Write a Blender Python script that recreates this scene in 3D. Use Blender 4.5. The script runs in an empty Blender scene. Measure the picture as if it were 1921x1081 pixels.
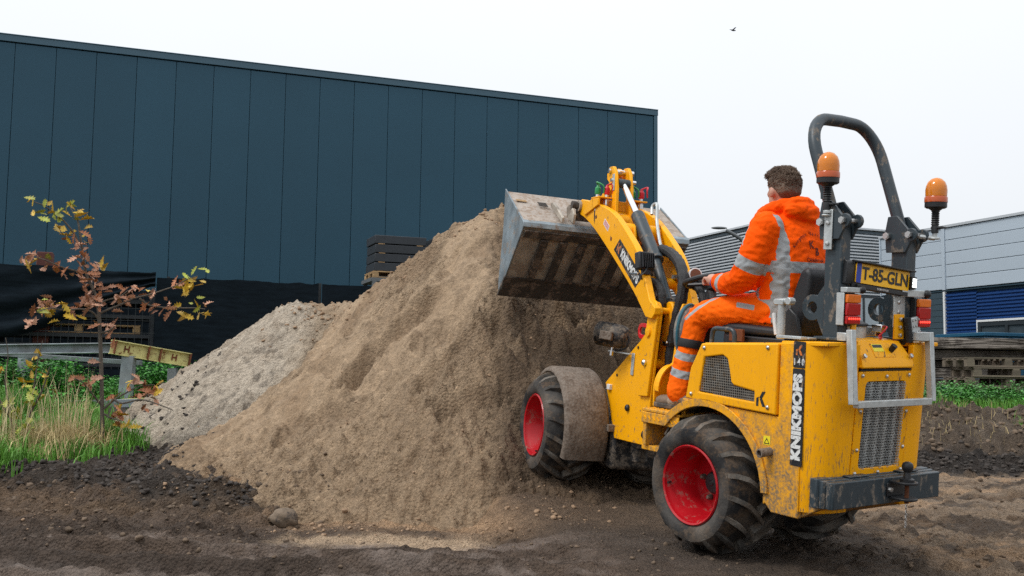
import bpy, bmesh, math, random
import numpy as np
from mathutils import Vector, Matrix, geometry
from mathutils.bvhtree import BVHTree

random.seed(7)
RNG = np.random.default_rng(11)
SC = bpy.context.scene
COL = SC.collection
R = math.radians

# ------------------------------------------------------------------ camera
cam_d = bpy.data.cameras.new('camera')
cam = bpy.data.objects.new('camera', cam_d)
COL.objects.link(cam)
SC.camera = cam
cam_d.sensor_width = 36.0
cam_d.lens = 36.0 * 1900.0 / 1921.0
cam_d.clip_start = 0.1
cam_d.clip_end = 3000.0
_p, _r = R(5.08), 0.0126
_F = Vector((0, math.cos(_p), math.sin(_p)))
_R0 = Vector((1, 0, 0)); _U0 = Vector((0, -math.sin(_p), math.cos(_p)))
_Rt = math.cos(_r) * _R0 + math.sin(_r) * _U0
_Up = -math.sin(_r) * _R0 + math.cos(_r) * _U0
cam.matrix_world = Matrix(((_Rt.x, _Up.x, -_F.x, 0), (_Rt.y, _Up.y, -_F.y, 0), (_Rt.z, _Up.z, -_F.z, 0.95), (0, 0, 0, 1)))

# ------------------------------------------------------------------ light: bright overcast
SUN_DIR = Vector((-0.62, -0.30, 0.95)).normalized()      # towards the sun
world = bpy.data.worlds.new('World')
SC.world = world
world.use_nodes = True
wn, wl = world.node_tree.nodes, world.node_tree.links
wn.clear()
w_out = wn.new('ShaderNodeOutputWorld')
w_bg = wn.new('ShaderNodeBackground'); w_bg.inputs['Strength'].default_value = 0.1
w_sky = wn.new('ShaderNodeTexSky'); w_sky.sky_type = 'NISHITA'; w_sky.sun_disc = False
w_sky.sun_elevation = math.asin(SUN_DIR.z)
w_sky.sun_rotation = math.atan2(SUN_DIR.x, SUN_DIR.y)
w_sky.air_density = 1.0; w_sky.dust_density = 3.0
w_hs = wn.new('ShaderNodeHueSaturation'); w_hs.inputs['Saturation'].default_value = 0.25
w_mix = wn.new('ShaderNodeMix'); w_mix.data_type = 'RGBA'; w_mix.inputs['Factor'].default_value = 0.86
w_tc = wn.new('ShaderNodeTexCoord')
w_sep = wn.new('ShaderNodeSeparateXYZ')
w_rmp = wn.new('ShaderNodeMapRange'); w_rmp.inputs['From Min'].default_value = 0.0; w_rmp.inputs['From Max'].default_value = 1.0
w_rmp.inputs['To Min'].default_value = 0.98; w_rmp.inputs['To Max'].default_value = 1.7
w_cl = wn.new('ShaderNodeTexNoise'); w_cl.inputs['Scale'].default_value = 1.6; w_cl.inputs['Detail'].default_value = 4.0
w_cm = wn.new('ShaderNodeMapRange'); w_cm.inputs['To Min'].default_value = 0.92; w_cm.inputs['To Max'].default_value = 1.05
w_mul = wn.new('ShaderNodeMath'); w_mul.operation = 'MULTIPLY'
w_vm = wn.new('ShaderNodeVectorMath'); w_vm.operation = 'SCALE'
w_vm.inputs[0].default_value = (7.55, 7.85, 8.2)                 # the white cloud deck
wl.new(w_tc.outputs['Generated'], w_sep.inputs[0]); wl.new(w_sep.outputs['Z'], w_rmp.inputs['Value'])
wl.new(w_tc.outputs['Generated'], w_cl.inputs['Vector']); wl.new(w_cl.outputs['Fac'], w_cm.inputs['Value'])
wl.new(w_rmp.outputs[0], w_mul.inputs[0]); wl.new(w_cm.outputs[0], w_mul.inputs[1])
wl.new(w_mul.outputs[0], w_vm.inputs['Scale'])
wl.new(w_sky.outputs[0], w_hs.inputs['Color'])
wl.new(w_hs.outputs[0], w_mix.inputs['A']); wl.new(w_vm.outputs[0], w_mix.inputs['B'])
wl.new(w_mix.outputs['Result'], w_bg.inputs['Color']); wl.new(w_bg.outputs[0], w_out.inputs[0])
sun_d = bpy.data.lights.new('sun', 'SUN')
sun_d.energy = 1.5; sun_d.angle = R(16); sun_d.color = (1.0, 0.965, 0.92)
sun = bpy.data.objects.new('sun', sun_d); COL.objects.link(sun)
sun.rotation_euler = SUN_DIR.to_track_quat('Z', 'Y').to_euler()
sun.location = (-20, -20, 40)

SC.view_settings.view_transform = 'Standard'
SC.view_settings.look = 'None'
SC.view_settings.gamma = 1.0
SC.view_settings.exposure = 0.22
SC.view_settings.use_curve_mapping = False
SC.render.engine = 'CYCLES'
SC.cycles.use_denoising = False
SC.cycles.max_bounces = 6
SC.cycles.caustics_reflective = False
SC.cycles.caustics_refractive = False

# ------------------------------------------------------------------ materials
MATS = {}
def lk(nt, a, b): nt.links.new(a, b)

def mat(name, col, rough=0.5, metal=0.0, var=0.0, vscale=6.0, bump=0.0, bscale=60.0, dirt=0.0, dirt_col=(0.12, 0.085, 0.055),
        dscale=9.0, stretch=(1, 1, 1), spec=0.5, coat=0.0, rvar=0.0, low=None, rand=0.0, trans=0.0, grime=None, soft=0.06):
    """One procedural paint / metal / cloth: base colour with noise, mud specks (dirt), bump. low=(axis, from, to): more mud below a level."""
    m = bpy.data.materials.new(name); m.use_nodes = True
    nt = m.node_tree; n = nt.nodes
    b = n['Principled BSDF']
    b.inputs['Roughness'].default_value = rough
    b.inputs['Metallic'].default_value = metal
    b.inputs['Specular IOR Level'].default_value = spec
    if coat: b.inputs['Coat Weight'].default_value = coat; b.inputs['Coat Roughness'].default_value = 0.15
    if trans: b.inputs['Transmission Weight'].default_value = trans
    tc = n.new('ShaderNodeTexCoord')
    mp = n.new('ShaderNodeMapping'); mp.inputs['Scale'].default_value = stretch
    lk(nt, tc.outputs['Object'], mp.inputs['Vector'])
    rgb = n.new('ShaderNodeRGB'); rgb.outputs[0].default_value = (*col, 1)
    cur = rgb.outputs[0]
    if var or rand:
        hs = n.new('ShaderNodeHueSaturation'); lk(nt, cur, hs.inputs['Color'])
        nz = n.new('ShaderNodeTexNoise'); nz.inputs['Scale'].default_value = vscale; nz.inputs['Detail'].default_value = 6; nz.inputs['Roughness'].default_value = 0.62
        lk(nt, mp.outputs[0], nz.inputs['Vector'])
        mr = n.new('ShaderNodeMapRange'); mr.inputs['From Min'].default_value = 0.3; mr.inputs['From Max'].default_value = 0.7
        mr.inputs['To Min'].default_value = 1 - var; mr.inputs['To Max'].default_value = 1 + var
        lk(nt, nz.outputs['Fac'], mr.inputs['Value'])
        val = mr.outputs[0]
        if rand:
            oi = n.new('ShaderNodeObjectInfo')
            m2 = n.new('ShaderNodeMapRange'); m2.inputs['To Min'].default_value = 1 - rand; m2.inputs['To Max'].default_value = 1 + rand
            lk(nt, oi.outputs['Random'], m2.inputs['Value'])
            mm = n.new('ShaderNodeMath'); mm.operation = 'MULTIPLY'
            lk(nt, val, mm.inputs[0]); lk(nt, m2.outputs[0], mm.inputs[1]); val = mm.outputs[0]
        lk(nt, val, hs.inputs['Value']); cur = hs.outputs[0]
    rough_out = None
    if dirt or low:
        dn = n.new('ShaderNodeTexNoise'); dn.inputs['Scale'].default_value = dscale; dn.inputs['Detail'].default_value = 9; dn.inputs['Roughness'].default_value = 0.68
        lk(nt, mp.outputs[0], dn.inputs['Vector'])
        thr = n.new('ShaderNodeMath'); thr.operation = 'ADD'; thr.inputs[1].default_value = dirt - 1.0
        src = dn.outputs['Fac']
        if low:
            sx = n.new('ShaderNodeSeparateXYZ'); lk(nt, tc.outputs['Object'], sx.inputs[0])
            lr = n.new('ShaderNodeMapRange'); lr.inputs['From Min'].default_value = low[1]; lr.inputs['From Max'].default_value = low[2]
            lr.inputs['To Min'].default_value = low[3]; lr.inputs['To Max'].default_value = 0.0
            lk(nt, sx.outputs[low[0]], lr.inputs['Value'])
            ad = n.new('ShaderNodeMath'); ad.operation = 'ADD'; lk(nt, src, ad.inputs[0]); lk(nt, lr.outputs[0], ad.inputs[1]); src = ad.outputs[0]
        lk(nt, src, thr.inputs[0])
        mk = n.new('ShaderNodeMapRange'); mk.inputs['From Min'].default_value = -0.37 - soft / 2; mk.inputs['From Max'].default_value = -0.37 + soft / 2
        lk(nt, thr.outputs[0], mk.inputs['Value'])
        fn = n.new('ShaderNodeTexNoise'); fn.inputs['Scale'].default_value = 70; fn.inputs['Detail'].default_value = 4
        lk(nt, tc.outputs['Object'], fn.inputs['Vector'])
        fr_ = n.new('ShaderNodeMapRange'); fr_.inputs['From Min'].default_value = 0.35; fr_.inputs['From Max'].default_value = 0.6; fr_.inputs['To Min'].default_value = 0.35
        lk(nt, fn.outputs['Fac'], fr_.inputs['Value'])
        ml = n.new('ShaderNodeMath'); ml.operation = 'MULTIPLY'; lk(nt, mk.outputs[0], ml.inputs[0]); lk(nt, fr_.outputs[0], ml.inputs[1])
        mx = n.new('ShaderNodeMix'); mx.data_type = 'RGBA'; lk(nt, ml.outputs[0], mx.inputs['Factor'])
        lk(nt, cur, mx.inputs['A'])
        dc = n.new('ShaderNodeMix'); dc.data_type = 'RGBA'
        dc.inputs['A'].default_value = (dirt_col[0] * .7, dirt_col[1] * .7, dirt_col[2] * .7, 1); dc.inputs['B'].default_value = (dirt_col[0] * 1.4, dirt_col[1] * 1.4, dirt_col[2] * 1.4, 1)
        lk(nt, fn.outputs['Fac'], dc.inputs['Factor']); lk(nt, dc.outputs['Result'], mx.inputs['B'])
        cur = mx.outputs['Result']
        rr = n.new('ShaderNodeMapRange'); rr.inputs['To Min'].default_value = rough; rr.inputs['To Max'].default_value = 0.9
        lk(nt, ml.outputs[0], rr.inputs['Value']); rough_out = rr.outputs[0]
    if grime:
        g = n.new('ShaderNodeTexNoise'); g.inputs['Scale'].default_value = grime[0]; g.inputs['Detail'].default_value = 5
        lk(nt, mp.outputs[0], g.inputs['Vector'])
        gr = n.new('ShaderNodeMapRange'); gr.inputs['From Min'].default_value = 0.42; gr.inputs['From Max'].default_value = 0.66
        gr.inputs['To Max'].default_value = grime[2]
        lk(nt, g.outputs['Fac'], gr.inputs['Value'])
        gx = n.new('ShaderNodeMix'); gx.data_type = 'RGBA'; lk(nt, gr.outputs[0], gx.inputs['Factor']); lk(nt, cur, gx.inputs['A'])
        gx.inputs['B'].default_value = (*grime[1], 1); cur = gx.outputs['Result']
    lk(nt, cur, b.inputs['Base Color'])
    if rough_out is not None: lk(nt, rough_out, b.inputs['Roughness'])
    elif rvar:
        rn = n.new('ShaderNodeTexNoise'); rn.inputs['Scale'].default_value = vscale * 1.7; rn.inputs['Detail'].default_value = 4
        lk(nt, tc.outputs['Object'], rn.inputs['Vector'])
        rm = n.new('ShaderNodeMapRange'); rm.inputs['From Min'].default_value = .3; rm.inputs['From Max'].default_value = .7
        rm.inputs['To Min'].default_value = max(0.05, rough - rvar); rm.inputs['To Max'].default_value = min(1, rough + rvar)
        lk(nt, rn.outputs['Fac'], rm.inputs['Value']); lk(nt, rm.outputs[0], b.inputs['Roughness'])
    if bump:
        bn = n.new('ShaderNodeTexNoise'); bn.inputs['Scale'].default_value = bscale; bn.inputs['Detail'].default_value = 5
        lk(nt, mp.outputs[0], bn.inputs['Vector'])
        bp = n.new('ShaderNodeBump'); bp.inputs['Strength'].default_value = min(1.0, bump); bp.inputs['Distance'].default_value = 0.01
        lk(nt, bn.outputs['Fac'], bp.inputs['Height']); lk(nt, bp.outputs[0], b.inputs['Normal'])
    MATS[name] = m
    return m

def soil_mat(name, grain=90.0, strength=0.9, rough=0.92):
    """Earth: colour from the mesh's own 'soil' attribute (which soil lies where), mottled, with grain relief; attribute 'wet' lowers roughness."""
    m = bpy.data.materials.new(name); m.use_nodes = True
    nt = m.node_tree; n = nt.nodes; b = n['Principled BSDF']
    at = n.new('ShaderNodeAttribute'); at.attribute_name = 'soil'
    wt = n.new('ShaderNodeAttribute'); wt.attribute_name = 'wet'
    lu = n.new('ShaderNodeAttribute'); lu.attribute_name = 'lump'
    lm = n.new('ShaderNodeMath'); lm.operation = 'MULTIPLY'; lm.inputs[1].default_value = strength; lk(nt, lu.outputs['Fac'], lm.inputs[0])
    tc = n.new('ShaderNodeTexCoord')
    n1 = n.new('ShaderNodeTexNoise'); n1.inputs['Scale'].default_value = 14; n1.inputs['Detail'].default_value = 10; n1.inputs['Roughness'].default_value = 0.75
    n2 = n.new('ShaderNodeTexNoise'); n2.inputs['Scale'].default_value = grain; n2.inputs['Detail'].default_value = 6; n2.inputs['Roughness'].default_value = 0.7
    for q in (n1, n2): lk(nt, tc.outputs['Object'], q.inputs['Vector'])
    mr = n.new('ShaderNodeMapRange'); mr.inputs['From Min'].default_value = .3; mr.inputs['From Max'].default_value = .7; mr.inputs['To Min'].default_value = .62; mr.inputs['To Max'].default_value = 1.32
    lk(nt, n1.outputs['Fac'], mr.inputs['Value'])
    m3 = n.new('ShaderNodeMapRange'); m3.inputs['From Min'].default_value = .3; m3.inputs['From Max'].default_value = .7; m3.inputs['To Min'].default_value = .72; m3.inputs['To Max'].default_value = 1.25
    lk(nt, n2.outputs['Fac'], m3.inputs['Value'])
    ml = n.new('ShaderNodeMath'); ml.operation = 'MULTIPLY'; lk(nt, mr.outputs[0], ml.inputs[0]); lk(nt, m3.outputs[0], ml.inputs[1])
    vs = n.new('ShaderNodeVectorMath'); vs.operation = 'SCALE'; lk(nt, at.outputs['Color'], vs.inputs[0]); lk(nt, ml.outputs[0], vs.inputs['Scale'])
    vo = n.new('ShaderNodeTexVoronoi'); vo.inputs['Scale'].default_value = grain * .75; vo.inputs['Randomness'].default_value = 1
    lk(nt, tc.outputs['Object'], vo.inputs['Vector'])
    n4 = n.new('ShaderNodeTexNoise'); n4.inputs['Scale'].default_value = grain * 3.2; n4.inputs['Detail'].default_value = 3; lk(nt, tc.outputs['Object'], n4.inputs['Vector'])
    m4 = n.new('ShaderNodeMapRange'); m4.inputs['From Min'].default_value = .3; m4.inputs['From Max'].default_value = .7; m4.inputs['To Min'].default_value = .72; m4.inputs['To Max'].default_value = 1.22; lk(nt, n4.outputs['Fac'], m4.inputs['Value'])
    v2 = n.new('ShaderNodeVectorMath'); v2.operation = 'SCALE'; lk(nt, vs.outputs[0], v2.inputs[0]); lk(nt, m4.outputs[0], v2.inputs['Scale'])
    lk(nt, v2.outputs[0], b.inputs['Base Color'])
    rr = n.new('ShaderNodeMapRange'); rr.inputs['To Min'].default_value = rough; rr.inputs['To Max'].default_value = 0.20
    lk(nt, wt.outputs['Fac'], rr.inputs['Value']); lk(nt, rr.outputs[0], b.inputs['Roughness'])
    b.inputs['Specular IOR Level'].default_value = 0.35
    b1 = n.new('ShaderNodeBump'); b1.inputs['Strength'].default_value = strength; b1.inputs['Distance'].default_value = 0.03
    lk(nt, lm.outputs[0], b1.inputs['Strength'])
    lk(nt, n1.outputs['Fac'], b1.inputs['Height'])
    b2 = n.new('ShaderNodeBump'); b2.inputs['Strength'].default_value = strength * .8; b2.inputs['Distance'].default_value = 0.012
    lk(nt, n2.outputs['Fac'], b2.inputs['Height']); lk(nt, b1.outputs[0], b2.inputs['Normal'])
    b3 = n.new('ShaderNodeBump'); b3.invert = True; b3.inputs['Strength'].default_value = strength; b3.inputs['Distance'].default_value = 0.014
    lk(nt, lm.outputs[0], b3.inputs['Strength'])
    lk(nt, vo.outputs['Distance'], b3.inputs['Height']); lk(nt, b2.outputs[0], b3.inputs['Normal']); lk(nt, b3.outputs[0], b.inputs['Normal'])
    MATS[name] = m
    return m

def glow_mat(name, col, strength, base=None):
    m = bpy.data.materials.new(name); m.use_nodes = True
    b = m.node_tree.nodes['Principled BSDF']
    b.inputs['Base Color'].default_value = (*(base or col), 1); b.inputs['Roughness'].default_value = 0.25
    b.inputs['Emission Color'].default_value = (*col, 1); b.inputs['Emission Strength'].default_value = strength
    MATS[name] = m
    return m

MUD = (0.125, 0.088, 0.06)
Y = (0.95, 0.42, 0.002)
mat('paint_yellow', Y, rough=.4, var=.05, vscale=3, bump=.03, bscale=180, dirt=.0, low=(2, -.05, .5, .04), dirt_col=MUD, dscale=34, stretch=(1, 1, .6), spec=.25)
mat('paint_yellow_clean', Y, rough=.4, var=.05, vscale=3, bump=.03, bscale=180, dirt=.0, low=(2, .0, .25, .05), dirt_col=MUD, dscale=40, spec=.25)
mat('paint_yellow_side', Y, rough=.42, var=.06, vscale=3, dirt=-.01, dirt_col=(.17, .115, .065), dscale=42, stretch=(2.8, 2.8, .5), low=(2, -.05, .72, .095), soft=.10, bump=.05, bscale=150, spec=.25)
mat('paint_yellow_muddy', Y, rough=.45, var=.06, dirt=.05, dirt_col=(.20, .145, .09), dscale=15, stretch=(1.3, 1.3, .8), low=(2, .0, .62, .20), soft=.26, bump=.2, bscale=120, spec=.25)
mat('paint_grey', (0.028, 0.042, 0.052), rough=.42, var=.12, vscale=9, bump=.04, bscale=200, dirt=.055, dirt_col=(.17, .14, .11), dscale=24, stretch=(1, 1, .5))
mat('black_plastic', (.012, .013, .015), rough=.45, var=.2, bump=.1, bscale=150)
mat('black_muddy', (.016, .016, .017), rough=.55, dirt=.14, dirt_col=(.16, .13, .10), dscale=20, bump=.2, bscale=120)
mat('hose_rubber', (.013, .013, .014), rough=.6, var=.25, vscale=40, bump=.5, bscale=160)
mat('tyre_rubber', (.020, .020, .021), rough=.8, spec=.25, var=.35, vscale=9, dirt=.125, dirt_col=(.075, .052, .035), dscale=7, bump=.3, bscale=70, grime=(5.0, (.22, .20, .175), .35))
mat('tyre_lug', (.040, .037, .034), rough=.85, var=.3, vscale=11, dirt=.115, dirt_col=(.10, .072, .05), dscale=10, bump=.4, bscale=70, spec=.25, grime=(7.0, (.26, .24, .21), .5))
mat('rim_red', (.43, .003, .009), rough=.42, var=.15, spec=.3, vscale=6, dirt=.055, dirt_col=(.25, .1, .08), dscale=16, coat=.2)
mat('steel_galv', (.50, .53, .53), rough=.42, metal=.45, var=.18, vscale=25, bump=.05, bscale=90)
mat('grille_mesh', (.20, .185, .16), rough=.6, metal=.2, var=.35, vscale=9, dirt=.08, dirt_col=(.16, .12, .08), dscale=14)
mat('steel_bright', (.72, .73, .74), rough=.22, metal=1.0, var=.1)
mat('chrome', (.85, .86, .88), rough=.10, metal=1.0)
mat('bolt_steel', (.55, .55, .54), rough=.32, metal=.9, var=.15)
mat('bucket_steel', (.46, .415, .35), rough=.62, metal=.25, var=.3, vscale=7, dirt=.09, dirt_col=(.25, .195, .15), dscale=8, bump=.25, bscale=40, grime=(5, (.10, .085, .07), .4))
mat('bucket_side', (.26, .31, .34), rough=.5, metal=.45, var=.25, vscale=9, dirt=.06, dirt_col=(.25, .20, .16), dscale=10, bump=.1, bscale=60, grime=(7, (.10, .13, .15), .55))
mat('bucket_dusty', (.36, .31, .265), rough=.8, var=.18, vscale=12, dirt=.11, dirt_col=(.24, .17, .12), dscale=22, bump=.25, bscale=60)
mat('bucket_dark', (.050, .041, .034), rough=.7, var=.35, vscale=14, dirt=.09, dirt_col=(.17, .13, .10), dscale=10, bump=.3, bscale=40)
mat('fender_muddy', (.15, .115, .088), rough=.85, var=.22, vscale=16, dirt=.115, dirt_col=(.085, .058, .04), dscale=12, bump=.55, bscale=55, grime=(60, (.30, .26, .22), .4))
mat('amber', (.98, .29, .006), rough=.12, spec=.6, var=.08, vscale=30, trans=.35)
mat('amber_band', (.55, .10, .02), rough=.18, var=.15, trans=.1)
mat('lens_red', (.40, .006, .006), rough=.15, var=.15, vscale=90)
mat('lens_orange', (.75, .17, .01), rough=.15, var=.15, vscale=90)
glow_mat('lamp_red_lit', (1.0, .05, .03), 1.6)
glow_mat('lamp_white_lit', (.95, 1.0, .97), 3.0)
mat('plate_yellow', (1.0, .54, .01), rough=.35, var=.03)
mat('plate_blue', (.012, .045, .36), rough=.4)
mat('ink_black', (.010, .011, .013), rough=.4)
mat('sticker_black', (.012, .014, .018), rough=.38, dirt=.055, dirt_col=(.25, .18, .12), dscale=30, stretch=(1, 1, .5))
mat('sticker_white', (.74, .75, .74), rough=.45, dirt=.06, dirt_col=(.02, .02, .02), dscale=45)
mat('sticker_orange', (.62, .17, .03), rough=.45, dirt=.05, dscale=30)
mat('sticker_yellow', (.85, .70, .02), rough=.45, var=.05)
mat('label_white', (.70, .69, .68), rough=.5, var=.08)
mat('label_red', (.55, .05, .06), rough=.5)
mat('paint_red', (.62, .01, .015), rough=.35, dirt=.05)
mat('cap_green', (.03, .30, .09), rough=.4)
mat('cap_red', (.58, .015, .03), rough=.4)
mat('seat_vinyl', (.014, .015, .018), rough=.5, var=.2, bump=.15, bscale=90)
mat('gauge_face', (.16, .06, .03), rough=.4)
mat('leather_brown', (.20, .14, .095), rough=.75, var=.25, vscale=18, dirt=.1, dirt_col=(.32, .27, .21), bump=.2, bscale=60)
mat('sole_dark', (.05, .043, .036), rough=.85, dirt=.13, dirt_col=(.15, .11, .08))
mat('skin', (.56, .30, .215), rough=.5, var=.08, vscale=20)
mat('hair_brown', (.105, .065, .042), rough=.6, var=.45, vscale=55, stretch=(1, 1, .6), bump=.8, bscale=140, grime=(9, (.22, .15, .10), .5))
mat('glove_blue', (.015, .05, .30), rough=.6)
mat('pad_grey', (.16, .165, .165), rough=.85, var=.25, vscale=25, dirt=.09, dirt_col=(.28, .24, .19), bump=.3, bscale=90)
mat('pad_teal', (.02, .11, .15), rough=.7)
mat('strap_black', (.012, .012, .013), rough=.7)
mat('thread_dark', (.13, .012, .004), rough=.8)
mat('panel_blue', (.021, .070, .108), rough=.48, var=.07, vscale=.30, bump=.06, bscale=120, rand=.035, spec=.25)
mat('trim_blue', (.032, .088, .128), rough=.45, var=.05, vscale=1)
mat('joint_dark', (.014, .040, .06), rough=.8)
mat('net_black', (.008, .013, .018), rough=.95, var=.35, vscale=3, stretch=(1, 1, 6), bump=.4, bscale=60, spec=.1)
mat('fence_wire', (.012, .017, .02), rough=.6)
mat('clad_light', (.50, .53, .56), rough=.4, metal=.1, var=.04, vscale=.5, bump=.02)
mat('panel_light', (.43, .50, .57), rough=.45, var=.035, vscale=.5, rand=.03)
mat('slate_panel', (.038, .065, .085), rough=.55, var=.08, vscale=1.0, rand=.05)
mat('clad_blue', (.008, .045, .17), rough=.45, var=.06, vscale=.8)
mat('frame_dark', (.02, .028, .034), rough=.5)
mat('frame_white', (.72, .74, .74), rough=.5)
mat('glass_dark', (.05, .065, .075), rough=.06, spec=1.0, var=.4, vscale=1.5)
mat('glass_sky', (.30, .36, .40), rough=.08, spec=1.0, var=.3, vscale=1.6)
mat('container_blue', (.01, .08, .15), rough=.5, var=.12)
mat('concrete', (.135, .118, .10), rough=.9, var=.35, vscale=3, dirt=.09, dirt_col=(.05, .04, .033), dscale=5, bump=.4, bscale=25, rand=.22)
mat('wood_pale', (.42, .27, .13), rough=.8, var=.25, vscale=6, stretch=(.5, 6, 6), rand=.25, bump=.2)
mat('wood_grey', (.145, .115, .085), rough=.85, var=.3, vscale=6, stretch=(.5, 6, 6), rand=.3, bump=.25)
mat('crate_dark', (.020, .025, .031), rough=.6, var=.2, rand=.15)
mat('beam_grey', (.25, .29, .31), rough=.6, metal=.2, var=.25, vscale=6, grime=(4, (.10, .085, .07), .5))
mat('beam_yellow', (.62, .58, .24), rough=.6, var=.15, vscale=8, dirt=.05, dirt_col=(.16, .055, .02), dscale=13, grime=(7, (.30, .2, .06), .3))
mat('rust', (.15, .048, .018), rough=.9, var=.4, vscale=15)
mat('bark', (.10, .085, .068), rough=.9, var=.35, vscale=20, stretch=(3, 3, .6), bump=.5)
mat('leaf_green', (.36, .42, .05), rough=.55, var=.3, vscale=18, rand=.3, grime=(9, (.36, .22, .02), .4))
mat('leaf_gold', (.58, .40, .03), rough=.55, var=.3, vscale=18, rand=.35, grime=(8, (.36, .12, .02), .45))
mat('leaf_rust', (.42, .17, .075), rough=.6, var=.3, vscale=18, rand=.4, grime=(10, (.12, .04, .02), .7))
mat('leaf_pink', (.56, .31, .20), rough=.6, var=.3, vscale=18, rand=.35, grime=(10, (.19, .07, .04), .6))
mat('grass_green', (.10, .27, .025), rough=.6, var=.45, vscale=2.2)
mat('straw', (.62, .52, .30), rough=.7, var=.2)
mat('grass_dry', (.50, .39, .19), rough=.7, var=.3, vscale=9)
mat('nettle_green', (.06, .24, .03), rough=.5, var=.5, vscale=2.5)
mat('lamp_grey', (.12, .13, .135), rough=.5)
mat('bird_dark', (.02, .02, .022), rough=.8)
soil_mat('sand', grain=60, strength=.85)
soil_mat('earth', grain=80, strength=.9)
mat('clod_sand', (.30, .20, .125), rough=.95, var=.3, vscale=30, bump=.6, bscale=60)
mat('clod_dark', (.045, .036, .030), rough=.9, var=.5, vscale=9, bump=.6, bscale=60)
mat('clod_brown', (.13, .092, .062), rough=.95, var=.45, vscale=6, bump=.6, bscale=60)
mat('red_brown', (.10, .03, .022), rough=.8, var=.2)
mat('stone', (.18, .135, .095), rough=.92, var=.3, vscale=22, dirt=.1, dirt_col=(.045, .036, .03), dscale=12, bump=.8, bscale=30)
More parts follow.
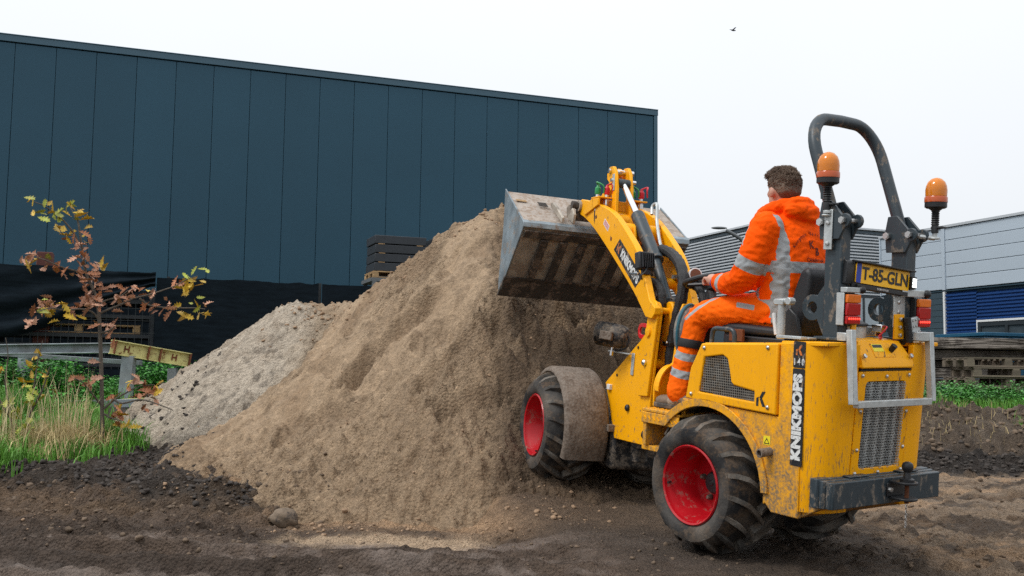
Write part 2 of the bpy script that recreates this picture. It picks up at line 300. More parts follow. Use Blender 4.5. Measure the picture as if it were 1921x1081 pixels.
# ------------------------------------------------------------------ mesh builder
class MB:
    def __init__(s): s.v = []; s.f = []; s.mi = []; s.cur = 0
    def add(s, vs, fs):
        o = len(s.v); s.v += [tuple(v) for v in vs]
        for f in fs: s.f.append(tuple(i + o for i in f)); s.mi.append(s.cur)
        return s
    def box(s, a, b):
        x0, y0, z0 = a; x1, y1, z1 = b
        return s.add([(x0, y0, z0), (x1, y0, z0), (x1, y1, z0), (x0, y1, z0), (x0, y0, z1), (x1, y0, z1), (x1, y1, z1), (x0, y1, z1)],
                     [(0, 3, 2, 1), (4, 5, 6, 7), (0, 1, 5, 4), (1, 2, 6, 5), (2, 3, 7, 6), (3, 0, 4, 7)])
    def obox(s, c, size, ax=(1, 0, 0), up=(0, 0, 1)):
        a = Vector(ax).normalized(); u = Vector(up); u = (u - a * u.dot(a)).normalized(); w = u.cross(a)
        c = Vector(c); vs = []
        for z in (-.5, .5):
            for (p, q) in ((-.5, -.5), (.5, -.5), (.5, .5), (-.5, .5)):
                vs.append(c + a * size[0] * p + w * size[1] * q + u * size[2] * z)
        return s.add(vs, [(0, 3, 2, 1), (4, 5, 6, 7), (0, 1, 5, 4), (1, 2, 6, 5), (2, 3, 7, 6), (3, 0, 4, 7)])
    def prism(s, poly, plane, a, b, holes=()):
        """Extrude a 2-D outline (and holes) between a and b along the third axis; plane: 'fu' (third l), 'fl' (third u), 'lu' (third f)."""
        def P(p, t):
            if plane == 'fu': return (p[0], t, p[1])
            if plane == 'fl': return (p[0], p[1], t)
            return (t, p[0], p[1])
        loops = [list(poly)] + [list(h) for h in holes]
        flat = [p for l in loops for p in l]; n = len(flat)
        vs = [P(p, a) for p in flat] + [P(p, b) for p in flat]
        fs = []
        o = 0
        for l in loops:
            k = len(l)
            for i in range(k):
                j = (i + 1) % k
                fs.append((o + i, o + j, n + o + j, n + o + i))
            o += k
        if not holes:
            fs.append(tuple(range(len(poly)))); fs.append(tuple(n + i for i in reversed(range(len(poly)))))
        else:
            bm = bmesh.new(); bv = [bm.verts.new((p[0], p[1], 0)) for p in flat]; be = []; o = 0
            for l in loops:
                k = len(l); be += [bm.edges.new((bv[o + i], bv[o + (i + 1) % k])) for i in range(k)]; o += k
            bm.verts.index_update()
            bmesh.ops.triangle_fill(bm, use_beauty=True, use_dissolve=False, edges=be)
            tri = [[v.index for v in f.verts] for f in bm.faces]; bm.free()
            for t in tri:
                fs.append(tuple(t)); fs.append(tuple(n + i for i in reversed(t)))
        return s.add(vs, fs)
    def tube(s, path, r, n=10, cap=True, sq=False, flat=1.0, up=(0, 0, 1)):
        pts = [Vector(p) for p in path]; k = len(pts)
        rs = r if isinstance(r, (list, tuple)) else [r] * k
        vs = []; fs = []
        T = []
        for i in range(k):
            a = pts[max(0, i - 1)]; b = pts[min(k - 1, i + 1)]
            T.append((b - a).normalized())
        u = Vector(up)
        if abs(T[0].dot(u)) > .95: u = Vector((1, 0, 0)) if abs(T[0].x) < .9 else Vector((0, 1, 0))
        u = (u - T[0] * u.dot(T[0])).normalized()
        for i in range(k):
            u = (u - T[i] * u.dot(T[i])).normalized(); w = T[i].cross(u)
            for j in range(n):
                t = 2 * math.pi * (j + (.5 if sq else 0)) / n
                rr = rs[i] * (math.sqrt(2) if sq else 1)
                vs.append(pts[i] + u * math.cos(t) * rr * flat + w * math.sin(t) * rr)
        for i in range(k - 1):
            for j in range(n):
                q = (j + 1) % n
                fs.append((i * n + j, i * n + q, (i + 1) * n + q, (i + 1) * n + j))
        if cap:
            fs.append(tuple(reversed(range(n)))); fs.append(tuple((k - 1) * n + j for j in range(n)))
        return s.add(vs, fs)
    def cyl(s, a, b, r, n=16): return s.tube([a, b], r, n)
    def lathe(s, prof, o, ax, n=24, cap=True, a0=0.0, a1=2 * math.pi):
        """Profile (radius, height along ax) turned about the axis through o."""
        o = Vector(o); ax = Vector(ax).normalized()
        u = Vector((1, 0, 0)) if abs(ax.x) < .9 else Vector((0, 0, 1))
        u = (u - ax * u.dot(ax)).normalized(); w = ax.cross(u)
        full = abs(a1 - a0 - 2 * math.pi) < 1e-6
        m = n if full else n + 1
        vs = []; fs = []
        for (r, h) in prof:
            for j in range(m):
                t = a0 + (a1 - a0) * j / n
                vs.append(o + ax * h + (u * math.cos(t) + w * math.sin(t)) * r)
        for i in range(len(prof) - 1):
            for j in range(n):
                q = (j + 1) % m
                fs.append((i * m + j, i * m + q, (i + 1) * m + q, (i + 1) * m + j))
        if cap and full:
            if prof[0][0] > 1e-4: fs.append(tuple(reversed(range(m))))
            if prof[-1][0] > 1e-4: fs.append(tuple((len(prof) - 1) * m + j for j in range(m)))
        return s.add(vs, fs)
    def ball(s, c, r, nu=14, nv=9, ax=None):
        c = Vector(c); rr = r if isinstance(r, (tuple, list)) else (r, r, r)
        vs = []; fs = []
        for i in range(1, nv):
            p = math.pi * i / nv
            for j in range(nu):
                t = 2 * math.pi * j / nu
                vs.append(c + Vector((rr[0] * math.sin(p) * math.cos(t), rr[1] * math.sin(p) * math.sin(t), rr[2] * math.cos(p))))
        vs.append(c + Vector((0, 0, rr[2]))); vs.append(c - Vector((0, 0, rr[2])))
        t_, b_ = len(vs) - 2, len(vs) - 1
        for i in range(nv - 2):
            for j in range(nu):
                q = (j + 1) % nu
                fs.append((i * nu + j, (i + 1) * nu + j, (i + 1) * nu + q, i * nu + q))
        for j in range(nu):
            q = (j + 1) % nu
            fs.append((t_, j, q)); fs.append((b_, (nv - 2) * nu + q, (nv - 2) * nu + j))
        return s.add(vs, fs)
    def mesh(s, name, mats, smooth=35):
        me = bpy.data.meshes.new(name)
        me.from_pydata(s.v, [], s.f)
        for m in mats: me.materials.append(m)
        if len(mats) > 1: me.polygons.foreach_set('material_index', s.mi)
        bm = bmesh.new(); bm.from_mesh(me)
        bmesh.ops.recalc_face_normals(bm, faces=bm.faces)
        bm.to_mesh(me); bm.free()
        if smooth:
            me.polygons.foreach_set('use_smooth', [True] * len(me.polygons))
            me.set_sharp_from_angle(angle=R(smooth))
        me.update()
        return me

WM = {}                                   # each object's world matrix
I4 = Matrix.Identity(4)
def ml(m): return [MATS[q] for q in m] if isinstance(m, (list, tuple)) else [MATS[m]]

def place(o, parent, W):
    COL.objects.link(o)
    WM[o] = W
    if parent is not None:
        o.parent = parent
        o.matrix_basis = WM[parent].inverted() @ W
    else:
        o.matrix_basis = W
    return o

def tag(o, label=None, cat=None, group=None, kind=None):
    if label: o['label'] = label
    if cat: o['category'] = cat
    if group: o['group'] = group
    if kind: o['kind'] = kind
    return o

def empty(name, W, parent=None, **k):
    o = bpy.data.objects.new(name, None); o.empty_display_size = .1
    place(o, parent, W); return tag(o, **k)

def obj(name, mb, m=None, parent=None, W=None, bevel=0.0, seg=2, smooth=35, **k):
    """Link what a builder (or a ready mesh) holds as ONE mesh object, a part of parent if there is one."""
    me = mb if isinstance(mb, bpy.types.Mesh) else mb.mesh(name, ml(m), smooth)
    o = bpy.data.objects.new(name, me)
    if W is None: W = WM[parent] if parent is not None else I4
    place(o, parent, W)
    if bevel:
        b = o.modifiers.new('bevel', 'BEVEL'); b.width = bevel; b.segments = seg; b.limit_method = 'ANGLE'; b.angle_limit = R(38)
        b.harden_normals = False
    return tag(o, **k)

def kids(o): return [c for c in bpy.data.objects if c.parent == o]
def dup(o, W, parent=None, label=None, group=None, _kids=None):
    """Copy a thing with its parts and their sub-parts to a new place."""
    if _kids is None:
        _kids = {}
        for c in bpy.data.objects:
            if c.parent is not None: _kids.setdefault(c.parent, []).append(c)
    c = o.copy(); place(c, parent, W)
    for ch in _kids.get(o, []): dup(ch, W @ ch.matrix_basis, c, None, None, _kids)
    if label: c['label'] = label
    if group: c['group'] = group
    return c

def frame(o, yaw, pitch, roll):
    a, b, c = R(yaw), R(pitch), R(roll)
    fw = Vector((-math.sin(a), math.cos(a), 0)); lf = Vector((-math.cos(a), -math.sin(a), 0)); up = Vector((0, 0, 1))
    fw, up = math.cos(b) * fw + math.sin(b) * up, math.cos(b) * up - math.sin(b) * fw
    lf, up = math.cos(c) * lf - math.sin(c) * up, math.cos(c) * up + math.sin(c) * lf
    return Matrix(((fw.x, lf.x, up.x, o[0]), (fw.y, lf.y, up.y, o[1]), (fw.z, lf.z, up.z, o[2]), (0, 0, 0, 1)))

def T(x, y, z): return Matrix.Translation((x, y, z))
def Rz(a): return Matrix.Rotation(a, 4, 'Z')

def text_mesh(body, size, bold=0.0, ext=0.0006, sx=1.0, space=1.0):
    cu = bpy.data.curves.new('lettering', 'FONT'); cu.body = body; cu.size = size
    cu.align_x = 'CENTER'; cu.align_y = 'CENTER'; cu.offset = bold; cu.extrude = ext; cu.resolution_u = 3; cu.space_character = space
    ob = bpy.data.objects.new('lettering', cu); COL.objects.link(ob)
    ob.scale = (1, 1, 1)
    dg = bpy.context.evaluated_depsgraph_get(); dg.update()
    me = bpy.data.meshes.new_from_object(ob.evaluated_get(dg))
    COL.objects.unlink(ob); bpy.data.objects.remove(ob); bpy.data.curves.remove(cu)
    if sx != 1.0:
        for v in me.vertices: v.co.x *= sx
    me.materials.clear()
    return me

def lettering(body, size, m, parent, F, c, x, y, bold=0.0, sx=1.0, name='lettering', space=1.0, ext=.0006):
    """Flat letters centred at c, reading along x with their tops towards y (both in frame F)."""
    me = text_mesh(body, size, bold, sx=sx, space=space, ext=ext); me.materials.append(MATS[m]); me.name = name
    x = Vector(x).normalized(); y = Vector(y); y = (y - x * y.dot(x)).normalized(); z = x.cross(y)
    L = Matrix(((x.x, y.x, z.x, c[0]), (x.y, y.y, z.y, c[1]), (x.z, y.z, z.z, c[2]), (0, 0, 0, 1)))
    o = bpy.data.objects.new(name, me)
    return place(o, parent, F @ L)

def arc(c, r, a0, a1, n): return [(c[0] + r * math.cos(R(a0 + (a1 - a0) * i / n)), c[1] + r * math.sin(R(a0 + (a1 - a0) * i / n))) for i in range(n + 1)]
def rrect(x0, y0, x1, y1, r, n=4):
    return arc((x1 - r, y1 - r), r, 0, 90, n) + arc((x0 + r, y1 - r), r, 90, 180, n) + arc((x0 + r, y0 + r), r, 180, 270, n) + arc((x1 - r, y0 + r), r, 270, 360, n)
def smooth_path(pts, n=6):
    """Catmull-Rom through the points."""
    P = [Vector(p) for p in pts]; out = []
    for i in range(len(P) - 1):
        p0 = P[max(0, i - 1)]; p1 = P[i]; p2 = P[i + 1]; p3 = P[min(len(P) - 1, i + 2)]
        for k in range(n):
            t = k / n
            out.append(.5 * ((2 * p1) + (-p0 + p2) * t + (2 * p0 - 5 * p1 + 4 * p2 - p3) * t * t + (-p0 + 3 * p1 - 3 * p2 + p3) * t ** 3))
    out.append(P[-1]); return out

# ------------------------------------------------------------------ numpy noise for terrain
def vnoise(x, y, seed=0):
    xi = np.floor(x).astype(np.int64); yi = np.floor(y).astype(np.int64); xf = x - xi; yf = y - yi
    u = xf * xf * xf * (xf * (xf * 6 - 15) + 10); v = yf * yf * yf * (yf * (yf * 6 - 15) + 10)
    def h(a, b):
        n = (a * 374761393 + b * 668265263 + seed * 974634777) & 0xFFFFFFFF
        n = ((n ^ (n >> 13)) * 1274126177) & 0xFFFFFFFF
        return ((n ^ (n >> 16)) & 0xFFFF) / 32767.5 - 1.0
    a = h(xi, yi); b = h(xi + 1, yi); c = h(xi, yi + 1); d = h(xi + 1, yi + 1)
    return (a * (1 - u) + b * u) * (1 - v) + (c * (1 - u) + d * u) * v
def fbm(x, y, sc, oc=4, seed=0, gain=.55):
    s = 0; a = 1.0; t = 0
    for i in range(oc):
        s = s + a * vnoise(x * sc + 17.3 * i, y * sc - 9.1 * i, seed + i); t += a; a *= gain; sc *= 2.03
    return s / t
def sstep(a, b, x):
    t = np.clip((x - a) / (b - a), 0, 1); return t * t * (3 - 2 * t)
def stamp(H, xs, ys, cx, cy, rad, hgt, mask=None):
    """Press rounded clods into a regular height grid."""
    dx = xs[1] - xs[0]; dy = ys[1] - ys[0]
    for x, y, r, h in zip(cx, cy, rad, hgt):
        i0 = max(0, int((x - r - xs[0]) / dx)); i1 = min(len(xs), int((x + r - xs[0]) / dx) + 2)
        j0 = max(0, int((y - r - ys[0]) / dy)); j1 = min(len(ys), int((y + r - ys[0]) / dy) + 2)
        if i1 <= i0 or j1 <= j0: continue
        d = ((xs[i0:i1][None, :] - x) ** 2 + (ys[j0:j1][:, None] - y) ** 2) / (r * r)
        H[j0:j1, i0:i1] += h * np.sqrt(np.clip(1 - d, 0, 1))
def grid_mesh(name, X, Yy, Z, m, soil=None, wet=None, keep=None, lump=None):
    ny, nx = Z.shape
    co = np.stack([X, Yy, Z], -1).reshape(-1, 3).astype(np.float32)
    idx = np.arange(nx * ny).reshape(ny, nx)
    q = np.stack([idx[:-1, :-1], idx[:-1, 1:], idx[1:, 1:], idx[1:, :-1]], -1).reshape(-1, 4)
    if keep is not None:
        kq = keep[:-1, :-1] | keep[:-1, 1:] | keep[1:, 1:] | keep[1:, :-1]
        q = q[kq.reshape(-1)]
        used = np.unique(q); re = np.full(nx * ny, -1); re[used] = np.arange(len(used)); q = re[q]; co = co[used]
    me = bpy.data.meshes.new(name)
    me.vertices.add(len(co)); me.vertices.foreach_set('co', co.reshape(-1))
    me.loops.add(q.size); me.loops.foreach_set('vertex_index', q.reshape(-1).astype(np.int32))
    me.polygons.add(len(q)); me.polygons.foreach_set('loop_start', np.arange(0, q.size, 4, dtype=np.int32))
    me.update(calc_edges=True)
    me.polygons.foreach_set('use_smooth', np.ones(len(q), dtype=bool))
    if soil is not None:
        s = np.concatenate([soil, np.ones(soil.shape[:2] + (1,))], -1).reshape(-1, 4)
        w = wet.reshape(-1)
        if keep is not None: s = s[used]; w = w[used]
        a = me.color_attributes.new('soil', 'FLOAT_COLOR', 'POINT'); a.data.foreach_set('color', s.astype(np.float32).reshape(-1))
        lp = np.ones(Z.shape).reshape(-1) if lump is None else lump.reshape(-1)
        if keep is not None: lp = lp[used]
        g = me.attributes.new('lump', 'FLOAT', 'POINT'); g.data.foreach_set('value', lp.astype(np.float32))
        b = me.attributes.new('wet', 'FLOAT', 'POINT'); b.data.foreach_set('value', w.astype(np.float32))
    me.materials.append(MATS[m]); me.update()
    return me
def tri_mesh(name, V, Fc, m):
    """Quick mesh from arrays: V (n,3), Fc (m,3)."""
    me = bpy.data.meshes.new(name)
    me.vertices.add(len(V)); me.vertices.foreach_set('co', np.asarray(V, np.float32).reshape(-1))
    me.loops.add(Fc.size); me.loops.foreach_set('vertex_index', Fc.reshape(-1).astype(np.int32))
    k = Fc.shape[1]
    me.polygons.add(len(Fc)); me.polygons.foreach_set('loop_start', np.arange(0, Fc.size, k, dtype=np.int32))
    me.update(calc_edges=True); me.materials.append(MATS[m]); me.update()
    return me
# ------------------------------------------------------------------ terrain
FR = frame((0.957, 5.43, 0.398), 33, 5, 1.65)          # rear half of the loader: forward, left, up; origin at its left wheel's rim
FF = frame((0.166, 6.955, 0.635), 17, 5, -2.8)         # front half (articulated), origin at its left wheel's rim

def base_height(x, y):
    L = 1 - sstep(-2.1, -1.3, x); Rr = sstep(1.2, 2.6, x)
    pl = np.interp(y, [5.95, 6.7, 7.5, 9.5, 12.3, 30], [0, .11, .165, .24, .55, .6])
    pr = np.interp(y, [11.0, 11.7, 12.3, 13.3, 14.5, 18, 40], [0, .10, .34, .58, .66, .74, .8])
    mid = .6 * sstep(11, 13, y)
    return L * pl + np.clip(1 - L - Rr, 0, 1) * mid + Rr * pr

def seg_d(x, y, a, b):
    ax, ay = a[:2]; bx, by = b[:2]
    t = np.clip(((x - ax) * (bx - ax) + (y - ay) * (by - ay)) / ((bx - ax) ** 2 + (by - ay) ** 2), 0, 1)
    return np.hypot(x - ax - t * (bx - ax), y - ay - t * (by - ay)), t

def axle_floor(x, y):
    """Level of the ground that the loader's wheels have pressed flat (rises towards the heap)."""
    p = np.stack([x, y], -1)
    c0 = np.array([1.40, 5.72]); c1 = np.array([.66, 7.13])
    d = c1 - c0; L = np.hypot(*d); d = d / L
    t = (p - c0) @ d
    return np.interp(t, [-9, -.5, 0, 1.0, 1.6, 2.0], [0.0, 0.02, .045, .10, .235, .33]), t

def ground_height(x, y):
    z = base_height(x, y)
    near = 1 - sstep(14, 24, y)
    z = z + near * (.035 * fbm(x, y, .8, 3, 3) + .022 * fbm(x, y, 3.1, 3, 5) + .020 * fbm(x, y, 9, 4, 9))
    z = z + (y < 7.6) * (.022 * np.abs(fbm(x * .7, y * 1.8, 5, 4, 11)) - .008 + .016 * fbm(x, y, 24, 3, 12))
    # crest of black soil on the left
    d, t = seg_d(x, y, (-5.2, 8.05), (-1.75, 6.8)); crest = np.exp(-(d / .24) ** 2)
    z = z + crest * (.06 + .08 * fbm(x, y, 2.5, 3, 21))
    # long ruts across the foreground
    for (y0, sl, w, dep, sd) in ((5.42, .03, .15, .055, 1), (5.02, .03, .14, .05, 2), (5.75, .045, .10, .035, 3)):
        yc = y0 + sl * x + .04 * vnoise(x * .8, x * 0, sd)
        u = (y - yc) / w
        m = np.exp(-u ** 4) * sstep(*((1.0, -.6) if sd < 3 else (-1.3, -2.0)), x)
        z = z - m * dep * (1 + .55 * np.sign(np.sin((x + .5 * np.abs(u) * w * 2) * 2 * math.pi / .12)) * np.abs(np.sin((x + .5 * np.abs(u) * w * 2) * 2 * math.pi / .12)) ** .5) + np.exp(-((np.abs(u) - 1.35) / .30) ** 2) * .035 * sstep(*((1.0, -.6) if sd < 3 else (-1.3, -2.0)), x)
    # ruts on the right, running with the loader
    for (ox, oy, w, dep) in ((1.15, 5.57, .19, .04), (1.68, 5.9, .19, .035), (3.1, 7.6, .2, .03), (4.2, 8.6, .22, .03)):
        dx, dy = x - ox, y - oy
        ang = R(33) if ox < 2 else R(68)
        al = dx * math.sin(ang) - dy * math.cos(ang); ac = dx * math.cos(ang) + dy * math.sin(ang)
        u = ac / w
        m = np.exp(-u ** 4) * (sstep(-.1, .4, al) if ox < 2 else sstep(-2.0, -1.0, al))
        z = z - m * dep * (1 + .4 * np.sin((al + .5 * np.abs(ac)) * 2 * math.pi / .10)) + np.exp(-((np.abs(u) - 1.4) / .4) ** 2) * .025 * (al > 0)
    # churned right-hand earth bank
    z = z + sstep(2.6, 3.4, x) * sstep(10.9, 11.8, y) * (1 - sstep(13.2, 14.5, y)) * (.10 * fbm(x, y, 1.6, 4, 31) + .05 * fbm(x, y, 6, 3, 32))
    fl, tt = axle_floor(x, y)
    d, t = seg_d(x, y, (1.40, 5.72), (.66, 7.13))
    k = 1 - sstep(.75, 1.15, d)
    z = z * (1 - k) + k * (np.maximum(fl, 0) - .012 + .012 * fbm(x, y, 7, 3, 41))
    return z

SOILS = dict(mud=(.088, .065, .050), brown=(.105, .073, .048), black=(.017, .0145, .0135), sand=(.30, .205, .128), tan=(.165, .118, .077), damp_shade=(.115, .079, .051), grey=(.31, .265, .215), olive=(.07, .065, .03))
def mixc(c, k, m): return c * (1 - k[..., None]) + np.array(m) * k[..., None]
def ground_soil(x, y, z):
    n = fbm(x, y, 1.1, 5, 51); n2 = fbm(x, y, 4.3, 4, 53); n3 = fbm(x * .35, y * 2.2, 1.3, 4, 57)
    c = np.ones(x.shape + (3,)) * np.array(SOILS['brown'])
    c = mixc(c, sstep(-.05, .25, n3 + .3 * n2), (.085, .062, .046))
    n6 = fbm(x * .6, y * 1.6, 6, 4, 59)
    w = sstep(6.3, 5.8, y + .12 * n2 + .06 * x) * sstep(1.6, .2, x + .3 * n)                    # wet mud in the left foreground
    c = mixc(c, w, SOILS['mud'])
    n7 = fbm(x * .55, y * 3.4, 1.5, 4, 60); sm = w * sstep(.0, .22, n7 + .25 * n2); c = mixc(c, sm * .9, (.125, .10, .085)); c = mixc(c, w * sstep(.05, -.3, n7) * .8, (.042, .031, .024))
    for (y0, sl, wd, sd) in ((5.42, .03, .15, 1), (5.02, .03, .14, 2), (5.75, .045, .10, 3)):
        u = (y - (y0 + sl * x + .04 * vnoise(x * .8, x * 0, sd))) / wd; k = np.exp(-u ** 4) * sstep(1.0, -.6, x) * sstep(-.35, .1, n2 + .2); sm = np.maximum(sm, k); c = mixc(c, k * .7, (.115, .092, .080))
    # dry sand spilt along the foot of the heap
    d, t = seg_d(x, y, (-1.1, 5.92), (-.3, 5.96)); k = .85 * sstep(.30, .06, d + .13 * n2 + .08 * n); c = mixc(c, k, (.42, .325, .23)); w = w * (1 - k)
    d, t = seg_d(x, y, (-1.6, 7.0), (.9, 6.6)); k = sstep(.75, .25, d + .16 * n2); c = mixc(c, k, SOILS['sand']); w = w * (1 - k)
    # right-hand yard: sandy streaks over brown earth
    r = sstep(1.0, 2.4, x + .4 * (y - 6)); k = r * sstep(-.3, .1, n3 + .35 * n2) * (y < 11.5); c = mixc(c, k * .9, (.185, .143, .105))
    k = r * sstep(.18, .4, n3 - .2 * n) * (y < 11.5); c = mixc(c, k * .7, SOILS['sand'])
    k = r * sstep(.02, .25, -n2 - .3 * n3) * (y < 10); c = mixc(c, k * .8, (.055, .043, .034)); w = np.maximum(w, k * .5)
    # black soil on the left crest and up to the grass
    d, t = seg_d(x, y, (-5.2, 8.0), (-1.75, 6.78)); k = sstep(.42, .08, d + .25 * n2 + .12 * n); c = mixc(c, k * .85, (.024, .0205, .018))
    k = sstep(-2.0, -2.5, x) * sstep(6.9, 7.4, y + .35 * x + .9 + .2 * n) * sstep(-.35, .1, n2 + .25); c = mixc(c, k * .9, (.036, .030, .026))
    # bank on the right: brown top, black crumbs at its foot
    b = sstep(2.6, 3.2, x) * sstep(11.0, 11.6, y); c = mixc(c, b, (.082, .064, .049)); c = mixc(c, b * sstep(0, .35, n2 + .2 * n), (.125, .102, .08))
    k = sstep(2.6, 3.2, x) * sstep(10.5, 10.8, y + .2 * n) * sstep(12.0, 11.5, y + .2 * n); c = mixc(c, k * .95, SOILS['black'])
    k = sstep(13.4, 14.2, y); c = mixc(c, k, SOILS['olive'])
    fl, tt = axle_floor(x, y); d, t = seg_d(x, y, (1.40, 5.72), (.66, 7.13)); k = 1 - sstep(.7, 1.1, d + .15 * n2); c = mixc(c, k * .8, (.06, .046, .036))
    c = c * np.where(y < 12, np.where(y < 6.2, 1.15, 1.22), 1.0)[..., None] * np.array([1.05, .99, .92])
    return c, np.clip(w * sm * sstep(-.3, .2, n2 * .5 + n6), 0, 1) * .75

xs = np.concatenate([[-420, -150, -60, -30, -18, -12, -9], np.arange(-6.9, 6.9, .021), [7.2, 7.8, 8.6, 9.6, 11, 13, 17, 24, 40, 90, 200, 420]])
ysn = np.arange(4.4, 7.5, .0155); ysf = np.arange(7.5, 13.9, .027)
ys = np.concatenate([[-60, -15, -2, 2, 3.5], ysn, ysf, np.arange(14.1, 19, .25), [20, 22, 25, 30, 40, 60, 100, 200, 480, 900]])
GX, GY = np.meshgrid(xs, ys)
GZ = ground_height(GX, GY)
i0 = np.searchsorted(xs, -6.95); i1 = np.searchsorted(xs, 6.95)
def clods(H, n, x0, x1, y0, y1, r0, r1, k=.55, keepf=None):
    cx = RNG.uniform(x0, x1, n); cy = RNG.uniform(y0, y1, n); rr = r0 * (r1 / r0) ** (RNG.random(n) ** 1.6)
    if keepf is not None:
        q = keepf(cx, cy) > RNG.random(n); cx, cy, rr = cx[q], cy[q], rr[q]; n = len(cx)
    stamp(H, sx, sy, cx, cy, rr, rr * k * RNG.uniform(.3, 1, n))
for (yy, lists) in ((ysn, ((3500, -4, 5, 5.0, 7.4, .013, .035, .5), (6000, -4.6, -1.5, 5.95, 7.5, .014, .05, .6), (2500, 1.5, 5.2, 4.6, 7.5, .02, .07, .45))),
                    (ysf, ((3800, -5.2, -2.2, 7.5, 9.6, .02, .055, .6), (2600, 3.0, 6.8, 10.6, 13.4, .03, .10, .6), (900, 1.5, 6.0, 7.5, 10.5, .03, .08, .45)))):
    j0 = np.searchsorted(ys, yy[0] - 1e-6); j1 = j0 + len(yy)
    sub = GZ[j0:j1, i0:i1].copy(); sx, sy = xs[i0:i1], yy
    for L_ in lists: clods(sub, *L_)
    GZ[j0:j1, i0:i1] = sub
gs, gw = ground_soil(GX, GY, GZ)
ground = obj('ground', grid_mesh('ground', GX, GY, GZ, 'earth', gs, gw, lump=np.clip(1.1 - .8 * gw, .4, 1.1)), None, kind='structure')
def gz(x, y):
    """Height of the built ground at a point."""
    i = int(np.clip(np.searchsorted(xs, x) - 1, 0, len(xs) - 2)); j = int(np.clip(np.searchsorted(ys, y) - 1, 0, len(ys) - 2))
    u = (x - xs[i]) / (xs[i + 1] - xs[i]); v = (y - ys[j]) / (ys[j + 1] - ys[j])
    return float((GZ[j, i] * (1 - u) + GZ[j, i + 1] * u) * (1 - v) + (GZ[j + 1, i] * (1 - u) + GZ[j + 1, i + 1] * u) * v)

# ------------------------------------------------------------------ the two heaps
def ridge_height(x, y, pts, ks, smooth=.05):
    """Height under a ridge line whose flanks fall at slope ks[i] from each point."""
    h = np.full(x.shape, -9.0)
    for a, b, k in zip(pts[:-1], pts[1:], ks):
        d, t = seg_d(x, y, a, b)
        z = a[2] + (b[2] - a[2]) * t - (np.sqrt(d * d + .09 ** 2) - .09) * k
        h = np.maximum(h, z)
    return h

hx = np.arange(-3.9, 2.7, .0135); hy = np.arange(6.0, 13.4, .0155)
HX, HY = np.meshgrid(hx, hy)
wx = HX + .16 * fbm(HX, HY, .9, 3, 61); wy = HY + .16 * fbm(HX, HY, .9, 3, 62)
main_ridge = [(2.2, 10.9, .2), (1.75, 10.7, .95), (1.3, 10.45, 1.72), (.75, 10.2, 2.2), (.2, 9.95, 2.56), (-.14, 9.9, 2.64), (-.62, 10.1, 2.36), (-1.25, 10.6, 1.96), (-1.58, 11.0, 1.80), (-1.9, 11.2, 1.74), (-2.4, 11.4, 1.70)]
S = ridge_height(wx * 1.4, wy, [(p[0] * 1.4, p[1], p[2]) for p in main_ridge], [1.0, 1.0, .95, .86, .80, .78, .76, .76, .78, .8])
spill = np.full(HX.shape, -9.0)
for (cx, cy, z0, k, r) in ((-.85, 8.2, .62, .42, .25), (-.2, 8.5, .92, .55, .3), (-2.25, 9.0, .36, .5, .2), (-1.75, 7.9, .22, .26, .3), (-1.35, 9.4, .92, .5, .3), (-.3, 7.5, .38, .38, .2), (.0, 7.05, .26, .5, .12), (-1.1, 7.1, .14, .2, .25)):
    d = np.hypot(wx - cx, (wy - cy)); spill = np.maximum(spill, z0 - np.maximum(0, d - r) * k)
spill = np.maximum(spill, ridge_height(wx, wy, [(-1.7, 9.8, .86), (-2.03, 9.75, .76), (-2.5, 9.55, .42), (-3.0, 9.2, .12)], [.55, .55, .5]))
e = 16.0
S = np.log(np.exp(e * S) + np.exp(e * spill)) / e
# the pale heap's flank bounds it on the left
S = S - np.maximum(0, np.minimum(wy - 9.72, -1.98 + .10 * (wy - 10) - wx)) * 3.0 * sstep(11.3, 10.5, wy) - np.maximum(0, -3.0 + .25 * (9.0 - wy) - wx) * .6
S = S - np.maximum(0, 6.85 - wy) * .75
# and the yard on its right stays open
S = S - np.maximum(0, wx - 1.45) * 1.4
# coarse slides and runnels down the slope
S = S + .10 * fbm(wx * 2.2 + wy * .6, wy * .55, 1.3, 5, 91) * sstep(.1, .5, S) + .06 * np.abs(fbm(HX, HY, 2.6, 4, 92)) 
# slip scars and gullies on the front face
for (a, b, w, dep) in (((-.55, 9.3), (-1.35, 8.3), .10, .10), ((-.30, 9.5), (-.62, 8.75), .05, .07), ((-.2, 8.55), (-.85, 8.05), .17, .15), ((-.02, 9.5), (-.12, 8.6), .06, .06), ((-.9, 9.4), (-1.2, 8.9), .05, .05), ((-1.5, 8.9), (-1.25, 8.0), .12, .06)):
    d, t = seg_d(wx, wy, a, b); S = S - dep * np.exp(-(d / w) ** 2) * np.sin(math.pi * np.clip(t, .06, .94))
damp_shade = np.zeros(HX.shape)
def scarp(S, a, b, dep, w):
    """A slump edge from a to b: the soil on the near side has dropped away."""
    a, b = np.array(a), np.array(b); L = np.hypot(*(b - a)); dr = (b - a) / L
    al = ((wx - a[0]) * dr[0] + (wy - a[1]) * dr[1]) / L; fr_ = (wx - a[0]) * dr[1] - (wy - a[1]) * dr[0] + .05 * fbm(HX, HY, 4, 3, 95)
    global damp_shade
    damp_shade = np.maximum(damp_shade, sstep(-.01, .03, fr_) * np.exp(-np.maximum(fr_, 0) / (w * .6)) * sstep(-.08, .15, al) * sstep(1.08, .8, al))
    return S - dep * sstep(-.015, .03, fr_) * np.exp(-np.maximum(fr_, 0) / w) * sstep(-.08, .15, al) * sstep(1.08, .8, al)
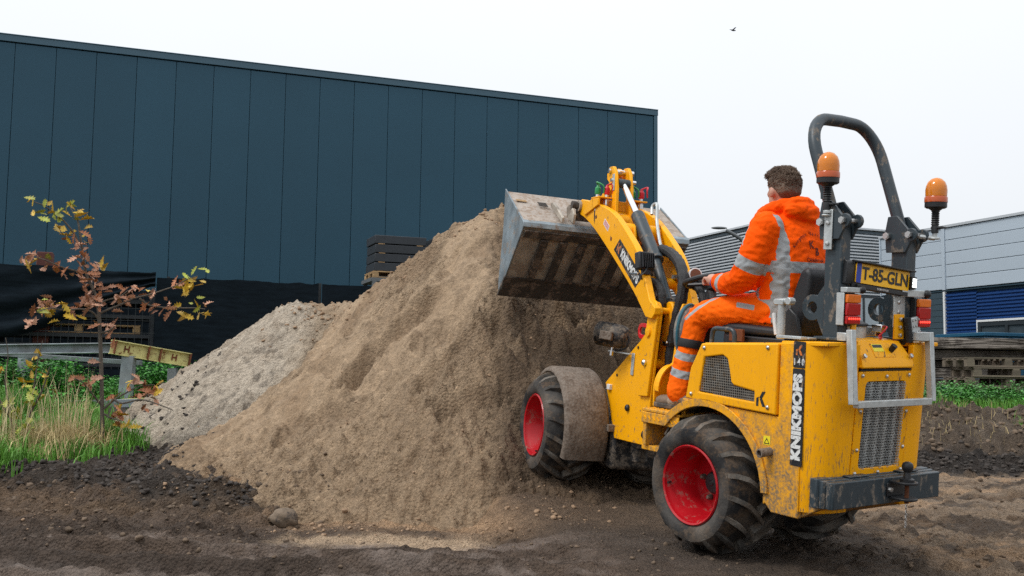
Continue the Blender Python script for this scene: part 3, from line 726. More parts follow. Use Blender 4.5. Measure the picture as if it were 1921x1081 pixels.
for (a, b, dep, w) in (((-1.40, 8.55), (-.55, 8.85), .30, .34), ((-.85, 7.75), (-.05, 8.15), .16, .25), ((-.6, 7.35), (.1, 7.6), .14, .2), ((-1.75, 8.3), (-1.15, 7.95), .13, .22), ((-1.2, 6.95), (-.4, 7.1), .06, .2), ((-2.4, 8.7), (-1.8, 8.9), .08, .25), ((-.35, 9.15), (.05, 9.3), .10, .25), ((.1, 8.6), (.75, 8.7), .12, .25), ((.2, 9.2), (1.0, 9.3), .12, .3), ((-1.6, 10.2), (-1.1, 10.0), .06, .2), ((-.9, 9.8), (-.5, 9.6), .06, .2)):
    S = scarp(S, a, b, dep, w)
rough = np.clip(.38 + sstep(-.1, .35, fbm(HX, HY, .75, 4, 97)) * .8 + sstep(8.9, 7.6, wy) * .45 + sstep(-.2, .15, wx) * .6, .38, 1.3)
d, t = seg_d(wx, wy, (-.08, 9.4), (-.2, 8.0)); S = S + .10 * np.exp(-(d / .16) ** 2)          # rib between the dry face and the dug face
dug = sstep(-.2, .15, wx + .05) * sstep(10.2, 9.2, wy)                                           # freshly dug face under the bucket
S = S + .06 * fbm(HX, HY, 1.6, 4, 63) + rough * .05 * fbm(HX, HY, 6, 4, 64) + (.03 + .06 * dug) * fbm(HX, HY, 3.2, 4, 65) + rough * (.026 * fbm(HX, HY, 14, 3, 66) + .026 * fbm(HX, HY, 25, 3, 67))
# the loader stands in its own cut
fl, tt = axle_floor(HX, HY)
d, t = seg_d(HX, HY, (1.40, 5.72), (.66, 7.13))
S = np.where(tt < 1.66, np.minimum(S, fl + np.maximum(0, d - .80) * 1.1 + .02 * fbm(HX, HY, 8, 3, 68)), np.minimum(S, .28 + np.maximum(0, tt - 1.66) * 1.05 + np.maximum(0, d - .95) * .4 + .05 * fbm(HX, HY, 5, 3, 69)))
GH = ground_height(HX, HY)
S = np.where(S > GH - .3, S, -1)
sx, sy = hx, hy
def rk(x, y): return rough[np.clip(((y - hy[0]) / .0155).astype(int), 0, len(hy) - 1), np.clip(((x - hx[0]) / .0135).astype(int), 0, len(hx) - 1)]
clods(S, 30000, -3.4, 2.4, 6.2, 11.4, .011, .036, .65, rk)
clods(S, 2200, -3.2, 2.4, 6.1, 11, .03, .085, .45, rk)
clods(S, 8000, -.05, 1.9, 8.0, 9.6, .016, .065, .75)
clods(S, 8000, -3.0, .6, 6.2, 8.4, .013, .05, .65, rk)
clods(S, 120, -3.1, .6, 6.15, 8.6, .04, .09, .4)
n = fbm(HX, HY, 1.3, 5, 71); n2 = fbm(HX, HY, 5, 4, 73); n5 = fbm(HX * 1.6, HY * .5, 1.4, 4, 77)
sc = np.ones(HX.shape + (3,)) * np.array((.335, .240, .153))
sc = mixc(sc, sstep(-.05, .3, n5 + .3 * n2) * .7, (.25, .168, .10))
sc = mixc(sc, sstep(.05, .3, n2 + .2 * n) * .45, (.20, .138, .086))
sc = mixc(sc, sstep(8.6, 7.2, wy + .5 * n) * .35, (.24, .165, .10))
sc = mixc(sc, dug * sstep(-.6, .0, n2 + .15) * .95, (.125, .084, .052))  # moist dug sand, with the bucket's shade painted into its colour
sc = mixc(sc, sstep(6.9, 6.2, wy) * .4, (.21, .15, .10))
sc = mixc(sc, damp_shade * .55, (.20, .135, .085))  # moist sand below slump edges, with painted shade so the ledges show
up = sstep(-1.4, -2.2, wx) * sstep(10.3, 11.2, wy); sc = mixc(sc, up * .5, (.30, .235, .165))
keep = S > GH - .05
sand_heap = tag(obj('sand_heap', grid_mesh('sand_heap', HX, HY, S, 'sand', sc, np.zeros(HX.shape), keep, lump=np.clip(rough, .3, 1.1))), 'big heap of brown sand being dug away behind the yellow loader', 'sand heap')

kx = np.arange(-5.9, -1.4, .015); ky = np.arange(8.6, 13.6, .018)
KX, KY = np.meshgrid(kx, ky)
vx = KX + .13 * fbm(KX, KY, 1.0, 3, 81); vy = KY + .13 * fbm(KX, KY, 1.0, 3, 82)
grey_ridge = [(-1.95, 11.0, 1.55), (-2.42, 11.2, 1.72), (-2.95, 11.5, 1.50), (-3.40, 11.8, 1.12), (-3.9, 12.0, .74), (-4.6, 12.2, .22)]
G2 = ridge_height(vx, vy, grey_ridge, [.85, .85, .82, .8, .75])
d, t = seg_d(vx, vy, (-2.34, 11.15), (-1.98, 9.9)); G2 = np.maximum(G2, 1.70 - .82 * t - np.maximum(0, d - .05) * .72)
G2 = G2 + .045 * fbm(KX, KY, 1.8, 4, 83) + .022 * fbm(KX, KY, 7, 4, 84) + .014 * fbm(KX, KY, 19, 3, 85)
KH = ground_height(KX, KY); G2 = np.where(G2 > KH - .3, G2, -1)
sx, sy = kx, ky
clods(G2, 9000, -5.2, -1.8, 9.2, 12.2, .014, .045, .6)
clods(G2, 200, -4.6, -2.0, 9.3, 11.8, .04, .08, .4)
n = fbm(KX, KY, 1.5, 5, 86); n2 = fbm(KX, KY, 6, 4, 87); n4 = fbm(KX, KY, 13, 3, 88)
kc = np.ones(KX.shape + (3,)) * np.array((.44, .375, .295))
kc = mixc(kc, sstep(.0, .3, n + .3 * n2) * .6, (.30, .235, .17))
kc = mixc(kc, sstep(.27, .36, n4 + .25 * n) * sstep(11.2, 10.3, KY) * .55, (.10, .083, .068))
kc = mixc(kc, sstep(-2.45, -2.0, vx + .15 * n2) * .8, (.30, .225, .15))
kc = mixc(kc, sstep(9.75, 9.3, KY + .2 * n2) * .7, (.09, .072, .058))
kk = (G2 > KH - .05)
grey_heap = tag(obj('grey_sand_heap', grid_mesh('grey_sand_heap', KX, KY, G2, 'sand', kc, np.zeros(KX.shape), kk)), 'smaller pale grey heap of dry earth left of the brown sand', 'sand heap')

def surf(x, y):
    """Top of ground and heaps."""
    z = gz(x, y)
    for (ax, ay, H) in ((hx, hy, S), (kx, ky, G2)):
        if ax[0] < x < ax[-1] and ay[0] < y < ay[-1]:
            z = max(z, float(H[int((y - ay[0]) / (ay[1] - ay[0])), int((x - ax[0]) / (ax[1] - ax[0]))]))
    return z

# loose lumps lying on the soil (each kind one mass)
def rock_template(sd, nu=7, nv=5):
    rg = random.Random(sd); mb = MB(); mb.ball((0, 0, 0), 1.0, nu, nv)
    v = np.array(mb.v); v *= np.array([[rg.uniform(.55, 1.3)] for _ in v]); v *= np.array([1.0, rg.uniform(.6, 1), rg.uniform(.45, .8)])
    fs = []
    for f in mb.f:
        for i in range(1, len(f) - 1): fs.append((f[0], f[i], f[i + 1]))
    return v, np.array(fs)
ROCKS = [rock_template(i) for i in range(6)]
def scatter_lumps(name, m, spots, parent=None):
    V = []; Fc = []; o = 0
    for (x, y, z, r) in spots:
        v, f = ROCKS[int(RNG.integers(0, 6))]
        a = RNG.uniform(0, 6.28); ca, sa = math.cos(a), math.sin(a)
        w = v * r; w = np.stack([w[:, 0] * ca - w[:, 1] * sa, w[:, 0] * sa + w[:, 1] * ca, w[:, 2]], -1) + np.array([x, y, z + r * .25])
        V.append(w); Fc.append(f + o); o += len(v)
    return obj(name, tri_mesh(name, np.concatenate(V), np.concatenate(Fc), m), parent, kind='stuff')
sp = []
for _ in range(1100):
    x = RNG.uniform(-3.0, .7); y = RNG.uniform(6.05, 9.8); sp.append((x, y, surf(x, y), .004 * (4.5 ** RNG.random() ** 2)))
for _ in range(110):
    x = RNG.uniform(-1.6, .5); y = 6.36 + RNG.normal(0, .11); sp.append((x, y, surf(x, y), .005 * (5.5 ** RNG.random() ** 2.2)))
for (a, b, n_) in ((-.14, 9.9, 160), (-1.2, 10.5, 160), (-1.9, 11.1, 120)):
    for _ in range(n_):
        x = a + RNG.normal(0, .35); y = b + RNG.normal(0, .25); sp.append((x, y, surf(x, y), .01 * (3.2 ** RNG.random())))
scatter_lumps('sand_lumps', 'clod_sand', sp)
sp = []
for _ in range(1100):
    t = RNG.random(); x = -5.2 + 3.5 * t; y = 8.05 - 1.25 * t + RNG.normal(0, .18); sp.append((x, y, surf(x, y), .006 * (5 ** RNG.random())))
for _ in range(700):
    x = RNG.uniform(-4.3, -2.7); y = RNG.uniform(7.5, 9.5); x = -2.6 - .35 * (y - 7) * RNG.random() - .3 * RNG.random(); sp.append((x, y, surf(x, y), .006 * (5 ** RNG.random())))
for _ in range(1300):
    x = RNG.uniform(3.3, 6.6); y = 11.3 + RNG.normal(0, .28) - .12 * (x - 4); sp.append((x, y, surf(x, y), .008 * (4.5 ** RNG.random())))
for _ in range(260):
    x = RNG.uniform(-4.4, -3.1); y = RNG.uniform(9.5, 11.2); sp.append((x, y, surf(x, y), .008 * (4 ** RNG.random())))
scatter_lumps('black_soil_crumbs', 'clod_dark', sp)
sp = []
for _ in range(800):
    x = RNG.uniform(-4.6, -1.2); y = RNG.uniform(5.2, 7.6); sp.append((x, y, surf(x, y), .005 * (5 ** RNG.random() ** 1.7)))
for _ in range(1000):
    x = RNG.uniform(1.9, 5.6); y = RNG.uniform(5.0, 10.6); sp.append((x, y, surf(x, y), .005 * (5 ** RNG.random() ** 1.7)))
for _ in range(400):
    x = RNG.uniform(3.2, 6.7); y = RNG.uniform(11.6, 13.6); sp.append((x, y, surf(x, y), RNG.uniform(.015, .05)))
for _ in range(150):
    x = RNG.uniform(-1.2, 1.2); y = RNG.uniform(5.0, 6.2); sp.append((x, y, surf(x, y), .004 * (4 ** RNG.random())))
scatter_lumps('brown_soil_lumps', 'clod_brown', sp)

# one big clod at the foot of the heap
v, f = rock_template(31, 22, 15)
v = np.stack([v[:, 0], v[:, 1], v[:, 2]], -1); mb = MB(); mb.ball((0, 0, 0), 1, 26, 18); vv = np.array(mb.v)
rr = 1 + .10 * np.array([math.sin(3.1 * p[0] + 1) * math.cos(2.3 * p[1]) + .6 * math.sin(5 * p[2] + 4 * p[0]) for p in vv]) + RNG.normal(0, .022, len(vv))
mb.v = [tuple(p) for p in vv * rr[:, None] * np.array((.098, .075, .064))]
tag(obj('stone', mb, 'stone', None, T(-1.42, 6.5, gz(-1.42, 6.5) + .045) @ Rz(.3) @ Matrix.Rotation(.15, 4, 'Y'), smooth=60), 'round earth covered stone lying at the foot of the sand heap', 'stone')
# ------------------------------------------------------------------ dark blue hall on the left
DW = Vector((.937, .349, 0)).normalized(); NW = Vector((DW.y, -DW.x, 0))       # along its wall / out of it, towards us
HP = Vector((-12.4, 27.1, 0))
HW = Matrix(((DW.x, NW.x, 0, HP.x), (DW.y, NW.y, 0, HP.y), (0, 0, 1, 0), (0, 0, 0, 1)))
hall = empty('metal_hall', HW @ T(8, -10, .5), label='tall dark blue hall clad in upright metal panels behind the sand heap', cat='hall')
ts = [-6.35, -5.31, -4.27, -3.23, -2.2, -1.17, -.15, .87, 1.92, 2.97, 4.0, 5.03, 6.04, 7.05, 8.08, 9.13, 10.2, 11.26, 12.32, 13.37, 14.42, 15.48, 16.53, 17.57, 18.24]
pm = None
for a, b in zip(ts[:-1], ts[1:]):
    mb = MB(); mb.box((a + .007, -.07, .4), (b - .007, 0, 9.79))
    obj('panel', mb, 'panel_blue', hall, HW, bevel=.006)
mb = MB(); mb.box((-7, -.30, .3), (18.30, -.075, 9.85)); obj('wall_backing', mb, 'joint_dark', hall, HW)
mb = MB(); mb.box((-7, -.12, 9.82), (18.40, .035, 10.0)); mb.box((-7, -.45, 10.0), (18.40, .05, 10.03)); obj('roof_trim', mb, 'trim_blue', hall, HW, bevel=.008)
mb = MB(); mb.box((18.255, -.12, .4), (18.385, .03, 9.815)); obj('corner_trim', mb, 'trim_blue', hall, HW, bevel=.008)
mb = MB(); mb.box((18.30, -22, .3), (18.37, -.12, 9.99)); obj('gable_wall', mb, 'panel_blue', hall, HW)
mb = MB(); mb.box((-7, -22, 9.86), (18.29, -.31, 9.94)); obj('roof', mb, 'trim_blue', hall, HW)

# ------------------------------------------------------------------ corrugated hall far right
def mat_dir(px, py, pz, dx, dy):
    d = Vector((dx, dy, 0)).normalized(); nrm = Vector((d.y, -d.x, 0))
    return Matrix(((d.x, nrm.x, 0, px), (d.y, nrm.y, 0, py), (0, 0, 1, pz), (0, 0, 0, 1)))
def wavy(mb, x0, x1, z0, z1, pitch, depth, y=0.0, horizontal=True, steps=4):
    """A sheet with trapezoid ribs running along x."""
    n = int((z1 - z0) / pitch)
    prof = []
    for i in range(n):
        z = z0 + i * pitch
        prof += [(z, y), (z + pitch * .45, y), (z + pitch * .58, y - depth), (z + pitch * .87, y - depth)]
    prof.append((z0 + n * pitch, y))
    vs = [(x0, p[1], p[0]) for p in prof] + [(x1, p[1], p[0]) for p in prof]; k = len(prof)
    return mb.add(vs, [(i, k + i, k + i + 1, i + 1) for i in range(k - 1)])
C1 = (11.43, 45.0)
far = empty('corrugated_hall', T(C1[0], C1[1] + 6, .7), label='pale ribbed metal hall behind the driver with dark lower windows', cat='hall')
WL = mat_dir(C1[0], C1[1], 0, .3730, -.9278)            # its left face: towards us from the corner is +x; we need the part running away
WA = mat_dir(C1[0] - .373 * 40, C1[1] + .9278 * 40, 0, .3730, -.9278)
WB = mat_dir(C1[0], C1[1], 0, .9278, .3730)
for (Wm, ln) in ((WA, 40), (WB, 30)):
    mb = MB(); wavy(mb, 0, ln, 5.02, 8.05, .145, .11); obj('cladding', mb, 'clad_light', far, Wm, smooth=0)
    mb = MB(); mb.box((0, -.15, 8.075), (ln, .03, 8.16)); obj('roof_trim', mb, 'clad_light', far, Wm)
    mb = MB(); mb.box((0, -.25, .5), (ln, -.065, 8.04)); obj('wall', mb, 'slate_panel', far, Wm)
    x = .4
    while x < ln - 2.2:
        fo = empty('window', Wm @ T(x, 0, 0), far)
        mb = MB(); mb.prism(rrect(x, 3.55, x + 1.9, 4.95, .01, 1), 'lu', -.06, .0, holes=[rrect(x + .07, 3.62, x + .9, 4.88, .005, 1), rrect(x + 1.0, 3.62, x + 1.83, 4.88, .005, 1)])
        mb.v = [(v[1], v[0], v[2]) for v in mb.v]; obj('frame', mb, 'frame_dark', fo, Wm)
        for q in (0, 1):
            mb = MB(); mb.box((x + .07 + q * .93, -.045, 3.62), (x + .9 + q * .93, -.03, 4.88)); obj('pane', mb, 'glass_sky', fo, Wm)
        x += 2.0
mb = MB(); mb.add([(C1[0], C1[1] + .1, 8.1), (C1[0] + 27.8, C1[1] + 11.2, 8.1), (C1[0] + 13, C1[1] + 48, 8.1), (C1[0] - 14.8, C1[1] + 37, 8.1)], [(0, 1, 2, 3)]); obj('roof', mb, 'trim_blue', far, I4)

# ------------------------------------------------------------------ light grey hall on the right
WG = mat_dir(12.424, 34.0, 0, .3752, -.9270)
near_hall = empty('grey_panel_hall', WG @ T(6, -6, .7), label='light grey hall with blue ribbed lower wall at the right edge', cat='hall')
for (a, b) in ((.06, 2.72), (2.86, 9.4), (9.54, 16)):
    for i in range(5):
        z0 = 3.86 + i * .385
        mb = MB(); mb.box((a, -.06, z0 + .006), (b, 0, z0 + .379)); obj('panel', mb, 'panel_light', near_hall, WG, bevel=.012)
for x in (0, 2.725, 9.405):
    mb = MB(); mb.box((x, -.08, 3.84), (x + (.055 if x == 0 else .13), .035, 5.79)); obj('cover_strip', mb, 'panel_light', near_hall, WG, bevel=.01)
mb = MB(); mb.box((0, -.12, 5.795), (16, .05, 5.87)); obj('roof_trim', mb, 'clad_light', near_hall, WG)
mb = MB(); mb.box((0, -.3, .5), (16, -.085, 5.79)); obj('wall', mb, 'joint_dark', near_hall, WG)
mb = MB(); mb.box((0, -.10, 3.80), (16, .0, 3.835)); obj('drip_edge', mb, 'joint_dark', near_hall, WG)
for i in range(17):
    z0 = .62 + i * .186
    mb = MB(); mb.box((0.01, -.08, z0), (2.74, -.015 + .004 * (i % 2), z0 + .176)); obj('board', mb, 'slate_panel', near_hall, WG, bevel=.006)
mb = MB(); mb.box((2.745, -.08, .5), (2.815, .03, 3.795)); obj('corner_strip', mb, 'frame_white', near_hall, WG)
mb = MB(); wavy(mb, 2.82, 4.02, .6, 3.79, .105, .045, y=0); wavy(mb, 4.02, 16, 2.86, 3.79, .105, .045, y=0); obj('blue_cladding', mb, 'clad_blue', near_hall, WG, smooth=0)
win = empty('window', WG @ T(5, 0, 2.4), near_hall)
for x, w in ((4.06, 2.05), (6.4, 2.0)):
    mb = MB(); mb.prism(rrect(x, 1.6, x + w, 2.78, .01, 1), 'lu', -.07, .015, holes=[rrect(x + .10, 1.68, x + w / 2 - .05, 2.66, .005, 1), rrect(x + w / 2 + .05, 1.68, x + w - .10, 2.66, .005, 1)])
    mb.v = [(v[1], v[0], v[2]) for v in mb.v]; obj('frame', mb, 'frame_dark', win, WG)
    for q in (0, 1):
        mb = MB(); mb.box((x + .10 + q * (w / 2 - .05), -.05, 1.68), (x + w / 2 - .05 + q * (w / 2 - .05), -.03, 2.66)); obj('pane', mb, 'glass_dark', win, WG)
mb = MB(); mb.box((4.02, -.08, 1.55), (4.055, .03, 2.855)); mb.box((4.055, -.08, 2.79), (8.5, .03, 2.85)); mb.box((6.13, -.07, 1.55), (6.38, .02, 2.785)); obj('trim', mb, 'frame_white', win, WG)
mb = MB(); mb.box((4.02, -.08, .5), (16, -.02, 1.54)); obj('plinth', mb, 'clad_blue', near_hall, WG)
mb = MB(); mb.box((0, -14, .5), (.05, -.31, 5.78)); mb.box((.06, -14, 5.74), (16, -.31, 5.79)); obj('side_wall', mb, 'clad_light', near_hall, WG)
# dark low wing that closes the yard between the two halls
# ------------------------------------------------------------------ blue container by the grey hall
WC = mat_dir(11.35, 24.3, .72, .955, .296)
cont = empty('blue_container', WC, label='small dark blue open container standing in front of the ribbed blue wall', cat='container')
mb = MB(); mb.box((0, -1.6, .05), (3.4, 0, 1.38)); obj('body', mb, 'container_blue', cont, WC, bevel=.02)
mb = MB()
for x in np.arange(.02, 3.4, .42): mb.box((x, .001, .1), (x + .09, .05, 1.34))
obj('rib', mb, 'container_blue', cont, WC, bevel=.008)
mb = MB(); mb.box((-.05, -1.65, 1.382), (3.45, .06, 1.47)); obj('top_rail', mb, 'container_blue', cont, WC, bevel=.012)
mb = MB(); mb.box((0, -1.55, -.15), (3.4, -.05, .045)); obj('skid', mb, 'container_blue', cont, WC)

# ------------------------------------------------------------------ concrete slabs and pallets on the right
rows = [('lowest concrete slab at the bottom of the slab stack', 6.55, 16.8, .70, 2.2, .17), ('second lowest slab of the stack, short and sandy on top', 6.45, 16.95, .885, 2.0, .155), ('concrete slab in the middle of the stack, below two thin ones', 6.7, 17.0, 1.05, 1.9, .16),
        ('thin concrete slab pushed back in the upper half of the stack', 6.5, 17.25, 1.22, 2.2, .12), ('long concrete slab second from the top of the stack', 6.35, 17.0, 1.35, 2.42, .17), ('topmost concrete slab, reaching out to the right of the stack', 6.8, 16.9, 1.53, 2.5, .19)]
for i, (lb, x, y, z, w, h) in enumerate(rows):
    mb = MB(); hh = h - .008
    mb.box((0, -.0, 0), (w, 1.9, hh))
    mb2 = bmesh.new(); tmp = mb.mesh('tmp', [MATS['concrete']], 0); mb2.from_mesh(tmp)
    bmesh.ops.subdivide_edges(mb2, edges=mb2.edges[:], cuts=9, use_grid_fill=True)
    rg = random.Random(40 + i)
    for v in mb2.verts:
        k = .018 if (v.co.z > hh - .01 or v.co.y < .01) else .006
        v.co += Vector((rg.uniform(-1, 1) * k, rg.uniform(-1, 1) * k, rg.uniform(-.4, .25) * k))
    mb2.to_mesh(tmp); mb2.free(); tmp.name = 'concrete_slab'
    tag(obj('concrete_slab', tmp, None, None, T(x, y, z) @ Rz(R(rg.uniform(-4, 6))), bevel=.008), lb, 'concrete slab', 'concrete slabs stacked in the yard')

def make_pallet(wood, label, group, W, L=1.2, D=.8):
    t = empty('pallet', W, label=label, cat='pallet', group=group)
    pl = MB(); pl.box((0, 0, 0), (L, .1, .022)); plank = pl.mesh('plank', ml(wood), 0)
    bk = MB(); bk.box((0, 0, 0), (.12, .1, .078)); block = bk.mesh('block', ml(wood), 0)
    cr = MB(); cr.box((0, 0, 0), (.1, D, .022)); cross = cr.mesh('cross_plank', ml(wood), 0)
    for i in range(5): obj('plank', plank, None, t, W @ T(0, i * (D - .1) / 4, .122))
    for i in range(3): obj('cross_plank', cross, None, t, W @ T(.01 + i * (L - .12) / 2, 0, .1))
    for i in range(3):
        for j in range(3): obj('block', block, None, t, W @ T(i * (L - .12) / 2, j * (D - .1) / 2, .0225))
    for j in range(3): obj('plank', plank, None, t, W @ T(0, j * (D - .1) / 2, 0))
    return t
pw = T(7.02, 15.45, .76) @ Rz(R(2))
p0 = make_pallet('wood_grey', 'weathered pallet at the bottom of the pallet pile beside the slabs', 'pallets beside the slab stack', pw @ T(.04, 0, 0), L=1.3)
dup(p0, pw @ T(-.06, .02, .151) @ Rz(.02), None, 'weathered pallet in the middle of the pallet pile beside the slabs', 'pallets beside the slab stack')
dup(p0, pw @ T(.02, -.01, .302) @ Rz(-.02), None, 'top weathered pallet of the pile beside the slabs', 'pallets beside the slab stack')
dup(p0, pw @ T(-.08, 0, .453) @ Rz(.015), None, 'loose pallet lying highest, level with the upper concrete slabs', 'pallets beside the slab stack')

# ------------------------------------------------------------------ stored packs of dark crates behind the heap
SW = mat_dir(-3.0, 22.0, 0, .937, .349)
rack = empty('storage_rack', SW @ T(1.3, -.5, .6), label='steel rack carrying the crate packs, mostly hidden behind the sand heap', cat='rack')
for x in (-.05, 2.55):
    for y in (-.95, -.05):
        mb = MB(); mb.box((x, y, .5), (x + .09, y + .06, 3.07)); obj('post', mb, 'lamp_grey', rack, SW)
mb = MB(); mb.box((-.08, -1.0, 3.02), (2.7, 0.0, 3.10)); obj('shelf', mb, 'lamp_grey', rack, SW)
pa = make_pallet('wood_pale', 'pale wooden pallet high up under the left crate pack', 'pallets under the crate packs', SW @ T(-.03, -.9, 3.103), L=1.22, D=.9)
dup(pa, SW @ T(1.3, -.9, 3.103), None, 'pale wooden pallet under the right crate pack, mostly behind the sand', 'pallets under the crate packs')
lv = ['bottom', 'second lowest', 'second highest', 'top']
cm = MB(); cm.box((0, -.86, 0), (1.17, 0, .185)); cmesh = None
for s, sd in ((0, 'left'), (1, 'right')):
    for k in range(4):
        z = 3.252 + k * .202
        o = obj('dark_crate', MB().box((0, -.86, 0), (1.17, 0, .185)), 'crate_dark', None, SW @ T(-.01 + s * 1.3 + .008 * ((k * 7 + s) % 3), -.02, z), bevel=.012)
        tag(o, '%s dark grey crate of the %s pack on the high pallet' % (lv[k], sd), 'crate', 'dark crates behind the heap')
        bt = MB()
        for q in (.08, .95): bt.box((q, -.84, -.0165), (q + .14, .004, -.0005))
        obj('batten', bt, 'wood_pale', o, WM[o])

# ------------------------------------------------------------------ screened fence in front of the hall
FWm = mat_dir(-4.79, 17.0, 0, .937, .349)
fence = empty('mesh_fence', FWm @ T(0, 0, .55), label='wire fence hung with black screening net in front of the blue hall', cat='fence')
tops = 2.53
def net_sheet(x0, x1, z0, z1, y, sd, sag=.0, nx=26, nz=16, amp=.03, ragged=.03):
    X, Z = np.meshgrid(np.linspace(x0, x1, nx), np.linspace(0, 1, nz))
    rag = ragged * fbm(X * 3, X * 0, 1.7, 3, sd) - sag * np.sin(math.pi * (X - x0) / (x1 - x0))
    Zz = z0 + (z1 + rag - z0) * Z
    Yy = y + amp * fbm(X, Zz * .35, 2.3, 4, sd + 3)
    return grid_mesh('net', X, Yy, Zz, 'net_black')
for i in range(-1, 4):
    x0 = -.95 + i * 2.5
    if i >= 0: obj('net', net_sheet(x0 + (-.18 if i == 0 else .03), x0 + 2.47, .56, tops, .03, 100 + i), None, fence, FWm)
    mb = MB(); mb.box((x0 - .025, -.05, .4), (x0 + .025, -.005, tops + .02)); obj('post', mb, 'fence_wire', fence, FWm)
def wire_panel(x0, x1):
    mb = MB()
    for x in np.arange(x0 + .03, x1, .11): mb.box((x, -.012, .6), (x + .008, -.004, tops - .02))
    for z in np.arange(.6, tops, .2): mb.box((x0, -.003, z), (x1, .006, z + .009))
    return tag(obj('wire_panel', mb, 'fence_wire', fence, FWm, smooth=0), kind='stuff')
wire_panel(-3.45, -.95); wire_panel(-5.95, -3.45)
obj('net', net_sheet(-3.4, -1.0, .56, 1.0, .03, 140, 0, amp=.05), None, fence, FWm)
for x in (-3.45, -5.95):
    mb = MB(); mb.box((x - .025, -.05, .4), (x + .025, -.015, tops + .02)); obj('post', mb, 'fence_wire', fence, FWm)
obj('net', net_sheet(-9.5, .6, .56, tops - .06, -2.4, 170, .0, amp=.06), None, fence, FWm)
obj('net', net_sheet(-8.4, -3.5, .56, tops - .02, -.02, 150, .05, amp=.04), None, fence, FWm)
# the loose end of the net hanging in folds
X, Zt = np.meshgrid(np.linspace(-6.5, -1.15, 70), np.linspace(0, 1, 26))
top = 2.66 - .012 * (X + 6.5) + .04 * fbm(X, X * 0, 2.1, 3, 160)
bot = 1.55 + .85 * np.clip((X + 3.3) / 2.1, 0, 1) ** 1.5 + .06 * np.sin(X * 2.3)
Zz = bot + (top - bot) * Zt
fold = .10 * np.sin((Zt * 5.0 + .55 * np.sin(X * 1.1 + .5)) * math.pi) * (1 - Zt) + .05 * fbm(X, Zz * 2, 1.5, 3, 161)
obj('hanging_net', grid_mesh('hanging_net', X, .12 + fold, Zz, 'net_black'), None, fence, FWm)
# dim stack of pallets behind the gap
pg = make_pallet('wood_pale', 'pale wooden pallet seen through the gap in the fence net', 'pallets behind the fence', FWm @ T(-3.25, -1.3, 1.60), L=1.9, D=.9)
st = empty('pallet_stand', FWm @ T(-3.3, -1.4, .55), label='dark steel stand holding a pallet behind the fence', cat='stand')
for z in (.75, 1.05, 1.53, 1.85, 2.1): obj('shelf', MB().box((-3.5, -1.5, z), (-1.2, -.3, z + .06)), 'crate_dark', st, FWm)
for x in (-3.56, -1.2): obj('post', MB().box((x, -1.5, .5), (x + .06, -.3, 2.3)), 'crate_dark', st, FWm)
obj('storage_box', MB().box((-2.98, -.75, .5), (-2.74, -.40, 2.90)), 'red_brown', None, FWm, bevel=.01, label='narrow red brown box standing upright behind the fence, its top above the net', cat='box')

# ------------------------------------------------------------------ old steel trestles in the grass on the left
def ibeam(mb, L, h, w, tw=.012, tf=.016):
    mb.box((0, -w / 2, 0), (L, w / 2, tf)); mb.box((0, -w / 2, h - tf), (L, w / 2, h)); mb.box((0, -tw / 2, tf), (L, tw / 2, h - tf)); return mb
def aim(p, q):
    d = Vector(q) - Vector(p); L = d.length; d.normalize(); up = Vector((0, 0, 1)); s = up.cross(d).normalized(); u = d.cross(s)
    return Matrix(((d.x, s.x, u.x, p[0]), (d.y, s.y, u.y, p[1]), (d.z, s.z, u.z, p[2]), (0, 0, 0, 1))), L
tr = empty('steel_trestle', T(-5.3, 12.7, .55), label='grey steel rail on round posts standing among the nettles', cat='trestle')
W_, L_ = aim((-8.3, 13.45, 1.14), (-4.88, 12.72, 1.20))
mb = MB(); ibeam(mb, L_, .13, .16); obj('rail', mb, 'beam_grey', tr, W_, bevel=.004)
W_, L_ = aim((-7.0, 13.5, 1.165), (-4.7, 12.9, 1.05)); obj('rail', MB().box((0, -.03, 0), (L_, .03, .06)), 'beam_grey', tr, W_, bevel=.004)
for (x, y) in ((-6.22, 13.0), (-8.0, 13.4)):
    mb = MB(); mb.lathe([(.085, .35), (.085, 1.13)], (x, y, 0), (0, 0, 1), 16); obj('post', mb, 'beam_grey', tr, I4)
W_, L_ = aim((-5.75, 12.05, .50), (-4.45, 12.25, .545)); obj('ground_rail', MB().box((0, -.06, 0), (L_, .06, .10)), 'beam_grey', tr, W_, bevel=.006)
ts2 = empty('post_frame', T(-4.6, 12.7, .55), label='pair of grey steel posts carrying the yellow beam', cat='frame')
for (x, y, tp, w, tilt) in ((-4.76, 12.55, 1.165, .085, .05), (-4.28, 12.86, 1.02, .062, 0)):
    mb = MB(); mb.obox((0, 0, (tp - .35) / 2), (w * 1.7, w * 1.5, tp - .35)); obj('post', mb, 'beam_grey', ts2, T(x, y, .35) @ Matrix.Rotation(tilt, 4, 'Y'), bevel=.006)
yb = empty('yellow_beam', T(-4.9, 12.4, 1.17), label='short pale yellow steel beam with rusty stiffeners lying on the posts', cat='beam')
W_, L_ = aim((-4.92, 12.42, 1.185), (-4.10, 12.92, 1.035))
mb = MB(); ibeam(mb, L_, .175, .12, .01, .012); obj('beam', mb, 'beam_yellow', yb, W_, bevel=.002)
for t in (.04, .44, .585, L_ / .97 - .02): obj('stiffener', MB().box((min(t, L_ - .02), -.066, .004), (min(t, L_ - .02) + .018, -.0055, .171)), 'rust', yb, W_)
for t in (.16, .74):
    mb = MB(); mb.box((t, -.014, .05), (t + .016, -.0065, .13)); mb.box((t + .05, -.014, .05), (t + .066, -.0065, .13)); mb.box((t + .0165, -.013, .08), (t + .0495, -.0065, .10)); obj('rust_mark', mb, 'rust', yb, W_)
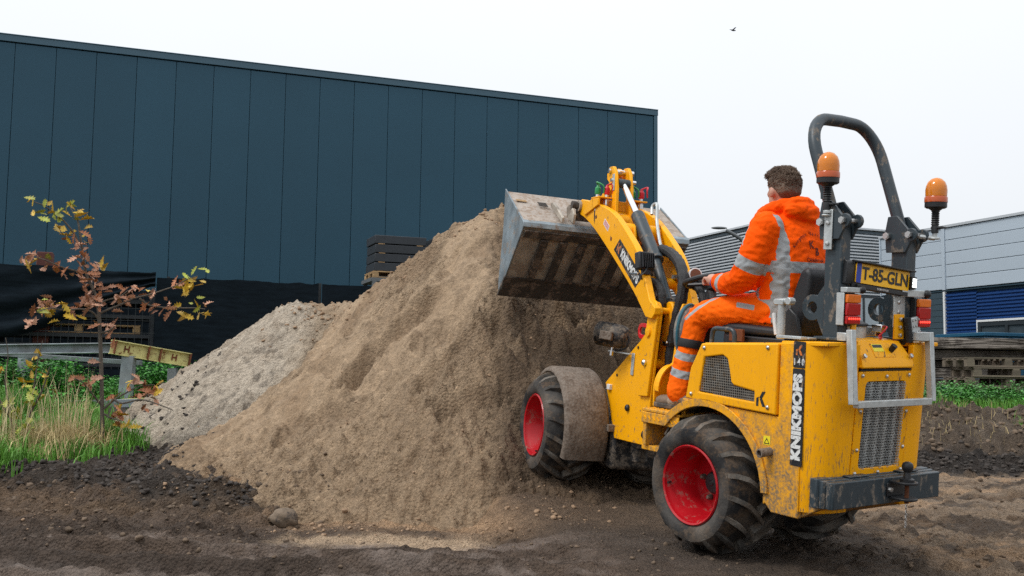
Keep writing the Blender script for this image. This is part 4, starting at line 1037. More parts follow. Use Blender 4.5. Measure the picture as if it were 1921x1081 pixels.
yb2 = obj('beam_offcut', ibeam(MB(), .5, .17, .12), 'beam_yellow', None, aim((-4.68, 12.3, .47), (-4.2, 12.5, .50))[0], label='yellow steel offcut lying in the grass under the posts', cat='beam')

# ------------------------------------------------------------------ street lamp far off, bird in the sky
lampo = empty('street_lamp', T(9.78, 42, .7), label='slim grey street lamp behind the driver in front of the ribbed hall', cat='street lamp')
obj('pole', MB().tube(smooth_path([(9.78, 42, .7), (9.78, 42, 5.0), (9.76, 42, 6.4), (9.6, 41.95, 6.78), (9.2, 41.9, 7.05), (8.9, 41.9, 7.2)], 4), .075, 10), 'lamp_grey', lampo, I4)
obj('lamp_head', MB().ball((8.62, 41.9, 7.3), (.34, .11, .06)), 'lamp_grey', lampo, T(0, 0, 0))
mb = MB(); mb.ball((0, 0, 0), (.16, .05, .05)); mb.ball((.17, 0, .02), (.045, .035, .035), 8, 5); mb.add([(-.06, 0, .02), (.06, 0, .02), (.01, .30, .12), (-.08, .28, .11)], [(0, 1, 2, 3)]); mb.add([(-.06, 0, .02), (.06, 0, .02), (.01, -.30, .10), (-.08, -.28, .09)], [(0, 1, 2, 3)]); mb.add([(-.14, .02, 0), (-.14, -.02, 0), (-.24, -.05, .005), (-.24, .05, .005)], [(0, 1, 2, 3)])
tag(obj('bird', mb, 'bird_dark', None, T(13.25, 60, 22.2) @ Rz(.5)), 'tiny dark bird flying high in the white sky', 'bird')
# ------------------------------------------------------------------ the wheel loader
C = -.53                                                        # its centre line (l)
mid_ground = FR @ Vector((.8, C, 0))
loader = empty('wheel_loader', Matrix.Translation((mid_ground.x, mid_ground.y, .08)) @ FR.to_3x3().to_4x4(), label='yellow compact wheel loader with roll bar and raised bucket, driving into the sand heap', cat='wheel loader')

# wheels: built once at their own centre, outer face towards +l
def make_wheel(W):
    w = empty('wheel', W, loader)
    mb = MB()
    prof = [(.205, -.012), (.222, .010), (.262, .022), (.294, .012), (.312, -.022), (.325, -.075), (.330, -.15), (.330, -.21), (.325, -.285), (.312, -.338), (.294, -.372), (.262, -.382), (.222, -.37), (.205, -.348)]
    mb.lathe(prof, (0, 0, 0), (0, 1, 0), 64, cap=False)
    def at(r, l, a): return Vector((r * math.cos(a), l, r * math.sin(a)))
    n = 17
    for side in (0, 1):
        for i in range(n):
            a0 = 2 * math.pi * (i + .5 * side) / n
            rows = []
            for (l, r0, h, da, wd) in ((.014, .286, .004, -.06, .030), (-.022, .306, .026, -.02, .029), (-.075, .321, .039, .05, .027), (-.13, .327, .043, .17, .025), (-.200, .330, .042, .34, .024)):
                if side: l = -.36 - l
                a = a0 + da
                rows.append([at(r0 + h, l, a - wd * 1.4), at(r0 + h, l, a + wd * 1.4), at(r0 - .015, l, a + wd * 1.9), at(r0 - .015, l, a - wd * 1.9)])
            vs = [p for r in rows for p in r]; fs = []
            for k in range(len(rows) - 1):
                for j in range(4): fs.append((4 * k + j, 4 * k + (j + 1) % 4, 4 * k + 4 + (j + 1) % 4, 4 * k + 4 + j))
            fs.append((0, 1, 2, 3)); e = 4 * (len(rows) - 1); fs.append((e + 3, e + 2, e + 1, e))
            mb.cur = 1; mb.add(vs, fs); mb.cur = 0
    obj('tyre', mb, ['tyre_rubber', 'tyre_lug'], w, W, smooth=38)
    mb = MB()
    mb.lathe([(.208, -.006), (.212, .004), (.206, .012), (.197, .006), (.193, -.02), (.184, -.032), (.180, -.07), (.168, -.085), (.166, -.19), (.155, -.205), (.140, -.208), (.133, -.198), (.07, -.198), (.0, -.198)], (0, 0, 0), (0, 1, 0), 56, cap=False)
    mb.lathe([(.208, -.354), (.212, -.366), (.195, -.36), (.18, -.3), (.166, -.25), (.0, -.24)], (0, 0, 0), (0, 1, 0), 40, cap=False)
    obj('rim', mb, 'rim_red', w, W, smooth=40)
    mb = MB(); mb.lathe([(.062, -.2), (.060, -.168), (.050, -.155), (.018, -.152), (.012, -.146), (0, -.146)], (0, 0, 0), (0, 1, 0), 24); obj('hub_cap', mb, 'black_plastic', w, W)
    mb = MB(); mb.tube([(0, -.204, 0), (0, -.176, 0), (0, -.166, 0)], [.017, .015, .008], 8); nut = mb.mesh('wheel_nut', ml('black_muddy'), 30)
    for i in range(5):
        a = 2 * math.pi * (i + .2) / 5
        obj('wheel_nut', nut, None, w, W @ T(.098 * math.cos(a), 0, .098 * math.sin(a)))
    mb = MB(); mb.tube([(.188, -.03, 0), (.176, .0, 0)], .006, 8); obj('valve', mb, 'black_plastic', w, W)
    return w
w0 = make_wheel(FR @ T(0, 0, 0) @ Matrix.Rotation(.1, 4, 'Y'))
flip = Matrix.Rotation(math.pi, 4, 'Z')
dup(w0, FR @ T(0, 2 * C, 0) @ flip @ Matrix.Rotation(.4, 4, 'Y'), loader)
dup(w0, FF @ T(0, 0, 0) @ Matrix.Rotation(1.9, 4, 'Y'), loader)
dup(w0, FF @ T(0, 2 * C, 0) @ flip @ Matrix.Rotation(1.1, 4, 'Y'), loader)
for F_, lo in ((FR, 'rear'), (FF, 'front')):
    mb = MB(); mb.tube([(0, -.2, 0), (0, 2 * C + .2, 0)], .075, 14); mb.ball((0, C, 0), (.15, .13, .15)); obj('axle', mb, 'black_muddy', loader, F_)
obj('axle_housing', MB().box((-.42, -.80, -.22), (.20, -.40, .06)), 'black_muddy', loader, FF, bevel=.03)

def P(name, mb, m, bevel=.004, F=FR, parent=None, **k): return obj(name, mb, m, parent or loader, F, bevel=bevel, **k)
def mir(poly): return poly
BL, BR = -.10, -.96                                            # left and right faces of the rear body

# --- rear body ---
def arch_panel(l0, l1):
    a = arc((0, 0), .415, 42, 184, 16)
    a = [p for p in a]
    poly = [(.50, .325), (.50, .345), (.205, .347), (.195, .436), (-.497, .420), (-.497, .788), (-.64, .795), (-.64, -.055), (-.47, -.058), (-.43, -.02)] + [p for p in reversed(a)] + [(.33, .325)]
    mb = MB(); mb.prism(poly, 'fu', l0, l1); return mb
P('side_panel', arch_panel(BL - .03, BL), 'paint_yellow_muddy', .006)
P('side_panel', arch_panel(BR, BR + .03), 'paint_yellow_muddy', .006)
# fender lip over each rear wheel
for l0, l1 in ((BL + .001, BL + .014), (BR - .014, BR - .001)):
    o_ = arc((0, 0), .455, 40, 176, 18); i_ = arc((0, 0), .412, 40, 176, 18)
    mb = MB(); mb.prism(o_ + list(reversed(i_)), 'fu', l0, l1); P('fender_lip', mb, 'paint_yellow_muddy', .003)
for l0, l1 in ((BL - .36, BL - .031), (BR + .031, BR + .36)):
    o_ = arc((0, 0), .425, 30, 182, 18); i_ = arc((0, 0), .413, 30, 182, 18)
    mb = MB(); mb.prism(o_ + list(reversed(i_)), 'fu', l0, l1); P('wheel_arch', mb, 'black_muddy', 0)

# rounded rear corners, from the side round to the rear door
def corner(sgn):
    n = 8
    if sgn > 0: out = [(-.641, BL)] + arc((-.641, BL - .150), .150, 90, 180, n)[1:] + [(-.795, -.325)]
    else: out = [(-.641, BR)] + [(p[0], p[1]) for p in arc((-.641, BR + .150), .150, 270, 180, n)[1:]] + [(-.795, -.735)]
    inn = [(p[0] + .03, p[1] - .03 * sgn) for p in out]; inn[-1] = (out[-1][0] + .03, out[-1][1]); inn[0] = (out[0][0], out[0][1] - .03 * sgn)
    mb = MB(); k = len(out); vs = []
    for (u, df) in ((.0 - .02, .052), (.2, .040), (.795, 0.0)):
        for p in out: vs.append((p[0] + df * (1 if p[0] < -.645 else 0), p[1], u))
        for p in inn: vs.append((p[0] + df * (1 if p[0] < -.645 else 0), p[1], u))
    fs = []
    for L in range(2):
        o = L * 2 * k; q = o + 2 * k
        for i in range(k - 1):
            fs.append((o + i, o + i + 1, q + i + 1, q + i)); fs.append((o + k + i, q + k + i, q + k + i + 1, o + k + i + 1))
        fs.append((o, q, q + k, o + k)); fs.append((o + k - 1, o + 2 * k - 1, q + 2 * k - 1, q + k - 1))
    for i in range(k - 1):
        fs.append((i, k + i, k + i + 1, i + 1)); o = 4 * k; fs.append((o + i, o + i + 1, o + k + i + 1, o + k + i))
    mb.add(vs, fs); return mb
P('corner_panel', corner(1), 'paint_yellow_side', .004); P('corner_panel', corner(-1), 'paint_yellow', .004)
# underside behind the wheels
mb = MB(); mb.prism([(-.46, -.05), (-.64, -.05), (-.745, .01), (-.745, .06), (-.45, .06)], 'fu', BL - .032, BR + .032); P('rear_underside', mb, 'paint_yellow_muddy', .004)
# top deck, sloping down to the front
mb = MB()
mb.prism([(.04, .742), (.04, .752), (-.497, .7865), (-.50, .7965), (-.78, .806), (-.78, .786), (-.50, .772)], 'fu', BL - .005, -.30); mb.prism([(.04, .742), (.04, .752), (-.497, .7865), (-.50, .7965), (-.78, .806), (-.78, .786), (-.50, .772)], 'fu', BR + .005, -.76)
mb.prism([(-.02, .70), (-.02, .712), (-.74, .772), (-.74, .762)], 'fu', -.301, -.759)
P('top_deck', mb, 'paint_yellow', .004)
# side door with its grille opening
door_out = [(.046, .748), (-.492, .782), (-.492, .427), (.158, .443), (.124, .61)]
hole = [(.020, .676), (-.115, .697), (-.150, .680), (-.168, .62), (-.180, .565), (-.205, .545), (-.345, .530), (-.345, .476), (.058, .486)]
for (l0, l1) in ((BL - .028, BL + .014), (BR - .014, BR + .028)):
    mb = MB(); mb.prism(door_out, 'fu', l0, l1, holes=[hole]); dr = P('side_door', mb, 'paint_yellow_side', .008, seg=3)
    lz = (l0 + l1) / 2 + (.010 if l0 > -.5 else -.010)
    gm = MB(); hh = []
    cx = np.mean([p[0] for p in hole]); cu = np.mean([p[1] for p in hole])
    # perforated sheet: square bars close together
    def inside(f, u):
        c = False; j = len(hole) - 1
        for i in range(len(hole)):
            if (hole[i][1] > u) != (hole[j][1] > u) and f < (hole[j][0] - hole[i][0]) * (u - hole[i][1]) / (hole[j][1] - hole[i][1]) + hole[i][0]: c = not c
            j = i
        return c
    p_ = .0135
    for i, f in enumerate(np.arange(-.35, .065, p_)):
        for k, u in enumerate(np.arange(.47, .70, p_)):
            if inside(f, u):
                gm.box((f - .0068, lz - .001, u - .0020), (f + .0068, lz + .001, u + .0020)); gm.box((f - .0020, lz - .0009, u - .0066), (f + .0020, lz + .0009, u + .0066))
    g_ = obj('side_grille', gm, 'grille_mesh', dr, FR, smooth=0); g_['kind'] = 'stuff'
    mb = MB(); mb.prism(hole, 'fu', lz - .03 if l0 > -.5 else lz + .022, lz - .022 if l0 > -.5 else lz + .03); obj('grille_backing', mb, 'ink_black', dr, FR)
    for (f, u) in ((.02, .725), (-.43, .757), (-.44, .46), (.11, .47)):
        mb = MB(); s_ = 1 if l0 > -.5 else -1; y_ = l1 if s_ > 0 else l0; mb.lathe([(.011, 0), (.010, .006), (.005, .010), (0, .011)], (f, y_, u), (0, s_, 0), 10); obj('screw', mb, 'bolt_steel', dr, FR)
# K mark and size decal on the side
def kmark(m, c, h, L0, parent):
    """The angular K emblem: an upright stroke and two slanted ones."""
    mb = MB(); f0, u0 = c
    def q(pts): mb.prism([(f0 + p[0] * h, u0 + p[1] * h) for p in pts], 'fu', L0, L0 + .0012)
    q([(.42, -.5), (.22, -.5), (.22, .12), (.42, .02)]); q([(.16, .05), (-.10, .5), (-.38, .5), (-.06, .0)]); q([(.12, .0), (-.12, .0), (-.40, -.5), (-.12, -.5)])
    return obj('emblem', mb, m, parent, FR)
kmark('sticker_black', (-.395, .498), .075, BL + .0145, loader)
SL = BL + .0008
st = MB(); st.prism(rrect(-.655, .672, -.582, .800, .006, 2), 'fu', BL - .003, SL + .001); P('decal', st, 'sticker_black', 0)
st = MB(); st.prism(rrect(-.655, .198, -.582, .668, .006, 2), 'fu', BL - .003, SL + .001); P('decal', st, 'sticker_black', 0)
kmark('sticker_orange', (-.620, .758), .05, SL + .0018, loader)
lettering('1 4 0', .046, 'sticker_white', loader, FR, (-.619, SL + .0025, .700), (-1, 0, 0), (0, 0, 1), bold=.0012, sx=.72)
lettering('KNIKMOPS', .073, 'sticker_white', loader, FR, (-.619, SL + .0025, .433), (0, 0, 1), (1, 0, 0), bold=.0048, sx=1.12, space=1.05)
# warning sign and exhaust
mb = MB(); mb.prism(rrect(-.452, .272, -.408, .316, .003, 2), 'fu', BL - .002, BL + .0012); P('warning_label', mb, 'sticker_yellow', 0)
mb = MB(); mb.prism([(-.430, .308), (-.449, .277), (-.411, .277)], 'fu', BL + .0013, BL + .002, holes=[[(-.430, .300), (-.443, .281), (-.417, .281)]]); P('warning_sign', mb, 'ink_black', 0)
mb = MB(); mb.lathe([(.016, .0), (.016, .10), (.022, .10), (.022, .0)], (-.455, BL - .03, .245), (.1, 1, -.1), 18, cap=False); P('exhaust_pipe', mb, 'fender_muddy', 0)

# --- step and kick plate ---
mb = MB(); mb.box((.215, BL - .36, .325), (.535, BL - .004, .344))
mb.box((.22, BL - .012, .262), (.535, BL, .324)); step = P('step_plate', mb, 'paint_yellow_muddy', .004)
tread = MB()
for i in range(9):
    for j in range(5):
        f = .235 + i * .034; l = BL - .03 - j * .045
        tread.obox((f, l, .3455), (.022, .006, .004), (1, .7 if (i + j) % 2 else -.7, 0))
for i in range(8): tread.obox((.24 + i * .037, BL + .001, .293), (.028, .004, .006), (1, 0, .9))
t_ = obj('step_tread', tread, 'paint_yellow', step, FR); t_['kind'] = 'stuff'
mb = MB(); mb.box((.50, BL - .30, .13), (.53, BL - .01, .324)); mb.box((.20, BL - .34, .13), (.50, BL - .32, .324)); mb.box((.18, BL - .30, .10), (.56, BL - .03, .129)); P('step_bracket', mb, 'paint_yellow_muddy', .004)
kick = [(-.195, .345), (-.195, .44)] + [(-.195 - .115 * math.sin(R(t)), .455 + .135 * (1 - math.cos(R(t)))) if False else (-.315 + .12 * math.cos(R(t)), .44 + .15 * math.sin(R(t))) for t in range(10, 91, 10)] + [(-.335, .60), (-.352, .70), (-.375, .90), (-.40, .95), (-.44, .95), (-.44, .345)]
mb = MB(); mb.prism(kick, 'lu', .538, .552); P('kick_plate', mb, 'paint_yellow_clean', .004)
inner = [(p[0] - .012, p[1] - .006) for p in kick[1:-3]]
mb = MB()
for p, q in zip(kick[1:-4], kick[2:-3]): mb.add([(.505, p[0], p[1]), (.537, p[0], p[1]), (.537, q[0], q[1]), (.505, q[0], q[1]), (.505, p[0] - .008, p[1] - .006), (.537, p[0] - .008, p[1] - .006), (.537, q[0] - .008, q[1] - .006), (.505, q[0] - .008, q[1] - .006)], [(0, 1, 2, 3), (7, 6, 5, 4), (0, 3, 7, 4), (1, 5, 6, 2)])
P('kick_flange', mb, 'paint_yellow_clean', 0)
# floor and centre console
mb = MB(); mb.box((.02, -.70, .30), (.50, -.42, .343)); mb.box((-.30, -.72, .2), (.05, -.36, .70)); P('floor_plate', mb, 'paint_yellow_muddy', .004)
mb = MB(); mb.tube([(.50, C, .34), (.44, -.50, .80), (.41, -.50, 1.05)], [.06, .045, .03], 12); P('steering_column', mb, 'black_plastic', 0)
# articulation
mb = MB(); mb.box((.45, -.62, .02), (1.02, -.44, .24)); mb.tube([(1.05, C, -.08), (1.05, C, .42)], .055, 16); mb.box((.9, -.60, .30), (1.15, -.46, .36)); P('pivot', mb, 'black_muddy', .006)

# --- rear door, grille, bumper ---
Fd = FR @ Matrix.Translation((-.800, 0, .80)) @ Matrix.Rotation(R(-4.2), 4, 'Y')       # rear face leans in towards its foot
# in this frame the door lies in the plane f = 0, u from -.66 (foot) to 0 (top)
door = MB()
dl, dr_ = -.330, -.730
vs = rrect(dr_, -.655, dl, -.135, .012, 2); ho = rrect(-.690, -.615, -.385, -.185, .022, 3)
door.prism(vs, 'lu', -.002, .018, holes=[ho]); rd = P('rear_door', door, 'paint_yellow', .004, F=Fd)
hx_ = MB(); pr = .0155
def zig(l): return -.004 + .020 * abs(((l + .385) / .066) % 1 - .5)
rw = 0; u = -.612
while u < -.186:
    l = -.688 + (pr / 2 if rw % 2 else 0)
    while l < -.386:
        c = [(math.cos(R(60 * k + 30)), math.sin(R(60 * k + 30))) for k in range(6)]
        ro, ri = pr * .577, pr * .37
        z0 = zig(l)
        vs_ = [(z0, l + ro * x, u + ro * y) for x, y in c] + [(z0, l + ri * x, u + ri * y) for x, y in c]
        hx_.add(vs_, [(k, (k + 1) % 6, 6 + (k + 1) % 6, 6 + k) for k in range(6)])
        l += pr
    u += pr * .866; rw += 1
g_ = obj('rear_grille', hx_, 'steel_galv', rd, Fd, smooth=0); g_['kind'] = 'stuff'
mb = MB(); mb.box((.055, -.70, -.63), (.06, -.375, -.17)); obj('radiator', mb, 'black_plastic', rd, Fd)
mb = MB(); mb.tube([(.03, l, -.60) for l in (-.39,)] + [(.03, -.39, -.60)], .001, 4) if False else None
for (l, u) in ((-.352, -.155), (-.708, -.155), (-.535, -.16), (-.360, -.33), (-.712, -.34), (-.360, -.52), (-.712, -.52), (-.535, -.638), (-.36, -.635), (-.712, -.635)):
    mb = MB(); mb.lathe([(.010, 0), (.009, .005), (.004, .009), (0, .01)], (-.002, l, u), (-1, 0, 0), 10); obj('screw', mb, 'bolt_steel', rd, Fd)
mb = MB(); mb.box((-.0015, dr_ + .004, -.132), (.02, dl - .004, -.124)); obj('door_gap', mb, 'ink_black', rd, Fd)
mb = MB()
hv = [(-.806, -.325, .678), (-.806, -.735, .678), (-.735, -.735, .804), (-.735, -.325, .804), (-.76, -.325, .678), (-.76, -.735, .678), (-.70, -.735, .79), (-.70, -.325, .79)]
mb.add([(-.808, -.330, .681), (-.808, -.730, .681), (-.800, -.730, .715), (-.800, -.330, .715), (-.74, -.690, .812), (-.74, -.37, .812), (-.62, -.690, .825), (-.62, -.37, .825), (-.78, -.330, .681), (-.78, -.730, .681), (-.62, -.73, .76), (-.62, -.33, .76)],
       [(0, 1, 2, 3), (3, 2, 4, 5), (5, 4, 6, 7), (2, 1, 9, 10, 6, 4), (0, 3, 5, 7, 11, 8), (8, 9, 1, 0), (6, 10, 11, 7), (8, 11, 10, 9)])
hood = P('rear_hood', mb, 'paint_yellow', .008, seg=3)
slope = Vector((.06, 0, .097)).normalized()
Fs = FR @ Matrix.Translation((-.770, -.53, .7635)) @ Matrix.Rotation(math.atan2(.06, .097), 4, 'Y')
mb = MB(); mb.box((-.0025, -.075, -.035), (.003, .085, .040)); obj('hood_label', mb, 'paint_yellow_clean', hood, Fs, bevel=.001)
mb = MB(); mb.prism(rrect(.0, -.005, .078, .036, .002, 1), 'lu', -.0042, -.0028); obj('caution_label', mb, 'sticker_yellow', hood, Fs)
mb = MB(); mb.prism(rrect(.004, .016, .074, .032, .002, 1), 'lu', -.0050, -.0043); obj('caution_band', mb, 'ink_black', hood, Fs)
mb = MB(); mb.tube([(0, -.055, .0), (-.035, -.055, .012)], [.014, .016], 12); obj('knob', mb, 'black_plastic', hood, Fs)
for l in (.175, -.175):
    mb = MB(); mb.lathe([(.012, 0), (.011, .008), (0, .011)], (-.012, l * 1.02, -.035), (-1, 0, 0), 10); obj('screw', mb, 'bolt_steel', hood, Fs)
# bumper of three thick plates
bump = None
for i, (f0, f1, ll, lr) in enumerate(((-.762, -.712, -.095, -.945), (-.797, -.768, -.096, -.938), (-.842, -.803, -.100, -.925))):
    mb = MB(); mb.prism([(f1, ll), (f0 + .012, ll), (f0, ll - .012), (f0, lr + .012), (f0 + .012, lr), (f1, lr)], 'fl', .018 + .004 * i, .158 - .003 * i)
    P('bumper_plate', mb, 'paint_grey', .004)
for l in (-.80, -.42): P('bumper_bracket', MB().box((-.80, l, .1575), (-.70, l + .14, .164)), 'paint_grey', .003)
# tow hitch
hl = -.565
mb = MB()
for u in (.128, .050):
    mb.prism([(-.842, hl + .055), (-.90, hl + .055)] + arc((-.90, hl), .055, 90, 270, 10)[1:-1] + [(-.90, hl - .055), (-.842, hl - .055)], 'fl', u, u + .012)
mb.box((-.850, hl - .055, .062), (-.843, hl + .075, .128)); hitch = P('tow_hitch', mb, 'black_plastic', .003)
mb = MB(); mb.tube([(-.905, hl, .035), (-.905, hl, .15)], .011, 12); obj('pin', mb, 'rust', hitch, FR)
mb = MB(); mb.lathe([(.034, .140), (.034, .152), (.020, .158), (.016, .185), (.024, .197), (.028, .213), (.022, .229), (.010, .236), (0, .237)], (-.905, hl, 0), (0, 0, 1), 20); obj('tow_ball', mb, 'black_plastic', hitch, FR)
mb = MB(); mb.lathe([(.014, 0), (.012, .012), (0, .014)], (-.850, hl + .055, .095), (-1, 0, 0), 8); obj('bolt', mb, 'bolt_steel', hitch, FR)
mb = MB()
for i in range(9): mb.tube([(-.905 + .002 * math.cos(t * math.pi / 4), hl + .006 * math.cos(t * math.pi / 4) * (i % 2), .035 - i * .014 + .010 * math.sin(t * math.pi / 4)) if False else (-.905 + .005 * math.cos(t * math.pi / 4) * ((i + 1) % 2), hl + .005 * math.cos(t * math.pi / 4) * (i % 2), .028 - i * .013 + .008 * math.sin(t * math.pi / 4)) for t in range(9)], .0018, 5, cap=False)
obj('chain', mb, 'bolt_steel', hitch, FR)
# galvanised guard round the rear
gf = -.845
def bar(a, b, w): return MB().tube([a, b], w / 2, 4, sq=True)
mb = MB(); mb.tube([(gf + .03, -.225, .868), (gf, -.222, .515)], .0165, 4, sq=True); mb.tube([(gf + .03, -.825, .860), (gf, -.822, .515)], .0165, 4, sq=True)
mb.tube([(gf, -.24, .515), (gf, -.805, .515)], .0165, 4, sq=True); guard = P('rear_guard', mb, 'steel_galv', .003)
obj('guard_bracket', MB().box((gf + .05, -.235, .812), (-.74, -.215, .852)), 'steel_galv', guard, FR, bevel=.003); obj('guard_bracket', MB().lathe([(.05, -.022), (.05, .022)], (-.785, -.79, .838), (0, 0, 1), 20), 'steel_galv', guard, FR, bevel=.003)
for (l, u) in ((-.245, .845), (-.245, .815), (-.775, .85), (-.775, .82)):
    mb = MB(); mb.lathe([(.012, 0), (.011, .010), (0, .013)], (-.80, l, u), (-1, 0, 0), 8); obj('bolt', mb, 'bolt_steel', guard, FR)

# --- roll bar ---
rb = empty('roll_bar', FR @ T(-.65, C, .8), loader)
for sgn, lc in ((1, -.275), (-1, -.785)):
    mb = MB(); mb.box((-.728, lc - .036, .79), (-.632, lc + .036, 1.375)) if sgn > 0 else mb.box((-.728, lc - .036, .79), (-.632, lc + .036, 1.335))
    tp = 1.375 if sgn > 0 else 1.335
    obj('post', mb, 'paint_grey', rb, FR, bevel=.006)
    ear = [(-.61, tp - .075), (-.725, tp - .075), (-.755, tp - .02)] + arc((-.755, tp + .015), .034, 240, 60, 6) + [(-.67, tp + .115), (-.615, tp + .11), (-.60, tp + .03)]
    for l0 in (lc + .037, lc - .052):
        mb = MB(); mb.prism(ear, 'fu', l0, l0 + .015); obj('hinge_plate', mb, 'paint_grey', rb, FR, bevel=.003)
    for (f, u, r) in ((-.75, tp + .015, .018), (-.62, tp + .01, .02)):
        mb = MB(); mb.tube([(f, lc - .075, u), (f, lc + .075, u)], r * .7, 10); mb.tube([(f, lc + .053, u), (f, lc + .072, u)], r, 6); obj('hinge_pin', mb, 'bolt_steel', rb, FR)
    foot = [(-.60, .79), (-.74, .79), (-.74, .95), (-.60, .95)]
    mb = MB(); mb.prism([(-.58, .80), (-.58, .99)] + arc((-.565, 1.0), .055, 100, 180, 4)[::-1] + [(-.52, 1.03), (-.51, .97), (-.54, .80)], 'fu', lc - .01, lc + .01) if False else None
    ring = arc((-.545, .965), .065, -120, 120, 12)
    mb = MB(); mb.prism([(-.632, .80), (-.578, .905)] + ring + [(-.578, 1.03), (-.632, 1.10)], 'fu', lc - .012, lc + .012, holes=[arc((-.545, .965), .030, 0, 360, 12)[:-1]]); obj('lifting_eye', mb, 'paint_grey', rb, FR, bevel=.003)
    mb = MB(); mb.box((-.76, lc - .06, .812), (-.60, lc + .06, .826)); obj('foot_plate', mb, 'paint_grey', rb, FR, bevel=.003)
hoop = []
tl = Vector((-.645, -.275, 1.40)); slant = Vector((.36, 0, 1)).normalized()
def HP_(l, h): return Vector((-.655, l, 1.39)) + slant * h
pts = [HP_(-.275, -.02), HP_(-.272, .375)] + [HP_(-.272 - .15 * (1 - math.cos(R(a))), .375 + .20 * math.sin(R(a))) for a in range(10, 91, 10)] + [HP_(-.53, .579)] + [HP_(-.788 + .15 * (1 - math.sin(R(a))) , .375 + .20 * math.cos(R(a))) for a in range(0, 91, 10)] + [HP_(-.788, .375), HP_(-.785, -.06)]
obj('hoop', MB().tube(pts, .031, 12, flat=1.0), 'paint_grey', rb, FR, smooth=50)

def beacon(W, par):
    b = empty('beacon', W, par)
    dome = [(.052, .0), (.053, .03), (.050, .052), (.042, .072), (.026, .088), (.010, .094), (0, .095)]
    mb = MB(); mb.lathe([(.052, .0)] + dome[1:], (0, 0, .062), (0, 0, 1), 24, cap=False); obj('dome', mb, 'amber', b, W)
    mb = MB(); mb.lathe([(.056, 0), (.056, .024), (.052, .030)], (0, 0, .031), (0, 0, 1), 24); obj('band', mb, 'amber_band', b, W)
    mb = MB(); mb.lathe([(.045, .0), (.054, .006), (.054, .030)], (0, 0, 0), (0, 0, 1), 24); obj('base', mb, 'black_plastic', b, W)
    mb = MB(); mb.lathe([(.030, 0), (.034, .03), (.034, .05), (.02, .06), (0, .062)], (0, 0, .063), (0, 0, 1), 14); obj('lamp', mb, 'plate_yellow', b, W)
    mb = MB(); prof = [(.038, 0.001), (.02, -.012)]
    for i in range(7): prof += [(.021, -.016 - i * .011), (.0165, -.021 - i * .011)]
    prof += [(.018, -.1), (.018, -.125)]; mb.lathe(prof, (0, 0, 0), (0, 0, 1), 16); mb.tube([(-.045, 0, -.098), (.02, 0, -.098)], .008, 8); mb.tube([(-.05, -.02, -.098), (-.05, .02, -.098)], .005, 6); obj('stem', mb, 'black_plastic', b, W)
    mb = MB(); mb.lathe([(.0125, -.15), (.0125, -.126)], (0, 0, 0), (0, 0, 1), 12); mb.lathe([(.02, -.158), (.026, -.152), (.02, -.146)], (0, 0, 0), (0, 0, 1), 12); obj('spigot', mb, 'steel_galv', b, W)
    return b
b1 = beacon(FR @ T(-.655, -.215, 1.568), loader)
mb = MB(); mb.box((-.690, -.221, 1.25), (-.640, -.216, 1.445)); mb.tube([(-.66, -.215, 1.425), (-.66, -.215, 1.44)], .022, 12); P('beacon_bracket', mb, 'steel_galv', .002)
for u in (1.28, 1.38):
    mb = MB(); mb.lathe([(.012, 0), (.011, .008), (0, .010)], (-.665, -.2155, u), (0, 1, 0), 8); P('bolt', mb, 'bolt_steel', 0)
mb = MB(); mb.prism([(-.60, 1.50), (-.63, 1.50), (-.66, 1.60), (-.655, 1.67), (-.62, 1.70), (-.59, 1.66)], 'fu', -.240, -.23); P('hoop_lug', mb, 'paint_grey', .002)
b2 = beacon(FR @ T(-.80, -.865, 1.49), loader)
mb = MB(); mb.tube([(-.75, -.80, 1.345), (-.80, -.865, 1.338)], .012, 8); mb.lathe([(.028, 0), (.028, .008)], (-.80, -.865, 1.333), (0, 0, 1), 12); P('beacon_bracket', mb, 'steel_galv', .001)

# --- number plate with lamps ---
Fp = FR @ Matrix.Translation((-.765, -.520, 1.125)) @ Matrix.Rotation(R(4.5), 4, 'X')
mb = MB(); mb.box((.012, -.235, -.075), (.03, .215, .065)); np_ = obj('plate_holder', mb, 'black_plastic', loader, Fp, bevel=.004)
mb = MB(); mb.prism(rrect(-.205, -.045, .203, .050, .006, 2), 'lu', .004, .011); obj('number_plate', mb, 'plate_yellow', np_, Fp)
mb = MB(); mb.prism(rrect(.168, -.0448, .2029, .0498, .005, 2), 'lu', .0028, .0039); obj('plate_band', mb, 'plate_blue', np_, Fp)
lettering('T-85-GLN', .086, 'ink_black', np_, Fp, (.0025, -.018, .0015), (0, -1, 0), (0, 0, 1), bold=.0022, sx=.98, name='plate_lettering')
mb = MB(); mb.box((-.012, -.246, -.032), (.012, -.206, .030)); obj('lamp_body', mb, 'black_plastic', np_, Fp, bevel=.003)
mb = MB()
for i in range(2):
    for j in range(3): mb.box((-.0150, -.240 + i * .016, -.024 + j * .016), (-.0122, -.229 + i * .016, -.012 + j * .016))
obj('plate_lamp', mb, 'lamp_white_lit', np_, Fp)
mb = MB(); mb.box((-.02, -.225, .052), (.035, .215, .060)); mb.box((.0, -.20, -.072), (.012, .19, -.052)); obj('holder_rim', mb, 'black_plastic', np_, Fp, bevel=.002)
mb = MB(); mb.prism(rrect(.012, -.06, .06, .06, .02, 3), 'fu', .19, .262); obj('holder_arm', mb, 'black_plastic', np_, Fp, bevel=.004)
lettering('KNIKMOPS.NL', .014, 'label_white', np_, Fp, (-.0008, .0, -.062), (0, -1, 0), (0, 0, 1), name='holder_lettering')

